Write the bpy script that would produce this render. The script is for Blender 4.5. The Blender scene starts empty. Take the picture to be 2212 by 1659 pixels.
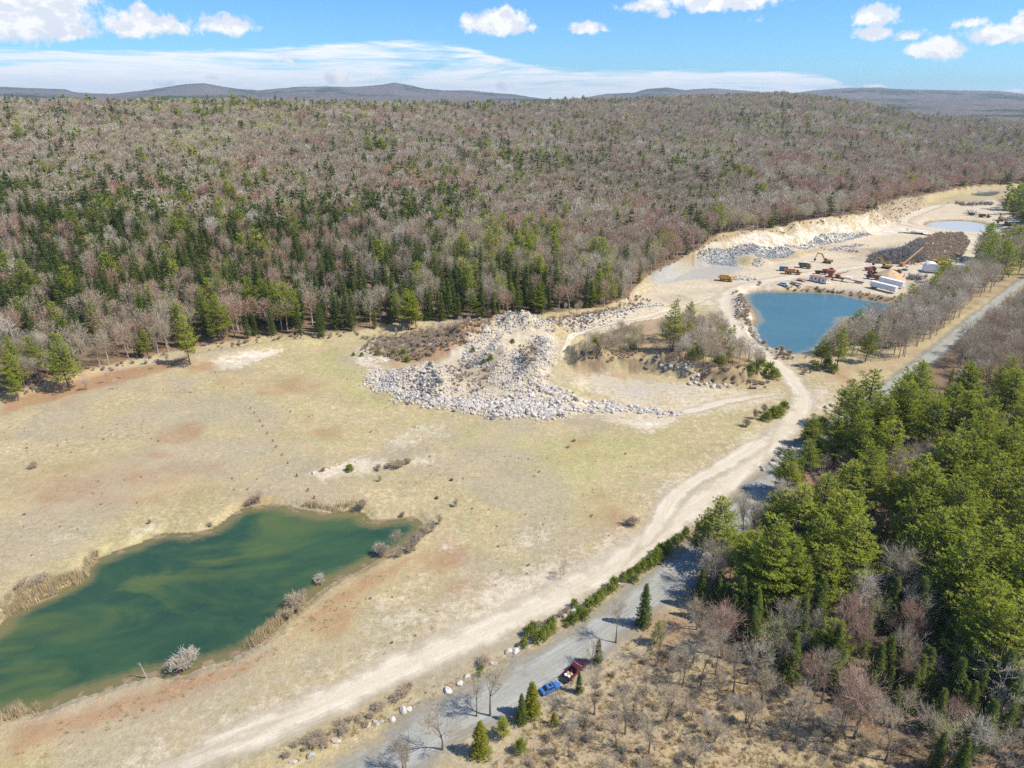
import bpy, math, random
import numpy as np
from mathutils import Vector, Matrix

# ------------------------------------------------------------------ camera, world, sun, exposure
SC = bpy.context.scene
COL = SC.collection
CAM_H = 100.0
PITCH = math.atan(614.5 / 1474.67)          # below the horizontal
cam_data = bpy.data.cameras.new('camera')
cam_data.sensor_width = 36.0
cam_data.lens = 24.0
cam_data.clip_start = 0.5
cam_data.clip_end = 60000.0
cam = bpy.data.objects.new('camera', cam_data)
cam.location = (0, 0, CAM_H)
cam.rotation_euler = (math.pi / 2 - PITCH, 0, 0)
COL.objects.link(cam)
SC.camera = cam

SUN_EL = math.radians(52)
SUN_AZ = math.radians(103)                   # clockwise from +Y (view direction): from the right, a little behind
sun_vec = Vector((math.sin(SUN_AZ) * math.cos(SUN_EL), math.cos(SUN_AZ) * math.cos(SUN_EL), math.sin(SUN_EL)))
sd_ = bpy.data.lights.new('sun', 'SUN')
sd_.energy = 5.0
sd_.angle = math.radians(0.5)
sd_.color = (1.0, 0.93, 0.81)
sun = bpy.data.objects.new('sun', sd_)
sun.rotation_euler = sun_vec.to_track_quat('Z', 'Y').to_euler()
sun.location = (200, -50, 400)
COL.objects.link(sun)

SC.view_settings.view_transform = 'Standard'
SC.view_settings.look = 'None'
SC.view_settings.exposure = 0.20
SC.view_settings.gamma = 1.0
SC.view_settings.use_curve_mapping = False
SC.cycles.max_bounces = 5
SC.cycles.diffuse_bounces = 2
SC.cycles.glossy_bounces = 2
SC.cycles.transmission_bounces = 2
SC.cycles.transparent_max_bounces = 8
SC.cycles.volume_bounces = 0
SC.cycles.use_denoising = False
SC.cycles.sample_clamp_direct = 4.0
SC.cycles.sample_clamp_indirect = 2.0
SC.cycles.caustics_reflective = False
SC.cycles.caustics_refractive = False

CX, CY, FD = 1106.0, 829.5, 1474.67
cp, sp = math.cos(PITCH), math.sin(PITCH)
def ray(u, v):
    dx = u - CX; dv = v - CY
    return dx, FD * cp - dv * sp, -FD * sp - dv * cp
def G(u, v, z=0.0):
    dx, dy, dz = ray(u, v)
    t = (z - CAM_H) / dz
    return dx * t, dy * t

# ---- node helpers
class NT:
    def __init__(s, tree): s.t = tree; s.n = tree.nodes; s.l = tree.links
    def node(s, typ, **kw):
        n = s.n.new(typ)
        for k, v in kw.items(): setattr(n, k, v)
        return n
    def put(s, sock, v):
        if hasattr(v, 'is_output') or isinstance(v, bpy.types.NodeSocket): s.l.new(v, sock)
        elif v is not None: sock.default_value = v
    def math(s, op, a, b=None, c=None, clamp=False):
        n = s.node('ShaderNodeMath', operation=op, use_clamp=clamp)
        s.put(n.inputs[0], a)
        if b is not None: s.put(n.inputs[1], b)
        if c is not None: s.put(n.inputs[2], c)
        return n.outputs[0]
    def sstep(s, x, a, b):
        n = s.node('ShaderNodeMapRange', interpolation_type='SMOOTHSTEP')
        s.put(n.inputs[0], x); n.inputs[1].default_value = a; n.inputs[2].default_value = b
        return n.outputs[0]
    def mix(s, f, a, b, typ='MIX'):
        n = s.node('ShaderNodeMix', data_type='RGBA', blend_type=typ, clamp_factor=True)
        s.put(n.inputs[0], f)
        s.put(n.inputs[6], a if not isinstance(a, tuple) else (*a[:3], 1)); s.put(n.inputs[7], b if not isinstance(b, tuple) else (*b[:3], 1))
        return n.outputs[2]
    def noise(s, vec, scale, detail=3, rough=0.55, dim='3D', dist=0.0):
        n = s.node('ShaderNodeTexNoise', noise_dimensions=dim)
        if vec is not None: s.l.new(vec, n.inputs['Vector'])
        n.inputs['Scale'].default_value = scale; n.inputs['Detail'].default_value = detail
        n.inputs['Roughness'].default_value = rough; n.inputs['Distortion'].default_value = dist
        return n.outputs[0]
    def vscale(s, vec, xyz, off=(0, 0, 0)):
        n = s.node('ShaderNodeMapping'); s.l.new(vec, n.inputs[0])
        n.inputs['Scale'].default_value = xyz; n.inputs['Location'].default_value = off
        return n.outputs[0]
    def ramp(s, f, stops, interp='LINEAR'):
        n = s.node('ShaderNodeValToRGB'); s.put(n.inputs[0], f)
        cr = n.color_ramp; cr.interpolation = interp
        while len(cr.elements) < len(stops): cr.elements.new(0.5)
        for e, (p, c) in zip(cr.elements, stops): e.position = p; e.color = (*c[:3], 1)
        return n.outputs[0]

# ---- world: Nishita sky, thin cirrus and scattered cumulus by direction
world = bpy.data.worlds.new('World'); SC.world = world; world.use_nodes = True
W = NT(world.node_tree); W.n.clear()
wo = W.node('ShaderNodeOutputWorld'); bg = W.node('ShaderNodeBackground')
W.l.new(bg.outputs[0], wo.inputs[0])
sky = W.node('ShaderNodeTexSky', sky_type='NISHITA', sun_disc=False)
sky.sun_elevation = SUN_EL; sky.sun_rotation = SUN_AZ
sky.altitude = 600; sky.air_density = 1.0; sky.dust_density = 0.15; sky.ozone_density = 3.0
SKY_STRENGTH = 0.088
bg.inputs[1].default_value = SKY_STRENGTH
tc = W.node('ShaderNodeTexCoord')
sep = W.node('ShaderNodeSeparateXYZ'); W.l.new(tc.outputs['Generated'], sep.inputs[0])
AZ = W.math('ARCTAN2', sep.outputs[0], sep.outputs[1])
EL = W.math('ARCSINE', sep.outputs[2])
comb = W.node('ShaderNodeCombineXYZ'); W.l.new(AZ, comb.inputs[0]); W.l.new(EL, comb.inputs[1])
P = comb.outputs[0]
def dir_of(u, v):
    dx, dy, dz = ray(u, v)
    return math.atan2(dx, dy), math.asin(dz / math.sqrt(dx * dx + dy * dy + dz * dz))
nz1 = W.noise(P, 20, 6, 0.58, '2D')
nz2 = W.noise(W.vscale(P, (1, 1, 1), (3.1, 7.7, 0)), 90, 4, 0.6, '2D')
nzA = W.math('ADD', W.math('MULTIPLY', W.math('SUBTRACT', nz1, 0.5), 1.35), W.math('MULTIPLY', W.math('SUBTRACT', nz2, 0.5), 0.85))
# (u, v, half width px, half height px, density)
CLOUDS = [(25, 38, 85, 44, 1.15), (85, 14, 75, 40, 1.15), (20, 5, 60, 25, 1.1), (135, 48, 42, 32, 1.05), (172, 66, 28, 16, 1.0), (325, 54, 66, 20, 1.0), (302, 26, 16, 20, .95), (375, 58, 36, 17, .9),
          (497, 55, 42, 17, .95), (1080, 52, 68, 24, 1.15), (1120, 62, 42, 16, .9), (1270, 60, 34, 11, .8), (1400, 12, 55, 14, .8), (1440, 28, 22, 10, .6), (1570, 2, 110, 20, 1.1),
          (1905, 38, 34, 20, .95), (1893, 74, 32, 13, 1.0), (1962, 78, 28, 13, .9), (2012, 108, 46, 17, 1.05), (2095, 50, 26, 9, .65), (2170, 75, 48, 18, 1.05), (2215, 60, 30, 25, 1.0),
          (735, 172, 26, 12, .75), (605, 130, 24, 13, .42), (365, 184, 30, 10, .8), (1090, 189, 18, 8, .65), (460, 168, 16, 8, .6), (1890, 187, 20, 5, .8), (2190, 197, 30, 5, .7), (1640, 42, 16, 9, .3)]
fld = None; topf = None
for (u, v, w, h, dn) in CLOUDS:
    a0, e0 = dir_of(u, v)
    wa, we = w / FD * 1.25, h / FD * 1.3
    da = W.math('MULTIPLY', W.math('SUBTRACT', AZ, a0), 1 / wa)
    de = W.math('MULTIPLY', W.math('SUBTRACT', EL, e0), 1 / we)
    # flatter underside: distance grows faster below
    de2 = W.math('MAXIMUM', de, W.math('MULTIPLY', de, -1.3))
    d = W.math('SQRT', W.math('ADD', W.math('MULTIPLY', da, da), W.math('MULTIPLY', de2, de2)))
    f = W.math('MULTIPLY', W.math('SUBTRACT', 1.15, d), dn)
    fld = f if fld is None else W.math('MAXIMUM', fld, f)
cum = W.sstep(W.math('ADD', W.math('MINIMUM', fld, 0.95), nzA), 0.16, 0.62)
# the rest of the sky dome goes on with the same kind of scattered cumulus, sparser
P3 = W.vscale(tc.outputs['Generated'], (1, 1, 2.2))
dome = W.sstep(W.noise(P3, 5.5, 7, 0.6), 0.60, 0.72)
dome = W.math('MULTIPLY', dome, W.sstep(EL, 0.165, 0.22))
cum = W.math('MAXIMUM', cum, dome)
# shading inside a cloud: white with slightly greyer low parts
cshade = W.noise(W.vscale(P, (1, 1.6, 1), (0.0, 0.012, 0)), 34, 5, 0.6, '2D')
ccol = W.mix(W.sstep(cshade, 0.42, 0.62), (0.74, 0.80, 0.90), (1.0, 1.0, 1.0))
# cirrus: stretched streaks in a band over the hills at left and centre
cir_n = W.noise(W.vscale(P, (1.0, 9.0, 1), (0.3, 0.0, 0)), 4.0, 7, 0.6, '2D', 0.6)
cir_n2 = W.noise(W.vscale(P, (2.4, 34.0, 1), (1.3, 0.4, 0)), 6.0, 5, 0.65, '2D', 0.4)
fl = W.node('ShaderNodeFloatCurve')
W.put(fl.inputs['Value'], W.math('MULTIPLY_ADD', AZ, 1 / 1.6, 0.5))
cm = fl.mapping; cv = cm.curves[0]
tops = [(-0.8, 108), (0, 104), (400, 108), (620, 102), (820, 86), (960, 92), (1100, 128), (1300, 152), (1500, 150), (1760, 158), (1850, 186), (2212, 210)]
pts = [(0.0, dir_of(0, 108)[1] / 0.1)]
for u, v in tops[1:]:
    a, e = dir_of(u, v); pts.append((a / 1.6 + 0.5, e / 0.1))
pts.append((1.0, 0.2))
while len(cv.points) < len(pts): cv.points.new(0.5, 0.5)
for p_, (x_, y_) in zip(cv.points, pts): p_.location = (x_, y_)
cm.update()
topel = W.math('MULTIPLY', fl.outputs[0], 0.1)
below = W.math('SUBTRACT', topel, EL)
cmask = W.sstep(W.math('ADD', below, W.math('MULTIPLY', W.math('SUBTRACT', cir_n2, 0.5), 0.012)), -0.001, 0.006)
cir = W.math('MULTIPLY', cmask, W.math('ADD', W.math('MULTIPLY', W.sstep(cir_n, 0.26, 0.52), 0.80), W.math('MULTIPLY', W.sstep(cir_n2, 0.36, 0.66), 0.36)), clamp=True)
cir = W.math('MULTIPLY', cir, 0.95)
tint = W.node('ShaderNodeMix', data_type='RGBA', blend_type='MULTIPLY'); tint.inputs[0].default_value = 1.0
W.l.new(sky.outputs[0], tint.inputs[6]); tint.inputs[7].default_value = (0.66, 1.16, 1.66, 1)
k = 1 / SKY_STRENGTH
c1 = W.mix(cir, tint.outputs[2], (0.96 * k, 0.98 * k, 1.02 * k))
sc_ = W.node('ShaderNodeVectorMath', operation='SCALE'); W.l.new(ccol, sc_.inputs[0]); sc_.inputs[3].default_value = 0.95 * k
c2 = W.mix(cum, c1, sc_.outputs[0])
W.l.new(c2, bg.inputs[0])
world.cycles.sampling_method = 'MANUAL'; world.cycles.sample_map_resolution = 512

# ------------------------------------------------------------------ numbers for the place
def _hash(ix, iy, seed):
    n = (ix.astype(np.int64) * 374761393 + iy.astype(np.int64) * 668265263 + seed * 1442695041) & 0x7fffffff
    n = (n ^ (n >> 13)) * 1274126177 & 0x7fffffff
    return ((n ^ (n >> 16)) & 0xffff) / 65535.0
def vn(x, y, seed=0):
    ix = np.floor(x); iy = np.floor(y); fx = x - ix; fy = y - iy
    fx = fx * fx * (3 - 2 * fx); fy = fy * fy * (3 - 2 * fy)
    a = _hash(ix, iy, seed); b = _hash(ix + 1, iy, seed); c = _hash(ix, iy + 1, seed); d = _hash(ix + 1, iy + 1, seed)
    return (a + (b - a) * fx) * (1 - fy) + (c + (d - c) * fx) * fy
def fbm(x, y, seed=0, o=4, g=0.5):
    s = 0.0; a = 1.0; t = 0.0
    for i in range(o):
        s = s + a * vn(x * 2 ** i + 17.3 * i, y * 2 ** i - 9.1 * i, seed + i); t += a; a *= g
    return s / t                                     # 0..1
def sm(t):
    t = np.clip(t, 0, 1); return t * t * (3 - 2 * t)
def dseg(px, py, pts, closed=False):
    """distance to a polyline"""
    P_ = np.asarray(pts, float); n = len(P_); best = np.full(px.shape, 1e9)
    for i in range(n if closed else n - 1):
        a = P_[i]; b = P_[(i + 1) % n]; d = b - a; L = max(1e-9, d @ d)
        t = np.clip(((px - a[0]) * d[0] + (py - a[1]) * d[1]) / L, 0, 1)
        best = np.minimum(best, (px - a[0] - t * d[0]) ** 2 + (py - a[1] - t * d[1]) ** 2)
    return np.sqrt(best)
def inpoly(px, py, pts):
    P_ = np.asarray(pts, float); n = len(P_); c = np.zeros(px.shape, bool); j = n - 1
    for i in range(n):
        xi, yi = P_[i]; xj, yj = P_[j]
        with np.errstate(divide='ignore', invalid='ignore'):
            t = ((yi > py) != (yj > py)) & (px < (xj - xi) * (py - yi) / (yj - yi + 1e-12) + xi)
        c ^= t; j = i
    return c
def sdp(px, py, pts, reach=60.0):
    """signed distance to a polygon (negative inside), exact within reach of its box"""
    P_ = np.asarray(pts, float)
    x0, y0 = P_.min(0) - reach; x1, y1 = P_.max(0) + reach
    out = np.full(px.shape, reach)
    m = (px > x0) & (px < x1) & (py > y0) & (py < y1)
    if m.any():
        d = dseg(px[m], py[m], P_, True)
        out[m] = np.where(inpoly(px[m], py[m], P_), -d, np.minimum(d, reach))
    return out
def smooth_poly(pts, it=2, closed=True):
    P_ = [tuple(p) for p in pts]
    for _ in range(it):
        q = []; n = len(P_)
        for i in range(n if closed else n - 1):
            a = P_[i]; b = P_[(i + 1) % n]
            q.append((a[0] * .75 + b[0] * .25, a[1] * .75 + b[1] * .25)); q.append((a[0] * .25 + b[0] * .75, a[1] * .25 + b[1] * .75))
        if not closed: q = [P_[0]] + q + [P_[-1]]
        P_ = q
    return P_

# ---- ponds (outlines read off the photograph, then carried to the ground)
pa = [(-60, 1400), (0, 1363), (20, 1333), (67, 1303), (140, 1276), (182, 1249), (187, 1223), (233, 1201), (287, 1184), (350, 1156), (383, 1156), (423, 1156), (467, 1143), (500, 1118),
      (517, 1105), (547, 1095), (617, 1095), (640, 1103), (700, 1113), (737, 1110), (765, 1106), (784, 1113), (790, 1126), (820, 1129), (884, 1120), (903, 1126), (910, 1142), (894, 1161),
      (867, 1180), (830, 1197), (804, 1210), (770, 1230), (737, 1243), (690, 1268), (660, 1296), (630, 1322), (575, 1375), (537, 1396), (510, 1411), (480, 1426), (443, 1431), (417, 1443),
      (367, 1459), (345, 1454), (277, 1469), (233, 1483), (200, 1493), (160, 1503), (117, 1523), (67, 1536), (0, 1541), (-90, 1600), (-420, 1640), (-520, 1480), (-260, 1420)]
pb = [(410, 240), (500, 228), (640, 230), (900, 238), (1040, 250), (1150, 280), (1300, 300), (1390, 320), (1390, 350), (1330, 380), (1250, 412), (1180, 400), (1080, 398), (1010, 405), (1020, 450),
      (980, 480), (950, 520), (930, 560), (860, 600), (800, 635), (680, 642), (560, 610), (500, 570), (450, 500), (460, 450), (490, 420), (480, 370), (430, 320), (402, 275)]
pb = [(1475 + x / 3, 553 + y / 3) for x, y in pb]
m3 = lambda x, y: (1800 + x * .18662, 403.2 + y * .18662)
pc = [m3(*q) for q in [(1080, 440), (1130, 410), (1400, 395), (1650, 410), (1830, 460), (1960, 510), (1960, 545), (1700, 545), (1400, 520), (1250, 495), (1080, 470)]]
pd = [m3(*q) for q in [(430, 740), (560, 725), (700, 708), (690, 745), (660, 768), (440, 755)]]
pe = [m3(*q) for q in [(1560, 100), (1640, 72), (1860, 55), (1930, 60), (1900, 85), (1760, 120)]]
PONDS = []
for nm, pts, lv, bank, it in [('a', pa, -1.2, 3.2, 1), ('b', pb, -2.2, 6.0, 2), ('c', pc, -2.0, 7.0, 1), ('d', pd, -0.25, 8.0, 1), ('e', pe, -1.5, 8.0, 1)]:
    PONDS.append((nm, smooth_poly([G(u, v, lv) for u, v in pts], it), lv, bank))

# ---- foot and rim of the slope below the forest: (u, v of the foot, v of the rim, rim height)
EDGE = [(-700, 1010, 1008, .5), (-300, 945, 943, 1), (0, 868, 866, 1), (180, 815, 813, 1), (400, 765, 763, 1), (560, 738, 736, 1), (760, 728, 726, 1), (870, 706, 704, 1), (1037, 699, 697, 1), (1170, 686, 684, 1),
        (1304, 672, 670, 1), (1352, 655, 648, 2), (1400, 628, 598, 4), (1450, 606, 572, 7), (1500, 577, 545, 9), (1550, 574, 520, 12), (1620, 570, 503, 13), (1720, 551, 486, 14),
        (1800, 528, 476, 14), (1872, 510, 460, 14), (1905, 495, 441, 12), (1935, 483, 430, 12), (1987, 452, 424, 8), (2030, 428, 416, 5), (2100, 412, 404, 3), (2212, 402, 398, 1), (2700, 392, 389, 1)]
_az = []; _rt = []; _rr = []; _hb = []
for u, vt, vr, h in EDGE:
    x, y = G(u, vt); x2, y2 = G(u, vr, h)
    _az.append(math.atan2((x + x2) / 2, (y + y2) / 2)); _rt.append(math.hypot(x, y)); _rr.append(math.hypot(x2, y2)); _hb.append(h)
# ridge of the wooded hill: (u, distance, canopy row in the photograph)
RIDGE = [(-900, 950, 214), (0, 1080, 216), (550, 1150, 214), (1100, 1320, 224), (1400, 1700, 212), (1560, 2000, 204), (1690, 2200, 199), (1760, 2150, 207), (1850, 2100, 220), (1908, 2000, 230), (1975, 1900, 245), (2060, 1850, 252), (2212, 1750, 266), (2700, 1700, 275)]
_ra = []; _rd = []; _rz = []
for u, r, v in RIDGE:
    a, e = dir_of(u, v); _ra.append(a); _rd.append(r); _rz.append(CAM_H + r * math.tan(e) - 17)
def az_r(x, y): return np.arctan2(x, y), np.hypot(x, y)

def line_h(x, y, uv, h, w, p=1.3):
    pts = [G(*q) for q in uv]
    if len(pts) == 1: d = np.hypot(x - pts[0][0], y - pts[0][1])
    else: d = dseg(x, y, pts)
    return h * np.clip(1 - d / w, 0, 1) ** p
PLAT = smooth_poly([G(u, v) for u, v in [(1248, 798), (1262, 772), (1300, 748), (1330, 720), (1420, 700), (1490, 690), (1545, 716), (1580, 760), (1650, 800), (1640, 830), (1560, 832), (1500, 822), (1440, 800), (1380, 808), (1320, 800), (1290, 812)]], 1)
SPIT = [m3(*q) for q in [(60, 1540), (250, 1530), (470, 1560), (560, 1500), (700, 1700), (300, 1720), (90, 1660)]]
def TZ(x, y):
    x = np.asarray(x, float); y = np.asarray(y, float)
    a, r = az_r(x, y)
    rt = np.interp(a, _az, _rt); rr = np.interp(a, _az, _rr); hb = np.interp(a, _az, _hb)
    rd = np.interp(a, _ra, _rd); rz = np.interp(a, _ra, _rz)
    wob = (fbm(x / 11, y / 11, 5, 4) - 0.5) * 12 * np.clip((hb - 3) / 6, 0, 1)
    t = np.clip((r + wob - rt) / np.maximum(rr - rt, 1.0), 0, 1)
    z = hb * (0.35 * t + 0.65 * sm(t))
    t2 = np.clip((r - rr) / np.maximum(rd - rr, 10), 0, 1)
    z = z + (rz - hb) * np.where(t2 < 1, t2 ** 1.05, 1)
    t3 = np.clip((r - rd) / 900, 0, 1)
    z = z - (rz - 35) * sm(t3) * np.where(rz > 35, 1, 0)
    inw = np.clip((r - rr) / 120, 0, 1)
    z = z + inw * ((fbm(x / 240, y / 240, 11, 3) - 0.5) * 26 * (1 - sm(t2 * 3 - 2)) + (fbm(x / 60, y / 60, 12, 2) - 0.5) * 5)
    # field: slow swell
    flat = np.clip(1 - (r - rt + 10) / 10, 0, 1)
    z = z + flat * (fbm(x / 45, y / 45, 3, 2) - 0.5) * 0.7
    near = (r < 700)
    m = near
    if m.any():
        xm = x[m] if x.ndim else x; ym = y[m] if x.ndim else y
        h = np.zeros(xm.shape)
        rough = 0.65 + 0.7 * fbm(xm / 5, ym / 5, 21, 3)
        # rubble heap and its dirt cone
        h = np.maximum(h, line_h(xm, ym, [(1000, 750), (1050, 735), (1100, 728), (1150, 725)], 9.5, 24, 1.1) * (0.35 + 1.3 * fbm(xm / 7, ym / 7, 22, 4)))
        h = np.maximum(h, line_h(xm, ym, [(1080, 750), (1095, 780), (1130, 800), (1160, 825)], 6.0, 20, 1.1) * (0.35 + 1.3 * fbm(xm / 6, ym / 6, 23, 4)))
        h = np.maximum(h, line_h(xm, ym, [(895, 822), (925, 815), (945, 835)], 6.5, 13, 0.9) * rough)
        h = np.maximum(h, line_h(xm, ym, [(1160, 735), (1185, 770), (1180, 800)], 5, 14, 1.1) * rough)
        h = np.maximum(h, line_h(xm, ym, [(850, 850), (1000, 880), (1180, 885), (1240, 870)], 1.6, 8, 1.0) * rough)
        h = np.maximum(h, line_h(xm, ym, [(1200, 700), (1330, 680), (1420, 672)], 2.5, 10, 1.0) * rough)
        h = np.maximum(h, line_h(xm, ym, [(700, 1010), (760, 1000), (840, 1005), (930, 985)], 0.9, 7, 1.0) * rough)
        s = sdp(xm, ym, PLAT)
        gul = (fbm(xm / 4, ym / 4, 31, 3) - 0.5) * 5
        south = 5.2 * sm((-s + gul) / 3.6)
        h = np.maximum(h, south * (0.8 + 0.3 * fbm(xm / 12, ym / 12, 32, 2)))
        rg2 = 0.45 + 1.1 * np.abs(fbm(xm / 3.2, ym / 3.2, 33, 3) - 0.5) * 2 + 0.3 * rough
        h = np.maximum(h, line_h(xm, ym, [(1255, 775), (1270, 790), (1300, 790)], 7.5, 11, .9) * rg2)
        h = np.maximum(h, line_h(xm, ym, [(1390, 795), (1440, 800), (1490, 812)], 6.0, 6, .8) * rg2)
        h = np.maximum(h, line_h(xm, ym, [(1510, 560), (1560, 552), (1640, 546), (1700, 548)], 3.5, 16, 1.1) * rough)
        h = np.maximum(h, line_h(xm, ym, [(1715, 530), (1770, 520), (1860, 508)], 3.5, 13, 1.1) * rough)
        h = np.maximum(h, line_h(xm, ym, [(1622, 568), (1645, 568)], 3.5, 9, 1.0) * rough)
        # old bank at the top of the field
        h = np.maximum(h, line_h(xm, ym, [(420, 776), (520, 762), (600, 748), (660, 742)], 2.2, 8, 1.0))
        # berm round the blue pond and roadside berm
        h = np.maximum(h, line_h(xm, ym, [(1600, 628), (1598, 670), (1620, 700), (1640, 735), (1690, 765)], 1.8, 5, 1.0) * rough)
        h = np.maximum(h, line_h(xm, ym, [(1640, 622), (1760, 628), (1850, 640), (1930, 655)], 2.0, 9, 1.0) * rough)
        if x.ndim: z[m] = z[m] + h
        else: z = z + h
    for nm, poly, lv, bank in PONDS:
        s = sdp(x, y, poly, 60)
        s = s + (fbm(x / 2.2, y / 2.2, 41, 2) - 0.5) * (1.2 if nm == 'a' else 2.0)
        base = z
        up = sm(np.clip(s / bank, 0, 1))
        inside = lv - 0.02 - np.clip(-s * 0.4, 0, 3)
        z = np.where(s >= 0, lv * (1 - up) + base * up, inside)
    return z
def tz1(x, y): return float(TZ(np.array([x]), np.array([y]))[0])
def hits(uv, h=0.0):
    """where the sight lines through these photo points meet the ground (or h above it)"""
    uv = np.asarray(uv, float).reshape(-1, 2)
    dx, dy, dz = ray(uv[:, 0], uv[:, 1])
    L = np.hypot(dx, dy); dx, dy, dz = dx / L, dy / L, dz / L
    rs = np.concatenate([np.arange(60, 1000, 1.5), np.arange(1000, 3000, 6)])
    X = dx[:, None] * rs; Y = dy[:, None] * rs; Z = CAM_H + dz[:, None] * rs
    T = TZ(X.ravel(), Y.ravel()).reshape(X.shape) + h
    below_ = Z <= T
    k_ = np.where(below_.any(1), below_.argmax(1), len(rs) - 1)
    r_ = rs[k_]
    return [(float(dx[i] * r_[i]), float(dy[i] * r_[i])) for i in range(len(uv))]
def project(x, y, z):
    x = np.asarray(x, float); y = np.asarray(y, float); zz = np.asarray(z, float) - CAM_H
    d = y * cp - zz * sp
    return CX + FD * x / d, CY - FD * (y * sp + zz * cp) / d, d
# ------------------------------------------------------------------ materials
def new_mat(name):
    m = bpy.data.materials.new(name); m.use_nodes = True
    t = NT(m.node_tree); t.n.clear()
    out = t.node('ShaderNodeOutputMaterial')
    return m, t, out
def pos(t): return t.node('ShaderNodeNewGeometry').outputs['Position']
def principled(t, out, col, rough=0.9, spec=0.2, metal=0.0, normal=None):
    p = t.node('ShaderNodeBsdfPrincipled')
    t.put(p.inputs['Base Color'], col if not isinstance(col, tuple) else (*col[:3], 1))
    t.put(p.inputs['Roughness'], rough); p.inputs['Metallic'].default_value = metal
    p.inputs['Specular IOR Level'].default_value = spec
    if normal is not None: t.l.new(normal, p.inputs['Normal'])
    t.l.new(p.outputs[0], out.inputs[0])
    return p
def bump(t, h, strength=0.5, dist=0.2):
    b = t.node('ShaderNodeBump'); b.inputs['Strength'].default_value = strength; b.inputs['Distance'].default_value = dist
    t.l.new(h, b.inputs['Height']); return b.outputs[0]
_mats = {}
def flat_mat(name, col, rough=0.6, spec=0.3, metal=0.0, var=0.12, scale=1.2, dirt=None):
    """one paint or raw material: base colour with wear from noise"""
    if name in _mats: return _mats[name]
    m, t, out = new_mat(name)
    n = t.noise(t.node('ShaderNodeTexCoord').outputs['Object'], scale, 4, 0.6)
    c = t.mix(t.sstep(n, 0.3, 0.7), tuple(x * (1 - var) for x in col), tuple(min(1, x * (1 + var)) for x in col))
    if dirt:
        n2 = t.noise(t.node('ShaderNodeTexCoord').outputs['Object'], scale * 2.3, 5, 0.7)
        c = t.mix(t.math('MULTIPLY', t.sstep(n2, 0.5, 0.72), 0.8), c, dirt)
    principled(t, out, c, rough, spec, metal)
    _mats[name] = m; return m

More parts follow.
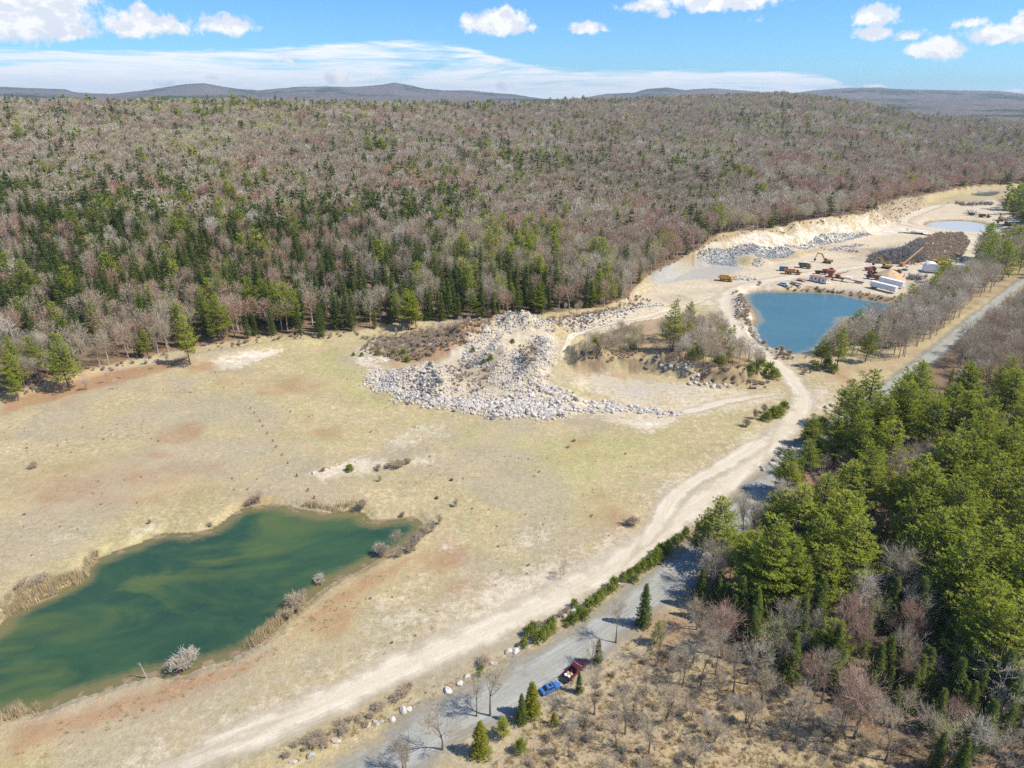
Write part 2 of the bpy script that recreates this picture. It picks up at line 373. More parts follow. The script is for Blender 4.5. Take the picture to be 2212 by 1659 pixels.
def ground_color(t, p):
    """the colour of the open ground, from masks stored on the mesh and noise"""
    A1 = t.node('ShaderNodeAttribute', attribute_name='zone'); A2 = t.node('ShaderNodeAttribute', attribute_name='zone2')
    s1 = t.node('ShaderNodeSeparateColor'); t.l.new(A1.outputs['Color'], s1.inputs[0])
    s2 = t.node('ShaderNodeSeparateColor'); t.l.new(A2.outputs['Color'], s2.inputs[0])
    nb = t.noise(p, 0.10, 6, 0.62); nm = t.noise(p, 0.45, 5, 0.65); nf = t.noise(p, 2.3, 4, 0.65); nl = t.noise(p, 0.022, 4, 0.55)
    nx = t.math('ADD', t.math('MULTIPLY', t.math('SUBTRACT', nb, 0.5), 1.5), t.math('MULTIPLY', t.math('SUBTRACT', nm, 0.5), 1.3))
    ny = t.math('ADD', t.math('MULTIPLY', t.math('SUBTRACT', nb, 0.5), 1.0), t.math('ADD', t.math('MULTIPLY', t.math('SUBTRACT', nm, 0.5), 1.3), t.math('MULTIPLY', t.math('SUBTRACT', nf, 0.5), 1.0)))
    def m(a, n=nx, lo=0.22, hi=0.92): return t.sstep(t.math('ADD', a, n), lo, hi)
    c = t.mix(t.sstep(nl, 0.35, 0.65), (0.44, 0.35, 0.20), (0.405, 0.33, 0.175))       # straw grass
    c = t.mix(t.math('MULTIPLY', t.sstep(nb, 0.42, 0.66), 0.7), c, (0.345, 0.285, 0.165))
    c = t.mix(t.math('MULTIPLY', t.sstep(nm, 0.5, 0.72), 0.5), c, (0.60, 0.52, 0.34))
    c = t.mix(t.math('MULTIPLY', m(s1.outputs[1]), 0.75), c, (0.375, 0.36, 0.135))            # green tint
    c = t.mix(t.math('MULTIPLY', m(A1.outputs['Alpha'], ny), 0.75), c, (0.36, 0.305, 0.215))    # greyish moss and thatch
    c = t.mix(t.math('MULTIPLY', m(s1.outputs[2], ny), 0.8), c, (0.335, 0.185, 0.095))         # bracken rust
    c = t.mix(t.math('MULTIPLY', m(s1.outputs[0], nx, 0.2, 1.0), 0.85), c, (0.57, 0.485, 0.36))  # sandy dirt
    c = t.mix(m(s2.outputs[2], ny), c, (0.34, 0.335, 0.315))         # grey gravel
    c = t.mix(m(A2.outputs['Alpha'], nx), c, t.mix(t.sstep(t.noise(t.vscale(p, (.4, 1, .6)), 0.35, 5, 0.7), 0.38, 0.62), (0.70, 0.645, 0.545), (0.50, 0.43, 0.325)))   # white sand
    c = t.mix(m(s2.outputs[1], ny), c, (0.24, 0.17, 0.105))        # damp brown soil
    lit = t.mix(t.sstep(nf, 0.35, 0.7), (0.155, 0.10, 0.06), (0.30, 0.205, 0.12))
    c = t.mix(m(s2.outputs[0], ny), c, lit)                          # leaf litter
    n4 = t.noise(p, 0.9, 5, 0.75); n5 = t.noise(t.vscale(p, (.5, 1, 1), (31, 7, 0)), 0.07, 4, 0.6)
    br = t.math('ADD', 0.06, t.math('ADD', t.math('MULTIPLY', nf, 0.55), t.math('ADD', t.math('MULTIPLY', n4, 0.65), t.math('ADD', t.math('MULTIPLY', nm, 0.5), t.math('MULTIPLY', n5, 0.30)))))
    fine = t.noise(p, 7.0, 3, 0.7)
    br = t.math('MULTIPLY', br, t.math('MULTIPLY_ADD', fine, 1.0, 0.50))
    speck = t.sstep(t.noise(p, 1.1, 5, 0.8), 0.57, 0.70)
    c = t.mix(t.math('MULTIPLY', speck, 0.6), c, (0.27, 0.185, 0.115))
    v = t.node('ShaderNodeVectorMath', operation='SCALE'); t.l.new(c, v.inputs[0]); t.l.new(br, v.inputs[3])
    h = t.math('ADD', t.math('MULTIPLY', nf, 0.6), t.math('MULTIPLY', nm, 1.0))
    h = t.math('ADD', h, t.math('MULTIPLY', fine, 0.25))
    return v.outputs[0], h
def ground_material():
    m, t, out = new_mat('open_ground')
    p = pos(t); c, h = ground_color(t, p)
    principled(t, out, c, 0.95, 0.1, normal=bump(t, h, 0.75, 0.30))
    return m
M_GROUND = ground_material()

def track_material(name, c_lo, c_hi, c_edge, c_mid=None, alpha_edge=True):
    """uv.x runs across 0..1, uv.y along in metres"""
    m, t, out = new_mat(name)
    uv = t.node('ShaderNodeUVMap', uv_map='UVMap').outputs[0]; p = pos(t)
    sp_ = t.node('ShaderNodeSeparateXYZ'); t.l.new(uv, sp_.inputs[0])
    ac = sp_.outputs[0]
    st = t.noise(t.vscale(uv, (26, 0.10, 1)), 1.0, 5, 0.65, '2D', 0.4)
    st2 = t.noise(t.vscale(uv, (70, 0.22, 1)), 1.0, 4, 0.6, '2D', 0.3)
    nf = t.noise(p, 1.6, 5, 0.7); nb = t.noise(p, 0.16, 4, 0.6)
    c = t.mix(t.sstep(st, 0.32, 0.68), c_lo, c_hi)
    e = t.math('ABSOLUTE', t.math('SUBTRACT', ac, 0.5))                 # 0 centre .. .5 edge
    if c_mid:                                                         # wheel tracks paler, crown darker
        rut = t.math('ABSOLUTE', t.math('SUBTRACT', e, 0.19))
        c = t.mix(t.math('MULTIPLY', t.sstep(t.math('ADD', rut, t.math('MULTIPLY', t.math('SUBTRACT', st, .5), .3)), 0.03, 0.16), 0.5), c, c_mid)
    c = t.mix(t.math('MULTIPLY', t.sstep(nb, 0.45, 0.7), 0.45), c, c_edge)
    c = t.mix(t.sstep(t.math('ADD', e, t.math('MULTIPLY', t.math('SUBTRACT', nb, 0.5), 0.3)), 0.36, 0.5), c, c_edge)
    br = t.math('MULTIPLY', t.math('MULTIPLY_ADD', nf, 0.45, 0.78), t.math('MULTIPLY_ADD', st2, 0.3, 0.85))
    v = t.node('ShaderNodeVectorMath', operation='SCALE'); t.l.new(c, v.inputs[0]); t.l.new(br, v.inputs[3])
    pr = principled(t, out, v.outputs[0], 0.95, 0.1, normal=bump(t, t.math('ADD', nf, st), 0.5, 0.12))
    if alpha_edge:
        en = t.node('ShaderNodeAttribute', attribute_name='endfade').outputs['Fac']
        nn = t.math('ADD', t.math('MULTIPLY', t.math('SUBTRACT', nb, 0.5), 0.60), t.math('MULTIPLY', t.math('SUBTRACT', st2, 0.5), 0.30))
        nn = t.math('ADD', nn, t.math('MULTIPLY', en, 0.5))
        al = t.math('SUBTRACT', 1.0, t.sstep(t.math('ADD', e, nn), 0.10, 0.52))
        t.l.new(al, pr.inputs['Alpha'])
    return m
M_ROAD = track_material('grey_gravel', (0.32, 0.315, 0.275), (0.43, 0.42, 0.37), (0.31, 0.29, 0.215), (0.29, 0.285, 0.245))
M_TRACK = track_material('pale_dirt', (0.58, 0.50, 0.375), (0.70, 0.62, 0.48), (0.52, 0.44, 0.30), (0.54, 0.46, 0.335))

def water_material(name, deep, mid, shal, patch, rough=0.06, wave=0.25, wscale=1.2):
    m, t, out = new_mat(name)
    A = t.node('ShaderNodeAttribute', attribute_name='depth'); p = pos(t)
    nb = t.noise(t.vscale(p, (0.6, 1, 1)), 0.04, 7, 0.68, '3D', 0.5); nm = t.noise(p, 0.22, 4, 0.6); ns = t.noise(t.vscale(p, (.6, 1, 1), (40, 11, 0)), 0.05, 4, 0.55, '3D', 0.8)
    d = A.outputs['Fac']
    c = t.mix(t.sstep(nb, 0.28, 0.70), deep, mid)
    c = t.mix(t.math('MULTIPLY', t.sstep(ns, 0.5, 0.68), 0.8), c, patch)
    dd = t.math('ADD', d, t.math('MULTIPLY', t.math('SUBTRACT', nm, 0.5), 3.4))
    c = t.mix(t.math('MULTIPLY', t.math('SUBTRACT', 1.0, t.sstep(dd, 0.3, 3.6)), 0.9), c, shal)
    w = t.noise(t.vscale(p, (1, 1.7, 1)), wscale, 3, 0.6)
    pr = principled(t, out, c, rough, 0.5, normal=bump(t, w, wave, 0.12))
    pr.inputs['IOR'].default_value = 1.33
    return m
M_WATER = {'a': water_material('green_water', (0.016, 0.050, 0.036), (0.050, 0.105, 0.044), (0.18, 0.155, 0.065), (0.100, 0.135, 0.040), 0.2, 0.012, 1.5),
           'b': water_material('blue_water', (0.060, 0.150, 0.180), (0.075, 0.17, 0.195), (0.24, 0.24, 0.17), (0.085, 0.17, 0.175), 0.2, 0.5, 0.7),
           'c': water_material('pale_water', (0.46, 0.48, 0.46), (0.50, 0.51, 0.48), (0.45, 0.42, 0.30), (0.48, 0.49, 0.47), 0.3, 0.3, 0.6),
           'd': water_material('puddle_water', (0.36, 0.43, 0.45), (0.38, 0.45, 0.47), (0.35, 0.30, 0.18), (0.28, 0.37, 0.42), 0.08, 0.2, 0.6),
           'e': water_material('far_water', (0.08, 0.13, 0.15), (0.10, 0.15, 0.17), (0.15, 0.15, 0.10), (0.09, 0.14, 0.15), 0.12, 0.2, 0.5)}

# ------------------------------------------------------------------ linking helpers
def mesh_obj(name, verts, faces, mat=None, parent=None, smooth=False):
    me = bpy.data.meshes.new(name)
    me.from_pydata(verts, [], faces)
    if smooth: me.polygons.foreach_set('use_smooth', [True] * len(me.polygons))
    for mm in (mat if isinstance(mat, (list, tuple)) else [mat] if mat else []): me.materials.append(mm)
    me.update()
    o = bpy.data.objects.new(name, me); COL.objects.link(o)
    if parent: o.parent = parent
    return o
def np_mesh(name, V, F, mat, smooth=True):
    V = np.asarray(V, np.float32); F = np.asarray(F, np.int32)
    me = bpy.data.meshes.new(name); k = F.shape[1]
    me.vertices.add(len(V)); me.vertices.foreach_set('co', V.ravel())
    me.loops.add(F.size); me.loops.foreach_set('vertex_index', F.ravel())
    me.polygons.add(len(F)); me.polygons.foreach_set('loop_start', np.arange(0, F.size, k, dtype=np.int32))
    try: me.polygons.foreach_set('loop_total', np.full(len(F), k, np.int32))
    except Exception: pass
    me.update(calc_edges=True); me.validate()
    me.polygons.foreach_set('use_smooth', np.full(len(me.polygons), smooth))
    if mat: me.materials.append(mat)
    o = bpy.data.objects.new(name, me); COL.objects.link(o)
    return o
def set_attr(o, name, arr, typ='FLOAT_COLOR'):
    a = o.data.attributes.new(name, typ, 'POINT')
    a.data.foreach_set('color' if 'COLOR' in typ else 'value', np.asarray(arr, np.float32).ravel())
def tag(o, label=None, cat=None, group=None, kind=None):
    if label: o['label'] = label
    if cat: o['category'] = cat
    if group: o['group'] = group
    if kind: o['kind'] = kind
    return o
def empty(name, loc, rz=0.0, label=None, cat=None, group=None):
    o = bpy.data.objects.new(name, None); COL.objects.link(o)
    o.location = loc; o.rotation_euler = (0, 0, rz); o.empty_display_size = 0.5
    return tag(o, label, cat, group)

# ------------------------------------------------------------------ the ground sheet
def HP(*uv): return hits(list(uv))
HILLFIELD = HP((1290, 222), (1345, 219), (1400, 219), (1425, 222))
def CLR(X, Y): return (dseg(X, Y, HILLFIELD) < 26).astype(float)
def zone_masks(X, Y):
    n = X.shape[0]
    Z1 = np.zeros((n, 4)); Z2 = np.zeros((n, 4))
    def poly(arr, ch, uv, val=1.0, soft=4.0, mode='max'):
        pts = HP(*uv); m = np.clip(0.5 - sdp(X, Y, pts, 40) / soft, 0, 1) * val
        arr[:, ch] = np.maximum(arr[:, ch], m)
    def line(arr, ch, uv, w, val=1.0, soft=3.0):
        pts = HP(*uv); P_ = np.asarray(pts); bx = (X > P_[:, 0].min() - w * 3) & (X < P_[:, 0].max() + w * 3) & (Y > P_[:, 1].min() - w * 3) & (Y < P_[:, 1].max() + w * 3)
        d = np.full(n, 1e6)
        if bx.any(): d[bx] = dseg(X[bx], Y[bx], pts)
        arr[:, ch] = np.maximum(arr[:, ch], np.clip((w / 2 - d) / soft + 0.5, 0, 1) * val)
    a, r = az_r(X, Y)
    rt = np.interp(a, _az, _rt); rr = np.interp(a, _az, _rr)
    # broad natural variety of the field
    fieldn = fbm(X / 22, Y / 22, 51, 3); fieldm = fbm(X / 30 + 9, Y / 30, 52, 3); fieldg = fbm(X / 26, Y / 26 + 5, 53, 3)
    Z1[:, 2] = np.clip((fieldn - 0.58) * 3.0, 0, 0.6)
    Z1[:, 3] = np.clip((fieldm - 0.46) * 3.4, 0, 0.75)
    Z1[:, 1] = np.clip((fieldg - 0.50) * 2.6, 0, 0.42)
    S, Gn, R, M = 0, 1, 2, 3
    # green swathe across the middle and right of the field
    poly(Z1, Gn, [(620, 760), (740, 745), (800, 800), (860, 880), (1000, 905), (1200, 930), (1480, 920), (1500, 985), (1300, 1060), (1180, 1130), (1100, 1090), (1120, 1010), (900, 960), (760, 880), (640, 830)], .62, 18)
    poly(Z1, Gn, [(1100, 1010), (1320, 1000), (1300, 1160), (1180, 1200), (1120, 1120)], .6, 16)
    poly(Z1, Gn, [(150, 1010), (330, 900), (600, 850), (700, 870), (500, 960), (320, 1020)], .45, 18)
    poly(Z1, Gn, [(1560, 640), (1600, 740), (1640, 780), (1610, 790), (1560, 720)], .7, 4)
    line(Z1, Gn, [(1205, 830), (1240, 850)], 6, .8)
    # grey mossy patches
    poly(Z1, M, [(370, 890), (520, 850), (620, 880), (560, 910), (430, 930), (330, 950), (300, 920)], .85, 14)
    poly(Z1, M, [(880, 930), (960, 900), (1020, 930), (1010, 960), (900, 970)], .7, 8)
    poly(Z1, M, [(960, 1260), (1150, 1180), (1300, 1120), (1340, 1160), (1230, 1260), (1000, 1370), (860, 1430), (700, 1480), (560, 1560), (400, 1640), (300, 1659), (380, 1540), (620, 1420), (760, 1330)], .62, 8)
    # rust bracken
    poly(Z1, R, [(0, 868), (180, 812), (400, 768), (420, 785), (220, 840), (80, 875), (0, 900)], .95, 4)
    poly(Z1, R, [(400, 790), (470, 775), (470, 800), (400, 815)], .7, 4)
    poly(Z1, R, [(0, 1020), (140, 990), (300, 980), (440, 1000), (480, 1060), (380, 1100), (200, 1110), (60, 1120), (0, 1100)], .50, 14)
    poly(Z1, R, [(1280, 1090), (1360, 1090), (1385, 1130), (1370, 1180), (1310, 1175)], .62, 8)
    for q in [(760, 1290), (745, 1310), (975, 1275), (1010, 1275), (870, 1255), (1240, 960), (1225, 970), (1400, 1125), (450, 1010), (140, 1015), (225, 845)]:
        line(Z1, R, [q, (q[0] + 25, q[1] - 6)], 5, .62, 7)
    poly(Z1, R, [(0, 1560), (120, 1540), (260, 1490), (420, 1460), (560, 1420), (720, 1270), (880, 1200), (930, 1190), (860, 1260), (700, 1350), (560, 1460), (330, 1540), (120, 1620), (0, 1659)], .75, 5)
    poly(Z1, R, [(800, 745), (980, 700), (1090, 690), (1010, 740), (980, 770), (880, 790), (800, 780)], .85, 4)
    poly(Z1, R, [(1120, 740), (1160, 720), (1170, 790), (1120, 800)], .6, 3)
    # tan straw near the ponds keeps the base colour; sandy bare places
    poly(Z1, S, [(455, 780), (540, 755), (615, 752), (600, 770), (545, 788), (510, 800), (470, 800)], .95, 3)
    poly(Z2, 3, [(470, 778), (540, 758), (612, 755), (580, 775), (520, 795)], .7, 3)
    poly(Z1, S, [(750, 760), (800, 775), (880, 800), (960, 770), (1050, 700), (1170, 690), (1215, 745), (1205, 790), (1190, 820), (1270, 860), (1460, 890), (1450, 910), (1290, 900), (1180, 905), (1010, 890), (880, 865), (800, 820)], .8, 4)
    poly(Z2, 3, [(760, 752), (810, 745), (900, 735), (960, 740), (880, 765), (830, 790), (780, 785)], .55, 4)
    poly(Z1, S, [(1240, 800), (1330, 812), (1500, 830), (1640, 850), (1690, 840), (1700, 870), (1500, 905), (1380, 888), (1270, 850), (1225, 830)], .72, 6)
    poly(Z1, M, [(1250, 820), (1400, 815), (1560, 850), (1420, 880), (1280, 850)], .8, 6)
    poly(Z1, S, [(1300, 905), (1380, 902), (1440, 890), (1500, 880), (1460, 915), (1400, 937), (1340, 918)], 1.0, 4)
    poly(Z2, 3, [(1340, 910), (1440, 905), (1400, 936)], .6, 4)
    poly(Z1, S, [(660, 1030), (720, 1005), (780, 985), (850, 1000), (940, 985), (930, 1000), (840, 1010), (800, 1025), (740, 1030), (700, 1045)], .8, 3)
    poly(Z1, S, [(820, 965), (900, 915), (1000, 905), (960, 945), (880, 975)], .55, 6)
    for q in [(370, 978), (118, 1165), (300, 1148), (820, 1290), (845, 1310), (1100, 1180), (1120, 1165), (960, 1180), (1170, 1150), (630, 1180), (880, 1265), (650, 1225), (1240, 1195), (1210, 1215), (905, 1345), (850, 1350)]:
        line(Z1, S, [q, (q[0] + 30, q[1] - 8)], 5, .6, 7)
    # the wide dusty ground beside the track
    poly(Z1, S, [(1060, 1255), (1130, 1240), (1240, 1215), (1340, 1160), (1400, 1100), (1450, 1040), (1570, 990), (1640, 930), (1700, 880), (1760, 840), (1800, 830), (1790, 880), (1700, 980), (1560, 1090), (1420, 1190), (1240, 1300), (1120, 1350), (1000, 1400), (860, 1460), (700, 1530), (480, 1620), (330, 1670), (300, 1655), (560, 1540), (780, 1440), (930, 1370)], .98, 10)
    poly(Z1, S, [(1150, 1230), (1230, 1215), (1190, 1275), (1100, 1300)], .9, 5)
    poly(Z1, S, [(1610, 940), (1660, 930), (1640, 980), (1560, 1000)], 1.0, 4)
    # quarry floor
    poly(Z1, S, [(1350, 650), (1400, 620), (1500, 578), (1620, 572), (1720, 553), (1800, 530), (1900, 480), (1990, 440), (2212, 425), (2300, 560), (2212, 560), (2130, 560), (2100, 600), (1980, 640), (1940, 680), (1860, 650), (1700, 625), (1600, 640), (1590, 700), (1700, 780), (1720, 830), (1640, 810), (1560, 700), (1520, 660), (1430, 690), (1200, 700), (1190, 690), (1320, 675)], .85, 8)
    poly(Z2, 2, [(1400, 590), (1500, 550), (1560, 560), (1620, 580), (1560, 600), (1460, 610), (1400, 615)], .75, 5)
    poly(Z1, Gn, [(1360, 640), (1460, 625), (1540, 640), (1500, 655)], .7, 4)
    poly(Z2, 2, [(1260, 820), (1400, 815), (1500, 840), (1380, 870)], .4, 8)
    # white cut slope
    poly(Z2, 3, [(1500, 545), (1545, 520), (1620, 500), (1720, 488), (1830, 476), (1880, 470), (1920, 478), (1950, 488), (1990, 494), (2080, 502), (2000, 507), (1880, 505), (1800, 525), (1700, 545), (1600, 545), (1540, 540)], .72, 6)
    poly(Z1, S, [(1440, 575), (1500, 542), (1620, 503), (1600, 525), (1500, 560)], 1.0, 4)
    poly(Z1, S, [(1860, 455), (1960, 425), (1990, 440), (1950, 475), (1900, 480)], .8, 5)
    line(Z2, 1, [(1440, 574), (1495, 556), (1500, 541), (1540, 519), (1616, 502)], 2.2, .9, 2)
    poly(Z1, M, [(1880, 440), (1990, 425), (1985, 440), (1930, 460)], .8, 5)
    poly(Z1, Gn, [(1990, 425), (2200, 440), (2200, 455), (2050, 450)], .5, 8)
    # damp brown: toe banks of ponds, puddle surroundings
    poly(Z2, 1, [m3(*q) for q in [(380, 700), (560, 690), (720, 640), (860, 640), (740, 760), (560, 800), (300, 830), (150, 780), (-60, 760), (60, 720)]], .5, 7)
    line(Z2, 1, [(1750, 628), (1850, 640), (1930, 655)], 9, .75, 4)
    poly(Z2, 1, [m3(*q) for q in [(60, 1540), (250, 1530), (470, 1560), (480, 1640), (200, 1700), (60, 1640)]], .45, 4)
    poly(Z1, R, [(1620, 640), (1640, 700), (1680, 760), (1700, 775), (1640, 740), (1600, 690)], .7, 3)
    poly(Z1, R, [(1960, 700), (2010, 720), (2000, 790), (1790, 830), (1760, 790), (1880, 780)], .38, 7)
    s = sdp(X, Y, PLAT, 60); face = np.clip(1 - np.abs(s + 1.5) / 3.5, 0, 1) * (Y < np.interp(X, [G(1240, 770)[0], G(1660, 790)[0]], [G(1240, 770)[1], G(1660, 790)[1]]))
    Z2[:, 1] = np.maximum(Z2[:, 1], face * .9)
    Z1[:, 2] = np.maximum(Z1[:, 2], np.clip(-s / 4, 0, 1) * .55)
    poly(Z1, R, [(1232, 760), (1262, 765), (1300, 800), (1270, 830), (1235, 815)], .6, 3)
    poly(Z1, M, [(1000, 720), (1060, 692), (1180, 690), (1200, 720), (1190, 800), (1150, 840), (1080, 840), (1000, 810)], .8, 5)
    poly(Z1, R, [(960, 800), (1050, 790), (1060, 850), (960, 860)], .5, 5)
    poly(Z2, 1, [(960, 790), (1010, 770), (1060, 740), (1110, 760), (1090, 800), (1060, 850), (960, 860)], .5, 6); poly(Z2, 1, [(1130, 730), (1165, 730), (1165, 790), (1130, 800)], .5, 4)
    # yard floor: darker worn and damp patches between the tracks
    for q in [[(1520, 600), (1560, 590), (1600, 600), (1560, 616), (1520, 612)], [(1640, 575), (1720, 562), (1760, 560), (1700, 575)], [(1480, 640), (1560, 628), (1600, 612), (1540, 622), (1470, 630)], [(1850, 570), (1900, 556), (1870, 548), (1820, 556)], [(1940, 600), (2000, 596), (2060, 600), (1980, 640), (1930, 620)], [(1800, 620), (1880, 626), (1860, 640)], [(1400, 640), (1470, 632), (1520, 650), (1440, 660)]]:
        poly(Z1, M, q, .95, 8); poly(Z2, 1, q, .42, 8)
    poly(Z2, 1, [(1860, 462), (1890, 436), (1925, 420), (1975, 420), (2000, 430), (1990, 455), (1950, 478), (1900, 470)], .62, 5); poly(Z1, M, [(1860, 462), (1890, 436), (1925, 420), (2000, 424), (1990, 455), (1950, 478), (1900, 470)], .9, 5)
    poly(Z1, M, [(1540, 535), (1620, 506), (1660, 515), (1640, 540)], .6, 6); poly(Z1, M, [(1760, 485), (1830, 474), (1800, 500)], .6, 6)
    poly(Z1, M, [(1900, 470), (1990, 440), (2150, 450), (2180, 480), (2080, 470), (1990, 475)], .6, 10)
    poly(Z2, 1, [(1440, 575), (1500, 545), (1560, 520), (1640, 502), (1720, 490), (1800, 478), (1860, 466), (1870, 474), (1800, 486), (1720, 497), (1640, 510), (1560, 530), (1510, 555)], .40, 5)
    poly(Z1, M, [(1500, 560), (1540, 538), (1700, 530), (1720, 545), (1590, 575)], .9, 5); poly(Z2, 2, [(1500, 562), (1540, 536), (1600, 528), (1700, 533), (1720, 546), (1690, 557), (1592, 556), (1592, 578), (1530, 572)], 1.0, 5); poly(Z2, 2, [(1690, 536), (1760, 510), (1870, 499), (1885, 508), (1800, 528), (1720, 538)], 1.0, 5)
    # forest floor
    inforest = np.clip((r - rr - 2.5) / 5, 0, 1)
    inforest *= 1 - CLR(X, Y)
    Z2[:, 0] = np.maximum(Z2[:, 0], inforest)
    for arr, c in ((Z1, 0), (Z1, 1), (Z2, 3)): arr[:, c] *= (1 - inforest)
    # woods and brush on the near right: leaf litter; dry bracken clearing at the bottom
    poly(Z2, 0, [(1480, 1330), (1480, 1200), (1560, 1120), (1660, 1010), (1760, 920), (1860, 860), (1990, 780), (2090, 690), (2212, 640), (2500, 640), (2700, 1900), (2000, 1900), (1900, 1640), (1660, 1480), (1560, 1440)], .95, 5)
    poly(Z1, R, [(1040, 1700), (1130, 1580), (1260, 1480), (1420, 1380), (1560, 1430), (1700, 1500), (1900, 1640), (1950, 1900), (1000, 1900)], .36, 5)
    poly(Z2, 0, [(1990, 600), (2060, 590), (2150, 560), (2212, 540), (2300, 560), (2240, 600), (2140, 650), (2000, 740), (1900, 760), (1920, 700)], .55, 6)
    poly(Z2, 0, [(2150, 430), (2300, 420), (2300, 520), (2190, 470)], .9, 6)
    # pond shores: dark damp rim
    for nm, poly_, lv, bank in PONDS:
        s = sdp(X, Y, poly_, 60)
        w = 1.0 if nm == 'a' else 5.0 if nm == 'c' else 2.0
        Z2[:, 1] = np.maximum(Z2[:, 1], np.clip(1.15 - s / w, 0, 1) * 0.85)
        if nm == 'b':
            mm = np.clip(1 - np.abs(s - 3.0) / 3, 0, 1)
            Z2[:, 3] = np.maximum(Z2[:, 3], mm * (X < G(1700, 740)[0]) * 0.75)
    return Z1, Z2

rows = [24.0]
while rows[-1] < 2950:
    r_ = rows[-1]; rows.append(r_ + min(max(0.5, r_ * r_ / 68300 * 1.9), 2.6 if r_ < 960 else 18.0))
rows = np.array(rows); cols = np.radians(np.arange(-50, 50.01, 0.16))
RR, AA = np.meshgrid(rows, cols, indexing='ij')
GX = (RR * np.sin(AA)).ravel(); GY = (RR * np.cos(AA)).ravel()
GZ = TZ(GX, GY)
nr, nc = RR.shape
idx = np.arange(nr * nc).reshape(nr, nc)
GF = np.stack([idx[:-1, :-1].ravel(), idx[:-1, 1:].ravel(), idx[1:, 1:].ravel(), idx[1:, :-1].ravel()], 1)[:, ::-1]
ground = np_mesh('ground', np.stack([GX, GY, GZ], 1), GF, M_GROUND)
Z1, Z2 = zone_masks(GX, GY)
set_attr(ground, 'zone', Z1); set_attr(ground, 'zone2', Z2)
tag(ground, kind='structure')

# ---- water sheets
WN = {'a': 'pond_water', 'b': 'quarry_pond_water', 'c': 'settling_pond_water', 'd': 'puddle_water', 'e': 'far_pond_water'}
for nm, poly, lv, bank in PONDS:
    s = sdp(GX, GY, poly, 60)
    keep = (s < 2.6).reshape(nr, nc)
    fk = (keep[:-1, :-1] | keep[:-1, 1:] | keep[1:, 1:] | keep[1:, :-1]).ravel()
    F = GF[fk]; used = np.unique(F); remap = np.zeros(nr * nc, np.int64); remap[used] = np.arange(len(used))
    V = np.stack([GX[used], GY[used], np.full(len(used), lv)], 1)
    w = np_mesh(WN[nm], V, remap[F], M_WATER[nm])
    set_attr(w, 'depth', np.maximum(0, -s[used]), 'FLOAT')
    tag(w, kind='structure')

# ---- roads and tracks as sheets over the ground
def ribbon(name, uv, width, mat, lift=0.05, nx=10, step=2.0, wob=0.0, pts=None, widths=None):
    pts = pts or [G(*q) for q in uv]
    pts = smooth_poly(pts, 3, False)
    P_ = np.array(pts); seg = np.hypot(*(P_[1:] - P_[:-1]).T); s = np.concatenate([[0], np.cumsum(seg)])
    L = s[-1]; n = max(3, int(L / step)); ss = np.linspace(0, L, n)
    cx = np.interp(ss, s, P_[:, 0]); cy = np.interp(ss, s, P_[:, 1])
    tx = np.gradient(cx); ty = np.gradient(cy); tl = np.hypot(tx, ty); tx /= tl; ty /= tl
    wd = np.interp(ss / L, np.linspace(0, 1, len(widths)), widths) if widths else np.full(n, width)
    wd = wd * (1 + wob * (vn(ss / 9, ss * 0, 77) - 0.5) * 2)
    a = np.linspace(-0.5, 0.5, nx + 1)
    X = cx[:, None] + ty[:, None] * a * wd[:, None]; Y = cy[:, None] - tx[:, None] * a * wd[:, None]
    Z = TZ(X.ravel(), Y.ravel()) + lift
    I = np.arange(n * (nx + 1)).reshape(n, nx + 1)
    F = np.stack([I[:-1, :-1].ravel(), I[:-1, 1:].ravel(), I[1:, 1:].ravel(), I[1:, :-1].ravel()], 1)
    o = np_mesh(name, np.stack([X.ravel(), Y.ravel(), Z], 1), F, mat)
    set_attr(o, 'endfade', np.repeat(np.clip(1 - np.minimum(ss, L - ss) / 22, 0, 1), nx + 1), 'FLOAT')
    uvl = o.data.uv_layers.new(name='UVMap')
    U = np.tile(a + 0.5, n); Vv = np.repeat(ss, nx + 1)
    li = np.zeros(len(o.data.loops), np.int32); o.data.loops.foreach_get('vertex_index', li)
    uvl.data.foreach_set('uv', np.stack([U[li], Vv[li]], 1).astype(np.float32).ravel())
    tag(o, kind='structure'); return o
ROAD_UV = [(560, 1760), (800, 1650), (968, 1560), (1072, 1508), (1180, 1440), (1275, 1385), (1385, 1300), (1480, 1222), (1590, 1120), (1690, 1012), (1800, 925), (1925, 838), (2012, 772), (2092, 700), (2160, 646), (2212, 606), (2290, 560)]
ribbon('gravel_road', ROAD_UV, 12.5, M_ROAD, 0.06, widths=[14, 14, 13, 12.5, 12, 11.5, 11, 10.5, 9.5, 8.5, 8, 8, 8, 8])
ribbon('dirt_track', [(200, 1720), (460, 1620), (760, 1490), (904, 1424), (1037, 1366), (1170, 1308), (1300, 1238), (1400, 1170), (1480, 1112), (1560, 1050), (1640, 985), (1700, 925), (1738, 878), (1728, 836), (1680, 788), (1625, 750), (1588, 718), (1572, 670), (1566, 640), (1600, 620), (1700, 600), (1800, 585), (1900, 572), (2010, 562), (2080, 545), (2110, 520), (2090, 505), (1980, 492), (1940, 478), (1990, 455), (2040, 440)], 9, M_TRACK, 0.05, widths=[12, 12, 13, 13, 13, 12, 12, 14, 16, 16, 15, 10, 10, 11, 12, 12, 14, 16, 18, 16, 16])
ribbon('dirt_track', [(330, 1668), (467, 1612), (580, 1565), (715, 1514)], 5.2, M_TRACK, 0.12)
ribbon('dirt_track', [(1330, 1240), (1400, 1165), (1440, 1095), (1475, 1050), (1560, 1010), (1640, 960), (1700, 905)], 8, M_TRACK, 0.11, wob=.2)
ribbon('dirt_track', [(1740, 860), (1660, 852), (1560, 868), (1480, 893), (1390, 912)], 7, M_TRACK, 0.10, wob=.2)
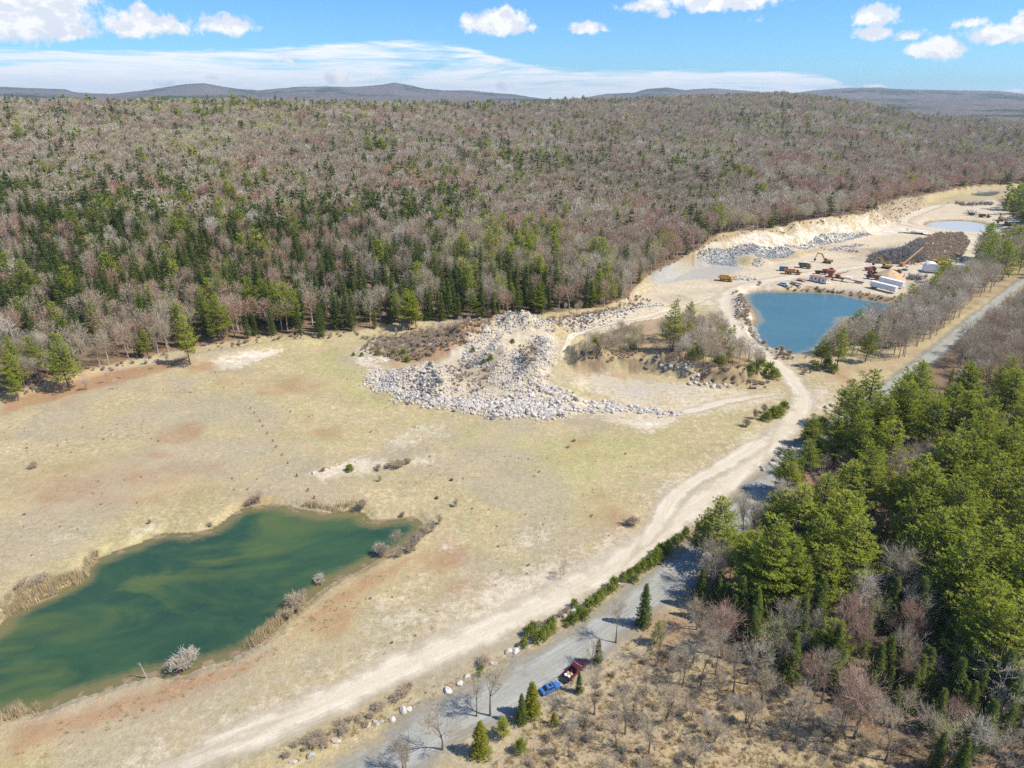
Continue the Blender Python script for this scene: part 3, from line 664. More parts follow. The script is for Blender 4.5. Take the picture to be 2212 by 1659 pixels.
ribbon('dirt_track', [(1195, 818), (1215, 785), (1222, 750), (1240, 728), (1280, 708), (1340, 694), (1420, 682), (1500, 655), (1560, 636)], 4.2, M_TRACK, 0.12)
ribbon('dirt_track', [(1560, 548), (1610, 532), (1650, 522), (1690, 536), (1720, 552)], 6, M_TRACK, 0.2)
ribbon('dirt_track', [(1725, 836), (1780, 838), (1840, 845)], 7, M_TRACK, 0.12)

# ---- the land beyond the hill: valley and mountains
def mountain_material():
    m, t, out = new_mat('far_woods')
    p = pos(t)
    n1 = t.noise(p, 0.0016, 5, 0.6); n2 = t.noise(p, 0.02, 5, 0.7); n3 = t.noise(p, 0.09, 3, 0.7)
    c = t.mix(t.sstep(n3, 0.3, 0.7), (0.17, 0.15, 0.135), (0.27, 0.235, 0.21))
    gm = t.math('ADD', t.math('MULTIPLY', n1, 0.9), t.math('MULTIPLY', n2, 0.45))
    c = t.mix(t.math('MULTIPLY', t.sstep(gm, 0.66, 0.80), 0.9), c, (0.05, 0.085, 0.045))
    principled(t, out, c, 1.0, 0.0, normal=bump(t, t.math('ADD', n3, n2), 1.0, 14.0))
    return m
M_FAR = mountain_material()
SKY1 = [(-600, 186), (-200, 192), (0, 188), (60, 190), (140, 193), (165, 200), (240, 203), (300, 197), (350, 190), (400, 182), (440, 180), (480, 187), (520, 193), (560, 195), (640, 188), (700, 187), (760, 188), (820, 184), (850, 179), (880, 183), (920, 192), (960, 195), (1010, 195), (1060, 200), (1110, 204), (1160, 212), (1210, 218), (1250, 213), (1310, 203), (1370, 200), (1400, 192), (1440, 189), (1480, 195), (1500, 193), (1540, 191), (1600, 195), (1650, 200), (1700, 203), (1760, 195), (1830, 190), (1900, 189), (1940, 193), (2000, 194), (2100, 196), (2160, 197), (2212, 203), (2500, 200), (2900, 195)]
SKY2 = [(-600, 205), (0, 203), (140, 205), (240, 208), (500, 205), (700, 203), (900, 207), (1100, 212), (1300, 218), (1700, 216), (1850, 214), (2000, 218), (2100, 216), (2212, 222), (2900, 220)]
def prof(tab, dist):
    a = []; z = []
    for u, v in tab:
        aa, e = dir_of(u, v); a.append(aa); z.append(CAM_H + dist * math.tan(e))
    return a, z
R1, R2 = 8200.0, 5200.0
a1, z1_ = prof(SKY1, R1); a2, z2_ = prof(SKY2, R2)
mr = np.concatenate([np.arange(2900, 5600, 45), np.arange(5600, 12500, 70)]); mc = np.radians(np.arange(-52, 52.01, 0.14))
RM, AM = np.meshgrid(mr, mc, indexing='ij'); MX = (RM * np.sin(AM)).ravel(); MY = (RM * np.cos(AM)).ravel(); rm = RM.ravel(); am = AM.ravel()
zr1 = np.interp(am, a1, z1_); zr2 = np.interp(am, a2, z2_)
def bumpf(r, r0, w0, w1): return np.where(r < r0, sm(1 - (r0 - r) / w0), sm(1 - (r - r0) / w1))
b1 = bumpf(rm, R1, 2400, 3500); b2 = bumpf(rm, R2, 1500, 1200)
rid = (np.abs(fbm(MX / 900, MY / 900, 61, 4) - 0.5) * 2)
MZ = 40 + (zr1 - 40) * b1 * (1 - 0.30 * rid * (1 - b1 ** 6)) ; MZ = np.maximum(MZ, 40 + (zr2 - 40) * b2 * (1 - 0.25 * rid * (1 - b2 ** 6)))
MZ = MZ + (fbm(MX / 45, MY / 45, 63, 2) - 0.5) * 9 - 5 * (rm < 2960)
I = np.arange(MX.size).reshape(RM.shape)
MF = np.stack([I[:-1, :-1].ravel(), I[:-1, 1:].ravel(), I[1:, 1:].ravel(), I[1:, :-1].ravel()], 1)[:, ::-1]
mo = np_mesh('mountains', np.stack([MX, MY, MZ], 1), MF, M_FAR)
tag(mo, kind='structure')

# ---- air: one closed box round everything
def box_obj(name, x0, x1, y0, y1, z0, z1, mat):
    V = [(x0, y0, z0), (x1, y0, z0), (x1, y1, z0), (x0, y1, z0), (x0, y0, z1), (x1, y0, z1), (x1, y1, z1), (x0, y1, z1)]
    F = [(3, 2, 1, 0), (4, 5, 6, 7), (0, 1, 5, 4), (1, 2, 6, 5), (2, 3, 7, 6), (3, 0, 4, 7)]
    return mesh_obj(name, V, F, mat)
hm, ht, hout = new_mat('haze_air')
pv = ht.node('ShaderNodeVolumePrincipled'); pv.inputs['Color'].default_value = (0.64, 0.82, 1.0, 1); pv.inputs['Density'].default_value = 0.000062
pv.inputs['Anisotropy'].default_value = 0.2
ht.l.new(pv.outputs[0], hout.inputs['Volume'])
haze = box_obj('haze', -11000, 11000, -600, 13500, -9, 345, hm)
tag(haze, kind='stuff')
# ------------------------------------------------------------------ plants
def leaf_material(name, lo, hi, hi2, trans=0.25, region=True, rough=0.8):
    m, t, out = new_mat(name)
    oi = t.node('ShaderNodeObjectInfo')
    p = pos(t)
    n = t.noise(p, 0.9, 3, 0.6)
    c = t.mix(oi.outputs['Random'], lo, hi)
    c = t.mix(t.math('MULTIPLY', t.sstep(n, 0.40, 0.72), 0.7), c, hi2)
    d = t.node('ShaderNodeBsdfDiffuse'); t.l.new(c, d.inputs[0])
    if trans > 0:
        tr = t.node('ShaderNodeBsdfTranslucent'); t.l.new(c, tr.inputs[0])
        mx = t.node('ShaderNodeMixShader'); mx.inputs[0].default_value = trans
        t.l.new(d.outputs[0], mx.inputs[1]); t.l.new(tr.outputs[0], mx.inputs[2]); t.l.new(mx.outputs[0], out.inputs[0])
    else: t.l.new(d.outputs[0], out.inputs[0])
    return m
def twig_material(name, stops, trans=0.15, wscale=0.006, wamt=0.6):
    """colour chosen per tree; neighbouring trees of one stand lean the same way"""
    m, t, out = new_mat(name)
    oi = t.node('ShaderNodeObjectInfo')
    reg = t.noise(oi.outputs['Location'], wscale, 3, 0.6)
    f = t.math('ADD', t.math('MULTIPLY', oi.outputs['Random'], 1 - wamt), t.math('MULTIPLY', t.sstep(reg, 0.3, 0.7), wamt))
    c = t.ramp(f, stops)
    d = t.node('ShaderNodeBsdfDiffuse'); t.l.new(c, d.inputs[0])
    tr = t.node('ShaderNodeBsdfTranslucent'); t.l.new(c, tr.inputs[0])
    mx = t.node('ShaderNodeMixShader'); mx.inputs[0].default_value = trans
    t.l.new(d.outputs[0], mx.inputs[1]); t.l.new(tr.outputs[0], mx.inputs[2]); t.l.new(mx.outputs[0], out.inputs[0])
    return m
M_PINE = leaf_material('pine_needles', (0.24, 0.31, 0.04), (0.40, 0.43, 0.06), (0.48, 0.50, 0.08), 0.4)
M_PINEB = leaf_material('bright_pine_needles', (0.33, 0.40, 0.045), (0.44, 0.48, 0.06), (0.54, 0.56, 0.09), 0.45)  # lighter, yellower needle colour for the pines that stand out
M_SPRUCE = leaf_material('spruce_needles', (0.07, 0.115, 0.034), (0.14, 0.18, 0.04), (0.25, 0.275, 0.055), 0.3)
M_CEDAR = leaf_material('cedar_sprays', (0.20, 0.22, 0.03), (0.27, 0.27, 0.035), (0.30, 0.28, 0.04), 0.3)
M_GREY = twig_material('grey_twigs', [(0.0, (0.38, 0.315, 0.22)), (0.35, (0.50, 0.425, 0.31)), (0.6, (0.47, 0.385, 0.275)), (0.85, (0.60, 0.535, 0.41)), (1.0, (0.52, 0.48, 0.29))])
M_RED = twig_material('budding_red_twigs', [(0.0, (0.46, 0.345, 0.255)), (0.5, (0.49, 0.335, 0.25)), (1.0, (0.52, 0.30, 0.235))])
M_PALE = twig_material('silvery_twigs', [(0.0, (0.64, 0.57, 0.47)), (1.0, (0.72, 0.65, 0.55))])
M_BUD = twig_material('yellow_green_budding_twigs', [(0.0, (0.50, 0.48, 0.24)), (1.0, (0.56, 0.52, 0.27))])
M_BARK = flat_mat('grey_bark', (0.20, 0.165, 0.13), 0.95, 0.1, var=0.3, scale=3)
M_BARKP = flat_mat('pale_bark', (0.42, 0.38, 0.33), 0.9, 0.1, var=0.25, scale=3)
M_BARKD = flat_mat('dark_bark', (0.10, 0.075, 0.06), 0.95, 0.1, var=0.3, scale=3)

class MB:
    flat = False
    def __init__(s): s.v = []; s.f = []
    def tube(s, pts, rad, n=4):
        b = len(s.v); k = len(pts)
        for i, p in enumerate(pts):
            d = (pts[min(i + 1, k - 1)] - pts[max(i - 1, 0)])
            d = d.normalized() if d.length > 1e-6 else Vector((0, 0, 1))
            x = d.cross(Vector((0.3, 0.9, 0.1)));
            if x.length < 1e-3: x = d.cross(Vector((1, 0, 0)))
            x.normalize(); y = d.cross(x)
            for j in range(n):
                a = 2 * math.pi * j / n
                s.v.append(p + (x * math.cos(a) + y * math.sin(a)) * rad[i])
        for i in range(k - 1):
            for j in range(n):
                j2 = (j + 1) % n
                s.f.append((b + i * n + j, b + i * n + j2, b + (i + 1) * n + j2, b + (i + 1) * n + j))
    def tri(s, a, b_, c):
        b = len(s.v); s.v += [a, b_, c]; s.f.append((b, b + 1, b + 2))
    def blade(s, p, d, w, rnd):
        """a thin tapering leaf or twig from p along d"""
        sd = d.cross(Vector((rnd.uniform(-1, 1), rnd.uniform(-1, 1), rnd.uniform(-1, 1)))) if not s.flat else d.cross(Vector((rnd.uniform(-.5, .5), rnd.uniform(-.5, .5), 1)))
        if sd.length < 1e-5: return
        sd = sd.normalized() * (w / 2)
        s.tri(p - sd, p + sd, p + d)
    def box(s, x0, x1, y0, y1, z0, z1):
        b = len(s.v)
        s.v += [Vector(q) for q in [(x0, y0, z0), (x1, y0, z0), (x1, y1, z0), (x0, y1, z0), (x0, y0, z1), (x1, y0, z1), (x1, y1, z1), (x0, y1, z1)]]
        s.f += [tuple(b + i for i in q) for q in [(3, 2, 1, 0), (4, 5, 6, 7), (0, 1, 5, 4), (1, 2, 6, 5), (2, 3, 7, 6), (3, 0, 4, 7)]]
    def mesh(s, name, mat):
        me = bpy.data.meshes.new(name); me.from_pydata([tuple(q) for q in s.v], [], s.f)
        if mat: me.materials.append(mat)
        me.update(); return me
    def obj(s, name, mat, parent=None):
        o = bpy.data.objects.new(name, s.mesh(name, mat)); COL.objects.link(o)
        if parent: o.parent = parent
        return o
def rdir(rnd, up=0.0):
    a = rnd.uniform(0, 2 * math.pi); z = rnd.uniform(-1, 1); q = math.sqrt(1 - z * z)
    return Vector((q * math.cos(a), q * math.sin(a), z + up)).normalized()

def pine(seed, H, lod):
    """white pine: layered, spreading plates of needles; lod 0 near, 1 middle, 2 far"""
    rnd = random.Random(seed); tr = MB(); cr = MB(); cr.flat = True
    lean = Vector((rnd.uniform(-.03, .03), rnd.uniform(-.03, .03), 0))
    def ax(z): return Vector((lean.x * z + 0.12 * math.sin(z * .5 + seed), lean.y * z + 0.12 * math.cos(z * .4 + seed), z))
    n = [8, 5, 3][lod]
    tr.tube([ax(H * i / n) for i in range(n + 1)], [0.012 * H * (1 - 0.93 * i / n) + 0.02 for i in range(n + 1)], [6, 5, 3][lod])
    z = H * rnd.uniform(0.20, 0.30); Rm = H * rnd.uniform(0.25, 0.31)
    step = [0.85, 1.35, 2.1][lod]; big = [0.55, 0.9, 1.7][lod]; wd = [0.17, 0.32, 0.75][lod]
    az0 = rnd.uniform(0, 6.28); bias = rnd.uniform(0, 6.28)
    while z < H * 0.975:
        t = (z / H - 0.2) / 0.8
        R = Rm * (1 - t) ** 0.72 * (0.35 + 0.65 * min(1, (t + 0.12) / 0.22)) * rnd.uniform(0.78, 1.12) + 0.25
        nb = [7, 6, 4][lod] if t < .75 else 5
        az0 += 0.7
        for b in range(nb):
            if rnd.random() < 0.2: continue
            a = az0 + 2 * math.pi * b / nb + rnd.uniform(-.35, .35)
            L = R * rnd.uniform(0.45, 1.25) * (1 + 0.16 * math.cos(a - bias))
            up = 0.10 + 0.55 * t + rnd.uniform(-.08, .1)
            o = ax(z); hd = Vector((math.cos(a), math.sin(a), 0)); sd = Vector((-hd.y, hd.x, 0))
            def bp(s): return o + hd * (L * s) + Vector((0, 0, L * (up * s - 0.10 * s + 0.22 * s * s)))
            if lod < 2: tr.tube([bp(0), bp(.5), bp(.95)], [0.05 + .012 * L, .035 + .006 * L, .02], 3)
            m = max(2, int(L / [0.42, 0.8, 1.5][lod]))
            for i in range(m):
                s_ = 0.28 + 0.72 * (i + rnd.random()) / m
                w = L * 0.40 * (1.15 - s_) + 0.12
                for side in (-1, 1):
                    k = max(1, int(w / [0.42, 0.8, 1.4][lod]))
                    for j in range(k):
                        q = bp(s_) + (sd * side * w * (j + rnd.random()) / k) + hd * (w * 0.35 * rnd.random()) + Vector((0, 0, rnd.uniform(-.10, .16)))
                        for _ in range([5, 4, 3][lod]):
                            d = (hd * 0.6 + sd * side * 0.35 + rdir(rnd, 0.3) * 0.6).normalized()
                            cr.blade(q, d * big * rnd.uniform(.7, 1.2), wd, rnd)
        z += step * rnd.uniform(.8, 1.25) * (1 - 0.25 * t)
    for _ in range([14, 8, 4][lod]):
        cr.blade(ax(H * rnd.uniform(.93, 1)), (rdir(rnd, 1.4)) * big * 1.1, wd, rnd)
    return tr, cr

def spruce(seed, H, lod, slim=0.16):
    rnd = random.Random(seed); tr = MB(); cr = MB(); cr.flat = True
    tr.tube([Vector((0, 0, 0)), Vector((0, 0, H * .5)), Vector((0, 0, H))], [.012 * H + .02, .008 * H, .01], [5, 4, 3][lod])
    z = H * rnd.uniform(.05, .14); Rm = H * slim
    step = [0.36, 0.62, 1.3][lod]; big = [0.42, 0.75, 1.5][lod]; wd = [0.15, 0.30, 0.8][lod]
    while z < H * .985:
        t = z / H
        R = Rm * (1 - t) ** 0.85 * rnd.uniform(.75, 1.15) + .12
        nb = [8, 6, 4][lod]
        a0 = rnd.uniform(0, 6.28)
        for b in range(nb):
            a = a0 + 6.283 * b / nb + rnd.uniform(-.3, .3); L = R * rnd.uniform(.7, 1.15)
            hd = Vector((math.cos(a), math.sin(a), 0)); sd = Vector((-hd.y, hd.x, 0)); dr = -0.30 + 0.5 * t
            m = max(1, int(L / [0.32, 0.55, 1.1][lod]) + 1)
            for i in range(m):
                s_ = (i + rnd.random()) / m; w = L * .28 * (1.1 - s_) + .08
                for side in (-1, 1):
                    q = Vector((0, 0, z)) + hd * (L * s_) + sd * side * w * rnd.random() + Vector((0, 0, L * s_ * dr))
                    for _ in range([3, 2, 2][lod]):
                        d = (hd * .8 + sd * side * .4 + rdir(rnd, 0.05) * .6).normalized()
                        cr.blade(q, d * big * rnd.uniform(.7, 1.1), wd, rnd)
        z += step * rnd.uniform(.8, 1.2)
    for _ in range(5): cr.blade(Vector((0, 0, H * .96)), rdir(rnd, 2.5) * big, wd * .8, rnd)
    return tr, cr

def bare(seed, H, lod, spread=0.30, stems=1, base=0.32, twigw=1.0, dens=1.0):
    """leafless deciduous tree"""
    rnd = random.Random(seed); tr = MB(); cr = MB()
    def grow(p, d, L, r, lv, maxlv):
        n = 3 if lod < 2 and lv < 2 else 2
        pts = [p]; rad = [r]; q = p; dd = d
        for i in range(n):
            dd = (dd + rdir(rnd, 0.22) * 0.17).normalized(); q = q + dd * (L / n); pts.append(q); rad.append(r * (1 - 0.55 * (i + 1) / n))
        (tr if lv < 2 else cr).tube(pts, rad, [5, 4, 3, 3][min(lv, 3)] if lod < 2 else 3)
        if lv >= maxlv:
            k = int([7, 6, 9][lod] * dens)
            for _ in range(k):
                s_ = rnd.uniform(.15, 1); o = pts[0].lerp(pts[-1], s_)
                cr.blade(o, (dd * .75 + rdir(rnd, .35) * .85).normalized() * L * rnd.uniform(.5, 1.0), [0.035, 0.065, 0.15][lod] * twigw, rnd)
            return
        nc = [5, 4, 4][lod] if lv else [7, 6, 5][lod]
        for i in range(nc):
            s_ = rnd.uniform(.35, 1) if lv else rnd.uniform(0.05, 1.0) ** .8
            ii = min(int(s_ * n), n - 1); o = pts[ii].lerp(pts[ii + 1], s_ * n - ii)
            ang = rnd.uniform(.35, .85) * (1.0 if lv else 1.15 - .5 * s_)
            side = rdir(rnd); side = (side - dd * side.dot(dd)).normalized()
            nd = (dd * math.cos(ang) + side * math.sin(ang) + Vector((0, 0, .18))).normalized()
            grow(o, nd, L * rnd.uniform(.5, .72) * (1.25 if lv == 0 else 1) * (1.1 - .35 * s_ if lv == 0 else 1), r * (.5 if lv else .42), lv + 1, maxlv)
    for s_ in range(stems):
        lean = Vector((rnd.uniform(-.3, .3), rnd.uniform(-.3, .3), 0)) * (0.6 if stems > 1 else .15)
        Hs = H * (1 if s_ == 0 else rnd.uniform(.6, .95))
        off = Vector((rnd.uniform(-.4, .4), rnd.uniform(-.4, .4), 0)) * (stems > 1)
        bt = (Vector((0, 0, 1)) + lean).normalized()
        b0 = off + bt * Hs * base
        r0 = 0.013 * Hs + .03
        tr.tube([off, off + bt * Hs * base * .5, b0], [r0 * 1.25, r0 * 1.05, r0], 5 if lod < 2 else 3)
        grow(b0, bt, Hs * .55, r0, 0, [3, 2, 1][lod])
    # bring to the asked height
    zmax = max(v.z for v in tr.v + cr.v); k = H / zmax
    sx = spread * H / max(0.1, sorted(math.hypot(v.x, v.y) for v in cr.v)[int(len(cr.v) * .97)])
    for v in tr.v + cr.v:
        v.z *= k; hh = min(1, v.z / (H * .3)); v.x *= 1 + (sx - 1) * hh; v.y *= 1 + (sx - 1) * hh
    nf = int([230, 420, 240][lod] * dens)
    for _ in range(nf):
        d = rdir(rnd, .35); q = rnd.uniform(.45, 1.0)
        lump = 1 + .22 * math.sin(3 * math.atan2(d.y, d.x) + seed) * (1 - abs(d.z)) + .12 * math.sin(5 * d.z * 3 + seed)
        o = Vector((d.x * spread * H * q * lump, d.y * spread * H * q * lump, H * (.64 + .36 * d.z * q * (1 if d.z > 0 else .85))))
        cr.blade(o, (Vector((d.x, d.y, .55 + d.z * .4)).normalized() * .8 + rdir(rnd, .1) * .5) * H * rnd.uniform(.05, .11), [.034, .085, .185][lod] * twigw, rnd)
    return tr, cr

def shrub(seed, H, R, n=120, w=0.04, fuzz=4):
    rnd = random.Random(seed); cr = MB()
    for _ in range(n):
        a = rnd.uniform(0, 6.28); q = rnd.random() ** .6
        d = Vector((math.cos(a) * R * q, math.sin(a) * R * q, H * rnd.uniform(.6, 1) * (1 - .45 * q * q)))
        b = Vector((math.cos(a) * R * .22 * q, math.sin(a) * R * .22 * q, 0))
        cr.blade(b, d, w * 1.3, rnd)
        for _ in range(fuzz):
            s_ = rnd.uniform(.35, .95)
            cr.blade(b + d * s_, (d.normalized() * .5 + rdir(rnd, .3) * .8) * H * .25, w, rnd)
    return cr
def bushy(seed, H, R, n=420, w=0.16):
    """small dense evergreen shrub or young pine"""
    rnd = random.Random(seed); cr = MB()
    for _ in range(n):
        t = rnd.random() ** .8; a = rnd.uniform(0, 6.28)
        rr = R * (1 - t) ** .6 * rnd.uniform(.35, 1.05) * (1 + .25 * math.sin(3 * a + seed))
        p = Vector((math.cos(a) * rr, math.sin(a) * rr, t * H * .93 + .05))
        cr.blade(p, (Vector((math.cos(a), math.sin(a), .7)) * .6 + rdir(rnd, .3) * .7).normalized() * rnd.uniform(.3, .5), w, rnd)
    return cr

# prototypes: per kind a list of variants per level: (height, [trunk mesh, crown mesh])
def proto(fn, name, tmat, cmat, H, *a, **k):
    tr, cr = fn(*a, **k)
    return (H, tr.mesh('trunk', tmat), cr.mesh('crown', cmat))
PR = {}
PR['pine', 0] = [proto(pine, 'p', M_BARKD, M_PINE, h, 100 + i, h, 0) for i, h in enumerate((17, 19, 15, 20, 16))]
PR['pine', 1] = [proto(pine, 'p', M_BARKD, M_PINE, h, 120 + i, h, 1) for i, h in enumerate((17, 19, 15, 18))]
PR['pine', 2] = [proto(pine, 'p', M_BARKD, M_PINE, h, 140 + i, h, 2) for i, h in enumerate((17, 19, 15, 18))]
PR['spruce', 0] = [proto(spruce, 's', M_BARKD, M_SPRUCE, h, 200 + i, h, 0, s) for i, (h, s) in enumerate(((12, .20), (13, .17), (10, .22), (14, .18)))]
PR['spruce', 1] = [proto(spruce, 's', M_BARKD, M_SPRUCE, h, 220 + i, h, 1, s) for i, (h, s) in enumerate(((12, .16), (13, .18), (11, .15)))]
PR['spruce', 2] = [proto(spruce, 's', M_BARKD, M_SPRUCE, h, 240 + i, h, 2, s) for i, (h, s) in enumerate(((12, .24), (13, .26), (11, .22)))]
PR['bare', 0] = [proto(bare, 'b', M_BARK, M_GREY, h, 300 + i, h, 0, sp_, st, ba) for i, (h, sp_, st, ba) in enumerate(((12, .30, 1, .3), (13, .25, 1, .38), (11, .34, 2, .2), (12, .28, 3, .15), (10, .36, 1, .25), (13, .2, 1, .45)))]
PR['bare', 1] = [proto(bare, 'b', M_BARKP, M_GREY, h, 320 + i, h, 1, sp_, st, ba, 1.25, 1.3) for i, (h, sp_, st, ba) in enumerate(((13, .27, 1, .3), (14, .22, 1, .4), (12, .32, 1, .25), (13, .24, 2, .3), (14, .18, 1, .45)))]
PR['bare', 2] = [proto(bare, 'b', M_BARKP, M_GREY, h, 340 + i, h, 2, sp_, st, ba, 1.5, 1.6) for i, (h, sp_, st, ba) in enumerate(((13, .30, 1, .3), (14, .27, 1, .35), (12, .34, 1, .25), (13, .30, 1, .3)))]
def alt(kind, mat):
    out = []
    for lod in (0, 1, 2):
        L = []
        for (h, a, b) in PR['bare', lod]:
            c = b.copy(); c.materials.clear(); c.materials.append(mat); L.append((h, a, c))
        PR[kind, lod] = L
alt('maple', M_RED); alt('birch', M_PALE); alt('aspen', M_BUD)
PR['sapling', 0] = [proto(bare, 'b', M_BARK, M_GREY, h, 360 + i, h, 1, .22, 1, .3, .8, .7) for i, h in enumerate((5, 6, 5))]

FRAME = lambda u, v, d, mg: (u > -mg) & (u < 2212 + mg) & (v < 1659 + mg) & (d > 5)
TREES = []        # (kind, x, y, h, manual label or None, cat)
RNG = np.random.RandomState(5)
def add_trees(kind, tops, hs, label=None, seed=0):
    """trees whose top shows at these photo points"""
    for (uv, h) in zip(tops, hs):
        x, y = hits([uv], h)[0]; TREES.append((kind, x, y, h, label))
def add_bases(kind, bases, hs, label=None):
    for (x, y), h in zip(hits(bases), hs): TREES.append((kind, x, y, h, label))

# ---- single pines that stand out
PL = [(140, 573, 18), (40, 560, 18), (113, 653, 15), (117, 721, 17), (60, 726, 13), (10, 726, 14), (353, 630, 12), (390, 680, 16), (307, 713, 9), (467, 583, 18), (463, 638, 16), (448, 600, 16), (533, 596, 17), (560, 602, 14), (593, 603, 18), (610, 612, 15), (627, 620, 15),
      (217, 553, 15), (363, 560, 12), (877, 623, 15), (1297, 583, 14), (1277, 603, 11), (950, 433, 16), (1030, 410, 15), (1040, 420, 15), (1330, 446, 15), (1353, 423, 16), (1356, 440, 13), (1220, 433, 15), (1283, 513, 15), (1303, 513, 16), (1433, 496, 13), (1452, 502, 12),
      (794, 293, 22), (1200, 266, 20), (550, 493, 21), (300, 317, 19), (383, 310, 17), (107, 267, 20), (33, 267, 20), (330, 207, 20), (502, 203, 22), (383, 201, 18), (697, 247, 19), (820, 520, 15), (835, 525, 13), (225, 545, 17), (10, 545, 16), (820, 300, 15),
      (1425, 505, 12), (1445, 500, 10), (895, 640, 12), (1000, 560, 14), (1010, 575, 13), (35, 640, 14), (18, 760, 12), (20, 800, 9)]
add_trees('pine', [(a, b) for a, b, c in PL], [c * 1.32 for a, b, c in PL])
r1 = random.Random(3)
stand = [(1060, 440), (1100, 470), (1165, 420), (1220, 470), (1225, 530), (1160, 560), (1110, 575), (1050, 520), (1040, 480)]
st = np.array(stand); n_ = 0
while n_ < 34:
    q = (r1.uniform(1040, 1226), r1.uniform(418, 560))
    if inpoly(np.array([q[0]]), np.array([q[1]]), stand)[0]: add_trees('pine', [q], [r1.uniform(17, 21)]); n_ += 1
N_BRIGHT = len(TREES)
# ---- near right: the tall pines beside the gravel road
NP = [(1858, 843, 19), (1895, 800, 18), (1842, 820, 14), (1995, 786, 19), (1968, 806, 18), (2025, 853, 16), (2075, 830, 18), (2150, 860, 18), (1815, 900, 13), (1758, 896, 9), (1752, 946, 10), (1715, 975, 11), (1882, 960, 17), (1845, 1000, 18), (1785, 1026, 18),
      (1942, 915, 16), (2142, 886, 18), (2108, 930, 18), (2058, 946, 18), (2025, 1013, 18), (2092, 1036, 19), (2175, 986, 19), (2200, 920, 18), (1742, 1050, 17), (1558, 1073, 15), (1692, 1120, 19), (1858, 1120, 18), (1830, 1060, 18), (2092, 1165, 19), (2165, 1130, 19), (2158, 1240, 18),
      (2142, 1300, 16), (2040, 1100, 18), (1990, 1060, 17), (2230, 1050, 19), (2240, 1180, 19), (2215, 1310, 18), (1720, 1170, 15), (1800, 1180, 14), (1640, 1150, 13), (2205, 800, 17), (2190, 770, 16), (2100, 905, 17), (1700, 1060, 14), (1780, 1110, 16), (2100, 1100, 17), (1930, 860, 16), (1905, 850, 17), (2260, 900, 19), (1870, 890, 16), (1525, 1120, 9)]
NEARLAB = 'tall bright green white pine in the dense stand along the gravel road'
add_trees('pine', [(a, b) for a, b, c in NP], [c * 1.22 for a, b, c in NP], NEARLAB)
NS = [(1742, 1293, 12), (1608, 1245, 10), (1555, 1250, 9), (1572, 1262, 8), (1942, 1250, 11), (1815, 1353, 11), (1908, 1390, 10), (2005, 1393, 9), (1998, 1420, 9), (1982, 1440, 8), (2015, 1405, 9), (1955, 1400, 9), (2042, 1490, 8), (2198, 1480, 9), (2082, 1426, 10), (2120, 1400, 9), (1790, 1370, 8), (1640, 1275, 9),
      (1590, 1290, 7), (1880, 1320, 9), (2060, 1340, 10), (1970, 1330, 8), (2150, 1520, 8), (2190, 1400, 12), (1720, 1370, 9), (1532, 1280, 6), (1930, 1440, 7), (2025, 1455, 7), (2090, 1480, 7), (1700, 1330, 8), (2130, 1450, 9), (2180, 1360, 11), (1850, 1270, 10), (2000, 1250, 12), (1780, 1250, 12), (1660, 1230, 10), (1520, 1230, 8)]
add_trees('spruce', [(a, b) for a, b, c in NS], [c * 1.3 for a, b, c in NS], 'dark pointed spruce among the trees on the near right')
NB = [('maple', 1575, 1306, 10), ('maple', 1858, 1290, 13), ('maple', 1888, 1433, 12), ('maple', 1850, 1450, 10), ('bare', 1742, 1493, 9), ('bare', 1635, 1363, 9), ('bare', 1528, 1373, 9), ('bare', 1485, 1398, 7), ('bare', 1992, 1170, 13), ('birch', 1892, 1229, 10), ('birch', 2005, 1268, 10), ('birch', 2172, 1413, 11),
      ('birch', 2125, 1553, 7), ('birch', 1525, 1130, 12), ('bare', 1800, 1410, 9), ('bare', 1560, 1360, 8), ('bare', 1690, 1380, 8), ('maple', 1760, 1420, 8), ('bare', 1950, 1520, 9), ('bare', 2040, 1540, 8), ('bare', 2190, 1560, 9), ('bare', 1960, 1190, 12), ('bare', 1600, 1400, 8), ('aspen', 1695, 1330, 9), ('aspen', 1905, 1280, 9),
      ('bare', 1620, 1060, 12), ('bare', 1600, 1040, 12), ('bare', 1580, 1075, 11), ('bare', 1640, 1080, 11), ('bare', 1660, 1010, 10), ('bare', 1690, 990, 9), ('maple', 1780, 1000, 11), ('bare', 1960, 960, 12), ('maple', 1970, 990, 13), ('bare', 1985, 940, 12), ('bare', 1720, 1180, 10), ('bare', 1500, 1180, 9), ('bare', 1560, 1160, 10),
      ('bare', 1510, 1330, 9), ('bare', 1540, 1190, 9), ('bare', 1880, 1470, 8), ('bare', 1820, 1520, 7), ('aspen', 2080, 1560, 7), ('bare', 1660, 1440, 7), ('bare', 1450, 1470, 7), ('bare', 1400, 1450, 6), ('bare', 1560, 1450, 6), ('bare', 1500, 1510, 5), ('bare', 1410, 1550, 7), ('bare', 1360, 1480, 8), ('bare', 1290, 1450, 8),
      ('bare', 1620, 1500, 6), ('bare', 1335, 1555, 6), ('bare', 1230, 1580, 6), ('bare', 1480, 1600, 6), ('bare', 1550, 1560, 5), ('bare', 1265, 1510, 6), ('bare', 1430, 1350, 7), ('maple', 2080, 1500, 7), ('maple', 1990, 1300, 10), ('bare', 1730, 1300, 11), ('maple', 1980, 1400, 9)]
for kd, a, b, h in NB: add_trees(kd, [(a, b)], [h * (1.4 if h > 6.5 else 1.2)])
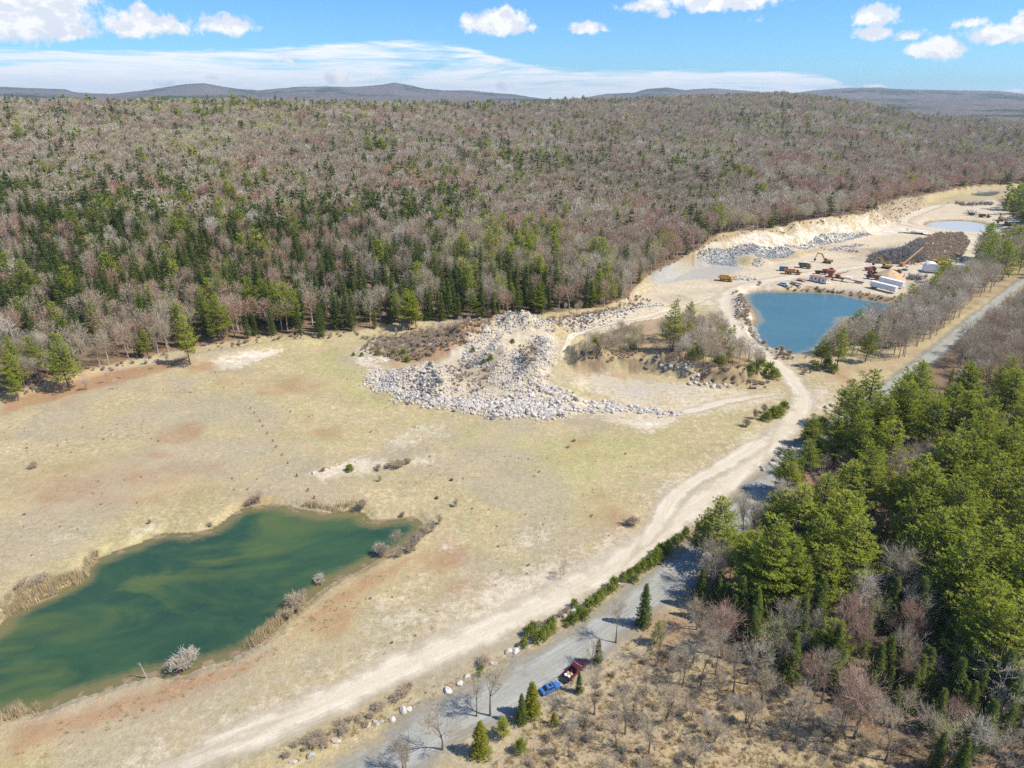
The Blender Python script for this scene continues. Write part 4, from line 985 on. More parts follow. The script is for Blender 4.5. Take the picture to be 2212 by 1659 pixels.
# ---- single trees one can point to
ONE = [('spruce', 1397, 1266, 11, 'tall narrow spruce standing alone at the near edge of the gravel road'), ('pine', 1424, 1340, 6, 'short bushy pine beside the tall narrow roadside spruce'),
       ('spruce', 1294, 1389, 6, 'small dark spruce just ahead of the maroon pickup'), ('spruce', 1252, 1452, 5, 'thin young spruce right beside the maroon pickup'),
       ('cedar', 1150, 1486, 8, 'yellow green cedar next to the blue sedan'), ('spruce', 1127, 1502, 7, 'dark ragged spruce behind the yellow green cedar by the blue sedan'),
       ('cedar', 1037, 1566, 7.5, 'bright yellow green cedar at the bottom edge beside the road'), ('pine', 1088, 1563, 5, 'small green pine between two yellow green cedars'), ('pine', 1125, 1598, 3.5, 'lowest little pine at the foot of the roadside cedars'),
       ('cedar', 1197, 1546, 3.0, 'tiny yellow green cedar in the brown bracken clearing'), ('cedar', 1655, 1443, 4.5, 'small rounded yellow green cedar at the edge of the bracken clearing'),
       ('bare', 1057, 1430, 12.5, 'tall leafless tree with upright forked limbs leaning over the gravel road'), ('bare', 1027, 1462, 10, 'slender leafless tree beside the forked leafless one'), ('bare', 950, 1515, 11, 'broad leafless tree with low spreading twigs at the bottom of the road'),
       ('bare', 1337, 1300, 10.5, 'dark leafless tree with gnarled limbs ahead of the pickup'), ('bare', 1280, 1384, 7, 'bent leafless tree beside the small dark spruce'), ('bare', 870, 1600, 8, 'low leafless tree at the very bottom of the gravel road'),
       ('pine', 1463, 647, 22, 'isolated bright green pine on the knoll between field and quarry'), ('pine', 1825, 705, 18, 'bright pine on the near shore of the blue pond'), ('pine', 1785, 725, 14, 'thin darker pine left of the bright pine by the blue pond'),
       ('bare', 853, 1145, 8, 'tall thin leafless birch clump on the near shore of the green pond'), ('bare', 895, 1160, 5, 'short leafless tree at the right end of the green pond'),
       ('sapling', 1218, 1213, 4.5, 'thin leafless sapling beside the dirt track'), ('sapling', 1211, 1222, 4, 'second thin leafless sapling beside the dirt track'),
       ('bare', 1648, 765, 9, 'leafless tree where the track meets the blue pond'), ('sapling', 1005, 1650, 1, None)]
for kd, a, b, h, lab in ONE[:-1]: add_trees(kd, [(a, b)], [h], lab)
PR['cedar', 0] = [(h, a, (lambda c: (c.materials.clear(), c.materials.append(M_CEDAR), c)[2])(b.copy())) for h, a, b in [proto(spruce, 'c', M_BARK, M_CEDAR, 8, 260 + i, 8, 0, .26) for i in range(3)]]
# thin pale leafless trees standing out in the field along the wood
for (u, v), h in zip([(232, 890), (255, 905), (188, 905), (318, 850), (362, 848), (270, 880), (335, 862)], (6, 5, 6, 4, 5, 5, 4)): add_bases('birch', [(u, v - 62)], [h], 'thin pale leafless sapling at the left edge of the field')

# ---- filled areas
def scatter(poly_uv, spacing, kinds, hr, seed, dens=1.0, world_pts=None):
    pts = world_pts or hits(poly_uv); P_ = np.array(pts); rg = np.random.RandomState(seed)
    x0, y0 = P_.min(0); x1, y1 = P_.max(0)
    gx, gy = np.meshgrid(np.arange(x0, x1, spacing), np.arange(y0, y1, spacing))
    gx = gx.ravel() + rg.uniform(-.48, .48, gx.size) * spacing; gy = gy.ravel() + rg.uniform(-.48, .48, gy.size) * spacing
    k = inpoly(gx, gy, pts) & (rg.rand(gx.size) < dens)
    gx = gx[k]; gy = gy[k]
    ks = [q[0] for q in kinds]; w = np.array([q[1] for q in kinds], float); w /= w.sum()
    kk = rg.choice(len(ks), gx.size, p=w)
    for i in range(gx.size):
        sc = {'pine': 1.15, 'spruce': .85}.get(ks[kk[i]], 1)
        TREES.append((ks[kk[i]], gx[i], gy[i], rg.uniform(*hr) * sc, None))
bk = [('bare', 5), ('maple', 1.5), ('birch', 1), ('spruce', .5)]
scatter([(1770, 770), (1850, 735), (1930, 700), (1965, 668), (2005, 648), (2060, 625), (2135, 605), (2150, 622), (2110, 660), (2035, 735), (1990, 775), (1840, 790)], 4.4, [('bare', 7), ('birch', 1.5), ('spruce', .8), ('pine', .6)], (12, 16.5), 11, .8)
scatter([(2050, 800), (2110, 735), (2180, 680), (2300, 600), (2420, 640), (2400, 850), (2200, 830), (2120, 850)], 4.6, [('bare', 7), ('maple', 1.2), ('birch', .8)], (11, 16), 12, .85)
scatter([(1985, 625), (2040, 605), (2100, 610), (2090, 640), (2000, 650)], 7, [('pine', 6), ('bare', 2)], (11, 14), 13, .7)
scatter([(2110, 560), (2212, 540), (2320, 560), (2300, 600), (2160, 620), (2100, 610)], 8, [('pine', 6), ('bare', 3)], (16, 22), 14, .85)
scatter([(2165, 455), (2210, 430), (2350, 425), (2350, 520), (2230, 510), (2185, 475)], 8, [('spruce', 3), ('pine', 2)], (16, 22), 15, .9)
scatter([(1545, 718), (1570, 735), (1600, 765), (1645, 800), (1640, 815), (1560, 812), (1490, 800), (1440, 770), (1415, 740), (1440, 720), (1500, 715)], 3.3, [('bare', 7), ('birch', 1.5), ('maple', 1), ('pine', .4)], (7, 12), 16, .75)
scatter([(1240, 765), (1270, 745), (1340, 728), (1385, 735), (1390, 765), (1320, 768), (1265, 775)], 2.4, [('bare', 6), ('aspen', 1), ('maple', 1)], (5, 9), 17, .85)
scatter([(800, 735), (860, 722), (960, 710), (1020, 700), (1030, 720), (960, 745), (860, 765), (790, 765)], 3.6, [('bare', 6), ('birch', 1), ('maple', 2)], (2.5, 4.5), 18, .75)
scatter([m3(*q) for q in [(980, 640), (1200, 560), (1500, 560), (1570, 640), (1500, 800), (1300, 850), (1150, 850), (1000, 800)]], 4.5, [('bare', 5), ('maple', 3)], (2.5, 4.0), 19, .45)
scatter([(1400, 590), (1340, 640), (1260, 680), (1200, 690), (1180, 680), (1300, 660), (1380, 605)], 4.5, [('bare', 6), ('birch', 1)], (4, 7), 20, .7)
# understorey on the near right wood
scatter([(1500, 1300), (1580, 1180), (1690, 1060), (1790, 970), (1900, 900), (2000, 860), (2150, 800), (2330, 800), (2700, 1500), (2500, 1750), (1950, 1700), (1800, 1590), (1620, 1480), (1490, 1420)], 6.8, [('bare', 6), ('maple', 2), ('birch', .8), ('spruce', 2.6), ('aspen', .6)], (6, 11.5), 21, .85)
scatter([(1900, 930), (2050, 880), (2400, 880), (2600, 1350), (2150, 1500), (2000, 1330), (1960, 1150)], 7.5, [('pine', 1)], (16, 20), 24, .42)
scatter([(1640, 1130), (1720, 1020), (1830, 1000), (1930, 1080), (1940, 1250), (1850, 1300), (1700, 1290), (1620, 1230)], 8, [('pine', 1)], (10, 16), 26, .22)
scatter([(1200, 1610), (1290, 1500), (1420, 1420), (1560, 1440), (1700, 1520), (1880, 1660), (1850, 1760), (1150, 1760)], 5.0, [('bare', 6), ('birch', 1), ('maple', 1)], (2.5, 6.5), 22, .6)
scatter([(2212, 640), (2140, 700), (2200, 640), (2240, 610)], 6, bk, (7, 11), 23, .8)

scatter([(1560, 1330), (1700, 1300), (1900, 1280), (2100, 1250), (2500, 1300), (2500, 1750), (2000, 1700), (1900, 1560), (1700, 1460)], 5.8, [('spruce', 6), ('pine', .8), ('bare', 1)], (8, 14), 25, .8)
scatter([(2080, 1300), (2260, 1250), (2450, 1500), (2400, 1750), (2180, 1640), (2080, 1450)], 7, [('pine', 2), ('spruce', 3)], (11, 16), 27, .7)
# ---- the wooded hill
STX, STY = hits([(1135, 500)], 10)[0]
def hill():
    out = []
    rg = np.random.RandomState(42)
    boosts_sp = [(925, 620, 55), (900, 640, 40), (860, 600, 45), (950, 600, 40), (930, 660, 35), (880, 560, 60), (500, 420, 80), (80, 430, 90), (100, 450, 70), (30, 620, 60), (180, 480, 70), (1100, 330, 150), (880, 380, 110), (700, 640, 30), (1000, 470, 60), (820, 450, 70), (680, 560, 60), (560, 240, 50), (250, 260, 60), (1160, 625, 40), (1250, 370, 60), (600, 480, 60), (350, 500, 60), (60, 650, 60), (1640, 265, 60), (1750, 300, 60), (2130, 330, 40), (1900, 280, 50), (1990, 240, 40), (300, 430, 60), (730, 500, 60), (1480, 355, 60), (600, 224, 120), (850, 228, 120), (1050, 226, 100), (180, 212, 90), (60, 520, 80), (150, 620, 60), (400, 540, 60), (300, 380, 80), (40, 300, 80)]
    bw = [hits([(u, v)], 8)[0] + (s,) for u, v, s in boosts_sp]
    for (r0, r1_, sp0) in ((180, 520, 5.3), (520, 850, 6.0), (850, 1350, 7.0), (1350, 2350, 9.2)):
        gx, gy = np.meshgrid(np.arange(-1500, 1750, sp0), np.arange(120, 2350, sp0))
        gx = gx.ravel(); gy = gy.ravel()
        a, r = az_r(gx, gy)
        k = (r >= r0) & (r < r1_) & (np.abs(a) < math.radians(38.5)) & (r < np.interp(a, _ra, _rd) + 120) & (r > np.interp(a, _az, _rr) - 3)
        gx = gx[k]; gy = gy[k]; gx = gx + rg.uniform(-.5, .5, gx.size) * sp0; gy = gy + rg.uniform(-.5, .5, gy.size) * sp0
        a, r = az_r(gx, gy); rr = np.interp(a, _az, _rr); hb = np.interp(a, _az, _hb)
        k = (r > rr + 1.0 + 4 * fbm(gx / 9, gy / 9, 70, 2) + np.where(hb > 3, -1.5, 0)) & (rg.rand(gx.size) < .94)
        gx = gx[k]; gy = gy[k]; a = a[k]; r = r[k]; rr = rr[k]
        con = 0.085 + 1.9 * np.clip(fbm(gx / 42, gy / 42, 71, 3) - 0.56, 0, 1) + 0.7 * np.clip(fbm(gx / 120, gy / 120, 72, 2) - 0.55, 0, 1)
        con = con * (0.85 + 0.15 * np.clip((900 - r) / 500, 0, 1))
        for (bx, by, s) in bw: con = con + 0.27 * np.exp(-((gx - bx) ** 2 + (gy - by) ** 2) / (2 * (s * 0.62) ** 2)) * (0.3 + 1.4 * fbm(gx / 16, gy / 16, 73, 2))
        rdg = np.interp(a, _ra, _rd); con = con + 0.30 * np.clip((r - rdg + 170) / 120, 0, 1) * (gx < 330) * (0.3 + 1.2 * fbm(gx / 60, gy / 60, 79, 2)) + .03
        con = con * 0.80 * (1 - 0.7 * np.exp(-((gx - STX) ** 2 + (gy - STY) ** 2) / (2 * 38 ** 2)))
        con = np.clip(con, 0, 0.75)
        u = rg.rand(gx.size)
        isc = u < con
        pine_f = np.clip(0.06 + 1.0 * (fbm(gx / 70, gy / 70, 74, 2) - 0.45), 0.03, .45) + np.clip((r - 900) / 1500, 0, .15) * 0.6
        pn = rg.rand(gx.size) < pine_f
        red = fbm(gx / 55, gy / 55, 75, 3) + 0.22 * np.clip(1 - (r - rr) / 300, 0, 1) + 0.05 * np.clip((gx - 60) / 300, 0, 1) * np.clip(1 - (r - rr) / 500, 0, 1)
        isr = rg.rand(gx.size) < np.clip((red - 0.53) * 2.6, 0.04, .65)
        yg = fbm(gx / 80 + 7, gy / 80, 76, 3) + 0.12 * np.clip((-gx) / 400, 0, 1)
        isy = rg.rand(gx.size) < np.clip((yg - 0.58) * 2.2, 0.012, .35)
        isp = rg.rand(gx.size) < 0.05
        hh = (10.5 + 9.5 * rg.beta(2, 2.2, gx.size)) * (0.92 + 0.25 * fbm(gx / 50, gy / 50, 77, 2)) * (1 - 0.25 * np.exp(-(r - rr) / 10))
        hh = hh * np.where(r > 1350, 1.12, 1)
        for i in range(gx.size):
            if isc[i]: kd = 'pine' if pn[i] else 'spruce'; h = hh[i] * (rg.uniform(1.0, 1.3) if kd == 'pine' else rg.uniform(.85, 1.2))
            else:
                kd = 'aspen' if isy[i] else 'maple' if isr[i] else 'birch' if isp[i] else 'bare'; h = hh[i]
            out.append((kd, gx[i], gy[i], h, None))
    return out
TREES += hill()
# keep trees off roads, water and open ground
TX = np.array([t[1] for t in TREES]); TY = np.array([t[2] for t in TREES])
bad = dseg(TX, TY, smooth_poly([G(*q) for q in ROAD_UV], 2, False)) < 6.6
for nm, poly, lv, bank in PONDS: bad |= sdp(TX, TY, poly, 60) < 1.0
bad |= CLR(TX, TY) > .5
TZZ = TZ(TX, TY)
TH = np.array([t[3] for t in TREES])
tu, tv, td = project(TX, TY, TZZ + TH * .5)
size = TH / td * FD                                     # display px of the whole tree
vis = FRAME(tu, tv, td, 60 + size)
KN = {'pine': 'pine_tree', 'spruce': 'spruce_tree', 'bare': 'leafless_tree', 'maple': 'budding_maple', 'birch': 'pale_birch', 'aspen': 'budding_aspen', 'cedar': 'cedar_tree', 'sapling': 'leafless_sapling'}
ADJ = {'pine': 'green white pine', 'spruce': 'dark pointed spruce', 'bare': 'leafless grey brown tree', 'maple': 'leafless tree with reddish buds', 'birch': 'pale silvery leafless tree', 'aspen': 'tree in faint yellow green bud', 'cedar': 'yellow green cedar', 'sapling': 'thin leafless sapling'}
SH = {'pine': 'green pine', 'spruce': 'dark spruce', 'bare': 'grey leafless tree', 'maple': 'red budded tree', 'birch': 'silvery leafless tree', 'aspen': 'yellow budded tree', 'cedar': 'yellow cedar', 'sapling': 'thin sapling'}
NB1 = {'pine': 'a pine', 'spruce': 'a spruce', 'bare': 'a leafless tree', 'maple': 'a maple', 'birch': 'a birch', 'aspen': 'an aspen', 'cedar': 'a cedar', 'sapling': 'a sapling'}
KIND = [t[0] for t in TREES]; count_lab = {}
for t_ in TREES:
    if t_[4]: count_lab[t_[4]] = count_lab.get(t_[4], 0) + 1
HQ = {k: tuple(np.quantile([t[3] for t in TREES if t[0] == k] or [1], (.33, .67))) for k in ADJ}
# places trees are told apart by: (name, world point)
LM = [('left end of the wood edge', (60, 800)), ('wood edge by the pale bank', (560, 730)), ('wood edge behind the scrub', (900, 690)), ('wood edge behind the rubble heap', (1130, 690)), ('wood edge by the loop track', (1330, 640)),
      ('wood above the quarry slope', (1650, 480)), ('knoll by the loop track', (1330, 730)), ('bank left of blue pond', (1540, 770)), ('near shore of blue pond', (1860, 760)), ('strip right of blue pond', (2040, 640)), ('far side of gravel road', (2150, 760)),
      ('bracken clearing below the cars', (1300, 1600)), ('bracken clearing by the spruces', (1520, 1480)), ('shade below the roadside pines', (1780, 1350)), ('bottom right corner wood', (2050, 1500)), ('pine stand right of road', (2050, 1050)), ('near edge of gravel road', (1560, 1200)), ('wood round the bright pines', (1130, 440)), ('lower left wooded slope', (250, 600)), ('far left wooded slope', (60, 500)), ('lower middle wooded slope', (450, 620)),
      ('middle of wooded slope', (700, 520)), ('slope above the rubble heap', (920, 560)), ('scrub beside rubble heap', (900, 745)), ('brush behind white tent', (2060, 530)), ('bank right of settling pond', (2190, 470)), ('upper left wooded slope', (250, 350)), ('upper middle wooded slope', (900, 300)), ('right shoulder of hill', (1700, 320)), ('wood above the blue rocks', (1450, 460))]
lmxy = np.array(hits([q[1] for q in LM]))
order = np.argsort(-size)
count = {k: 0 for k in KN}; CAPS = {'pine': 300, 'spruce': 300, 'bare': 300, 'maple': 300, 'birch': 140, 'aspen': 140, 'cedar': 99, 'sapling': 99}
rt_ = random.Random(9)
farpts = {}
def place_tree(i):
    kd, x, y, h, lab = TREES[i]
    d = td[i]; lod = 0 if d < (340 if kd == 'pine' else 270) or kd in ('cedar', 'sapling') else 1
    var = rt_.choice(PR[kd, lod]); s = h / var[0]
    q = rt_.uniform(.9, 1.12)
    root = bpy.data.objects.new(KN[kd], None); COL.objects.link(root)
    if td[i] < 230 and kd == 'pine': q *= 1.15
    root.location = (x, y, TZZ[i] - 0.08); root.rotation_euler = (0, 0, rt_.uniform(0, 6.28)); root.scale = (s * q, s * q, s)
    root.empty_display_size = .5
    for nm, me in (('trunk', var[1]), ('crown', var[2])):
        c = bpy.data.objects.new(nm, me); COL.objects.link(c); c.parent = root
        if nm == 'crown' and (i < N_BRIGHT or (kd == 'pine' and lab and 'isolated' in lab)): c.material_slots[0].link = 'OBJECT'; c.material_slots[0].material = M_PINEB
    if lab is None or count_lab.get(lab, 0) > 1:
        if lab is None:
            k = int(np.argmin(np.hypot(lmxy[:, 0] - x, lmxy[:, 1] - y))); wh = LM[k][0]
        else: wh = LM[int(np.argmin(np.hypot(lmxy[:, 0] - x, lmxy[:, 1] - y)))][0]
        grp = ADJ[kd] + ' ' + wh
        dn = np.hypot(TX - x, TY - y); dn[i] = 99; dn[np.array(KIND) == kd] += 3; j = int(np.argmin(dn))
        sz = 'tall' if h > HQ[kd][1] else 'short' if h < HQ[kd][0] else 'middling'
        sd_w = 'left of' if math.atan2(TX[j], TY[j]) > math.atan2(x, y) else 'right of'
        fr = 'in front of' if math.hypot(TX[j], TY[j]) > math.hypot(x, y) + 3 else 'behind' if math.hypot(TX[j], TY[j]) < math.hypot(x, y) - 3 else sd_w
        lab = '%s %s %s %s, %s' % (sz, SH[kd], fr, NB1[TREES[j][0]], wh)
        root['group'] = grp
    root['label'] = lab; root['category'] = 'tree'
for i in order:
    if bad[i] and TREES[i][4] is None: continue
    kd = TREES[i][0]
    u_, v_ = tu[i], tv[i]
    inview = (-10 < u_ < 2222) and (v_ < 1680 + 0.3 * size[i]) and td[i] > 10
    if (count[kd] < CAPS[kd] and inview) or TREES[i][4] is not None and inview:
        count[kd] += 1; place_tree(i)
    elif vis[i] or (td[i] < 400 and FRAME(tu[i], tv[i], td[i], 500)):
        lod = 1 if td[i] < 430 else 2
        farpts.setdefault((kd if kd not in ('cedar', 'sapling') else 'bare', lod), []).append(i)

# ---- everything past the cap: one object per kind, points with instances of the same trees
def scatter_object(name, pts, zs, scale, rot, variants, mats_join, idx=None, seed=1, tilt=None):
    """variants: list of meshes lists; each becomes one instance source"""
    col = bpy.data.collections.new(name + '_sources')
    for i, ms in enumerate(variants):
        vs = []; fs = []; mi = []; base = 0
        mats = []
        for me in ms:
            n = len(me.vertices); co = np.empty(n * 3, np.float32); me.vertices.foreach_get('co', co)
            vs.append(co.reshape(-1, 3)); fs += [tuple(base + v for v in p.vertices) for p in me.polygons]
            mats.append(me.materials[0]); mi += [len(mats) - 1] * len(me.polygons); base += n
        m = bpy.data.meshes.new('%s_source' % name); m.from_pydata(np.concatenate(vs).tolist(), [], fs)
        for q in mats: m.materials.append(q)
        m.polygons.foreach_set('material_index', mi); m.update()
        o = bpy.data.objects.new('%s_source_%02d' % (name, i), m); col.objects.link(o)
    me = bpy.data.meshes.new(name); n = len(pts)
    V = np.column_stack([np.asarray(pts), zs]).astype(np.float32)
    me.vertices.add(n); me.vertices.foreach_set('co', V.ravel())
    def at(nm, typ, arr, key='value'):
        a = me.attributes.new(nm, typ, 'POINT'); a.data.foreach_set(key, np.asarray(arr).ravel())
    rg = np.random.RandomState(seed)
    at('idx', 'INT', (rg.randint(0, len(variants), n) if idx is None else idx).astype(np.int32))
    at('scl', 'FLOAT', np.asarray(scale, np.float32))
    r3 = np.zeros((n, 3), np.float32); r3[:, 2] = rot
    if tilt is not None: r3[:, :2] = tilt
    at('rot', 'FLOAT_VECTOR', r3, 'vector')
    o = bpy.data.objects.new(name, me); COL.objects.link(o)
    ng = bpy.data.node_groups.new(name, 'GeometryNodeTree')
    ng.interface.new_socket('Geometry', in_out='INPUT', socket_type='NodeSocketGeometry')
    ng.interface.new_socket('Geometry', in_out='OUTPUT', socket_type='NodeSocketGeometry')
    N = ng.nodes; L = ng.links
    gi = N.new('NodeGroupInput'); go = N.new('NodeGroupOutput'); ip = N.new('GeometryNodeInstanceOnPoints')
    ci = N.new('GeometryNodeCollectionInfo'); ci.inputs['Collection'].default_value = col
    ci.inputs['Separate Children'].default_value = True; ci.inputs['Reset Children'].default_value = True
    def na(nm, typ):
        a = N.new('GeometryNodeInputNamedAttribute'); a.data_type = typ; a.inputs['Name'].default_value = nm; return a.outputs['Attribute']
    L.new(gi.outputs[0], ip.inputs['Points']); L.new(ci.outputs[0], ip.inputs['Instance'])
    ip.inputs['Pick Instance'].default_value = True
    L.new(na('idx', 'INT'), ip.inputs['Instance Index']); L.new(na('rot', 'FLOAT_VECTOR'), ip.inputs['Rotation']); L.new(na('scl', 'FLOAT'), ip.inputs['Scale'])
    L.new(ip.outputs[0], go.inputs[0])
    md = o.modifiers.new('instances', 'NODES'); md.node_group = ng
    return o
STUFFN = {'pine': 'pine_woods', 'spruce': 'spruce_woods', 'bare': 'leafless_woods', 'maple': 'budding_maple_woods', 'birch': 'pale_birch_woods', 'aspen': 'budding_aspen_woods'}
for (kd, lod), ids in farpts.items():
    ids = np.array(ids); vs = PR[kd, lod]; rg = np.random.RandomState(7)
    iv = rg.randint(0, len(vs), len(ids)); hv = np.array([v[0] for v in vs])
    o = scatter_object(STUFFN[kd], np.column_stack([TX[ids], TY[ids]]), TZZ[ids] - .1, TH[ids] / hv[iv], rg.uniform(0, 6.28, len(ids)), [v[1:] for v in vs], None, iv)
    tag(o, kind='stuff')
print('TREES', len(TREES), count, {k: len(v) for k, v in farpts.items()})
# ------------------------------------------------------------------ rocks
def ico():
    t = (1 + 5 ** .5) / 2
    V = [Vector(q).normalized() for q in [(-1, t, 0), (1, t, 0), (-1, -t, 0), (1, -t, 0), (0, -1, t), (0, 1, t), (0, -1, -t), (0, 1, -t), (t, 0, -1), (t, 0, 1), (-t, 0, -1), (-t, 0, 1)]]
    F = [(0, 11, 5), (0, 5, 1), (0, 1, 7), (0, 7, 10), (0, 10, 11), (1, 5, 9), (5, 11, 4), (11, 10, 2), (10, 7, 6), (7, 1, 8), (3, 9, 4), (3, 4, 2), (3, 2, 6), (3, 6, 8), (3, 8, 9), (4, 9, 5), (2, 4, 11), (6, 2, 10), (8, 6, 7), (9, 8, 1)]
    mid = {}; F2 = []
    def md(a, b):
        k = (min(a, b), max(a, b))
        if k not in mid: V.append(((V[a] + V[b]) / 2).normalized()); mid[k] = len(V) - 1
        return mid[k]
    for a, b, c in F:
        x, y, z = md(a, b), md(b, c), md(c, a); F2 += [(a, x, z), (b, y, x), (c, z, y), (x, y, z)]
    return V, F2, F
def rock_mesh(seed, mat, sq=0.7, fine=True):
    rnd = random.Random(seed); V, F2, F1 = ico(); V = [v.copy() for v in V]; F = F2 if fine else F1
    if not fine: V = V[:12]
    planes = [(rdir(rnd), rnd.uniform(.55, .85)) for _ in range(9)]
    sx, sy = rnd.uniform(.8, 1.25), rnd.uniform(.75, 1.1)
    out = []
    for v in V:
        v = v * rnd.uniform(.93, 1.07)
        for n, d in planes:
            k = v.dot(n)
            if k > d: v = v - n * (k - d)
        out.append((v.x * sx, v.y * sy, v.z * sq))
    me = bpy.data.meshes.new('rock'); me.from_pydata(out, [], F); me.materials.append(mat); me.update(); return me
def rock_material(name, a, b, c):
    m, t, out = new_mat(name)
    oi = t.node('ShaderNodeObjectInfo'); p = pos(t); n = t.noise(p, 1.7, 4, 0.65)
    col = t.ramp(oi.outputs['Random'], [(0, a), (.5, b), (1, c)])
    col = t.mix(t.math('MULTIPLY', t.sstep(n, .45, .7), .45), col, tuple(x * .55 for x in a))
    principled(t, out, col, 0.9, 0.2, normal=bump(t, n, .4, .1)); return m
M_ROCK = rock_material('pale_granite', (0.40, 0.365, 0.32), (0.62, 0.58, 0.52), (0.54, 0.46, 0.39))
M_ROCKB = rock_material('blue_grey_rock', (0.20, 0.225, 0.25), (0.29, 0.31, 0.325), (0.40, 0.405, 0.395))
M_ROCKD = rock_material('dark_rock', (0.10, 0.095, 0.095), (0.20, 0.19, 0.18), (0.30, 0.28, 0.26))
RK = {'p': [rock_mesh(i, M_ROCK) for i in range(7)], 'b': [rock_mesh(10 + i, M_ROCKB, .6) for i in range(5)], 'd': [rock_mesh(20 + i, M_ROCKD, .7) for i in range(5)]}
RKs = {'p': [rock_mesh(30 + i, M_ROCK, .7, False) for i in range(5)], 'b': [rock_mesh(40 + i, M_ROCKB, .6, False) for i in range(5)], 'd': [rock_mesh(50 + i, M_ROCKD, .7, False) for i in range(4)]}
ROCKS = []   # kind, x, y, size, label, group
rr_ = np.random.RandomState(17)
def rocks_poly(uv, kind, dens, s0, s1, label, mixk=None):
    pts = hits(uv); P_ = np.array(pts); x0, y0 = P_.min(0); x1, y1 = P_.max(0)
    n = int((x1 - x0) * (y1 - y0) * dens)
    x = rr_.uniform(x0, x1, n); y = rr_.uniform(y0, y1, n); k = inpoly(x, y, pts)
    for a, b in zip(x[k], y[k]):
        kk = kind if mixk is None or rr_.rand() > mixk[1] else mixk[0]
        s = s0 + (s1 - s0) * rr_.rand() ** 2.2
        ROCKS.append((kk, a, b, s, label))
def rocks_line(uv, w, kind, per_m2, s0, s1, label, mixk=None):
    pts = hits(uv); P_ = np.array(pts); seg = np.hypot(*(P_[1:] - P_[:-1]).T); L = seg.sum(); c = np.concatenate([[0], np.cumsum(seg)])
    n = int(L * w * per_m2); s = rr_.uniform(0, L, n)
    x = np.interp(s, c, P_[:, 0]) + np.clip(rr_.normal(0, .30, n), -.8, .8) * w; y = np.interp(s, c, P_[:, 1]) + np.clip(rr_.normal(0, .30, n), -.8, .8) * w
    for a, b in zip(x, y):
        kk = kind if mixk is None or rr_.rand() > mixk[1] else mixk[0]
        ROCKS.append((kk, a, b, s0 + (s1 - s0) * rr_.rand() ** 2, label))
rocks_line([(812, 803), (850, 812), (880, 820)], 7, 'p', 1.84, .45, 1.0, 'pale boulder at the left tip of the rubble heap')
rocks_line([(805, 822), (835, 838), (880, 858), (940, 868), (1010, 882)], 7, 'p', 2.17, .45, .95, 'pale boulder in the curved front row of the rubble heap', ('d', .08))
rocks_line([(1010, 882), (1080, 885), (1180, 893), (1215, 890)], 8, 'p', 1.84, .45, 1.15, 'pale boulder in the curved front row of the rubble heap', ('d', .08))
rocks_poly([(1080, 878), (1090, 858), (1180, 835), (1240, 850), (1250, 880), (1190, 900), (1120, 890)], 'p', 1.03, .45, 1.25, 'large pale boulder in the broad front apron of the rubble heap', ('d', .06))
rocks_poly([(1240, 888), (1265, 868), (1330, 866), (1345, 880), (1330, 892), (1265, 898)], 'p', 1.09, .45, 1.2, 'large pale boulder in the separate patch right of the apron')
rocks_line([(1330, 885), (1380, 888), (1420, 893), (1460, 895)], 5, 'p', 1.04, .45, 1.2, 'pale boulder in the thin tail of the boulder row')
rocks_poly([(870, 850), (905, 800), (930, 790), (955, 830), (950, 862), (900, 868)], 'd', 1.44, .35, 1.1, 'dark rock in the steep heap at the left of the rubble', ('p', .25))
rocks_poly([(1000, 775), (1010, 725), (1060, 695), (1180, 690), (1200, 720), (1130, 715), (1090, 725), (1060, 790), (1020, 800)], 'p', 1.5, .28, .85, 'stone on the upper rubble heap', ('b', .3))
rocks_poly([(990, 785), (1010, 770), (1045, 775), (1030, 795), (1000, 795)], 'b', 0.90, .4, 1.0, 'blue grey stone on the rubble heap')
rocks_poly([(1140, 730), (1190, 725), (1205, 750), (1200, 790), (1170, 800), (1155, 770)], 'p', 1.3, .28, .85, 'stone on the right arm of the rubble heap', ('b', .15))
rocks_poly([(960, 870), (980, 840), (1050, 845), (1090, 855), (1060, 878), (1000, 880)], 'p', 0.81, .3, .9, 'stone at the foot of the dirt cone', ('d', .2))
rocks_poly([(1050, 830), (1090, 750), (1150, 760), (1190, 830), (1120, 860)], 'p', 2.0, .2, .7, 'small stone on the dirt cone', ('d', .12))
rocks_poly([(820, 840), (870, 800), (1000, 800), (1060, 850), (1000, 875), (900, 862)], 'p', 1.7, .22, .75, 'small stone among the rubble', ('d', .15))
rocks_line([(1195, 693), (1280, 684), (1340, 678), (1420, 660)], 7, 'p', 0.85, .35, 1.1, 'pale stone in the ridge of rubble below the wood', ('d', .15))
rocks_line([(1225, 718), (1270, 706), (1320, 700)], 6, 'p', 0.68, .35, .9, 'pale stone in the short pile beside the loop track', ('d', .3))
rocks_line([(1380, 798), (1420, 790), (1490, 800), (1505, 810)], 4, 'd', 0.68, .4, 1.2, 'rock in the eroded bank', ('p', .5))
rocks_line([(1595, 640), (1600, 670), (1615, 695), (1640, 730), (1680, 762)], 4, 'p', 0.59, .4, 1.1, 'pale stone on the berm of the blue pond')
rocks_poly([(1502, 560), (1530, 538), (1600, 530), (1700, 534), (1718, 546), (1700, 556), (1592, 554), (1592, 576), (1540, 573), (1505, 568)], 'b', 2.16, .35, 1.05, 'blue grey quarried block in the long heap below the wood', ('p', .1))
rocks_poly([(1690, 535), (1760, 512), (1870, 500), (1882, 508), (1800, 526), (1720, 536)], 'b', 1.84, .35, 1.05, 'blue grey quarried block in the upper heap', ('p', .1))
rocks_line([(1793, 540), (1815, 537), (1840, 532), (1870, 529)], 9, 'b', 0.42, .5, 1.4, 'block in the low heap beside the puddle', ('p', .5))
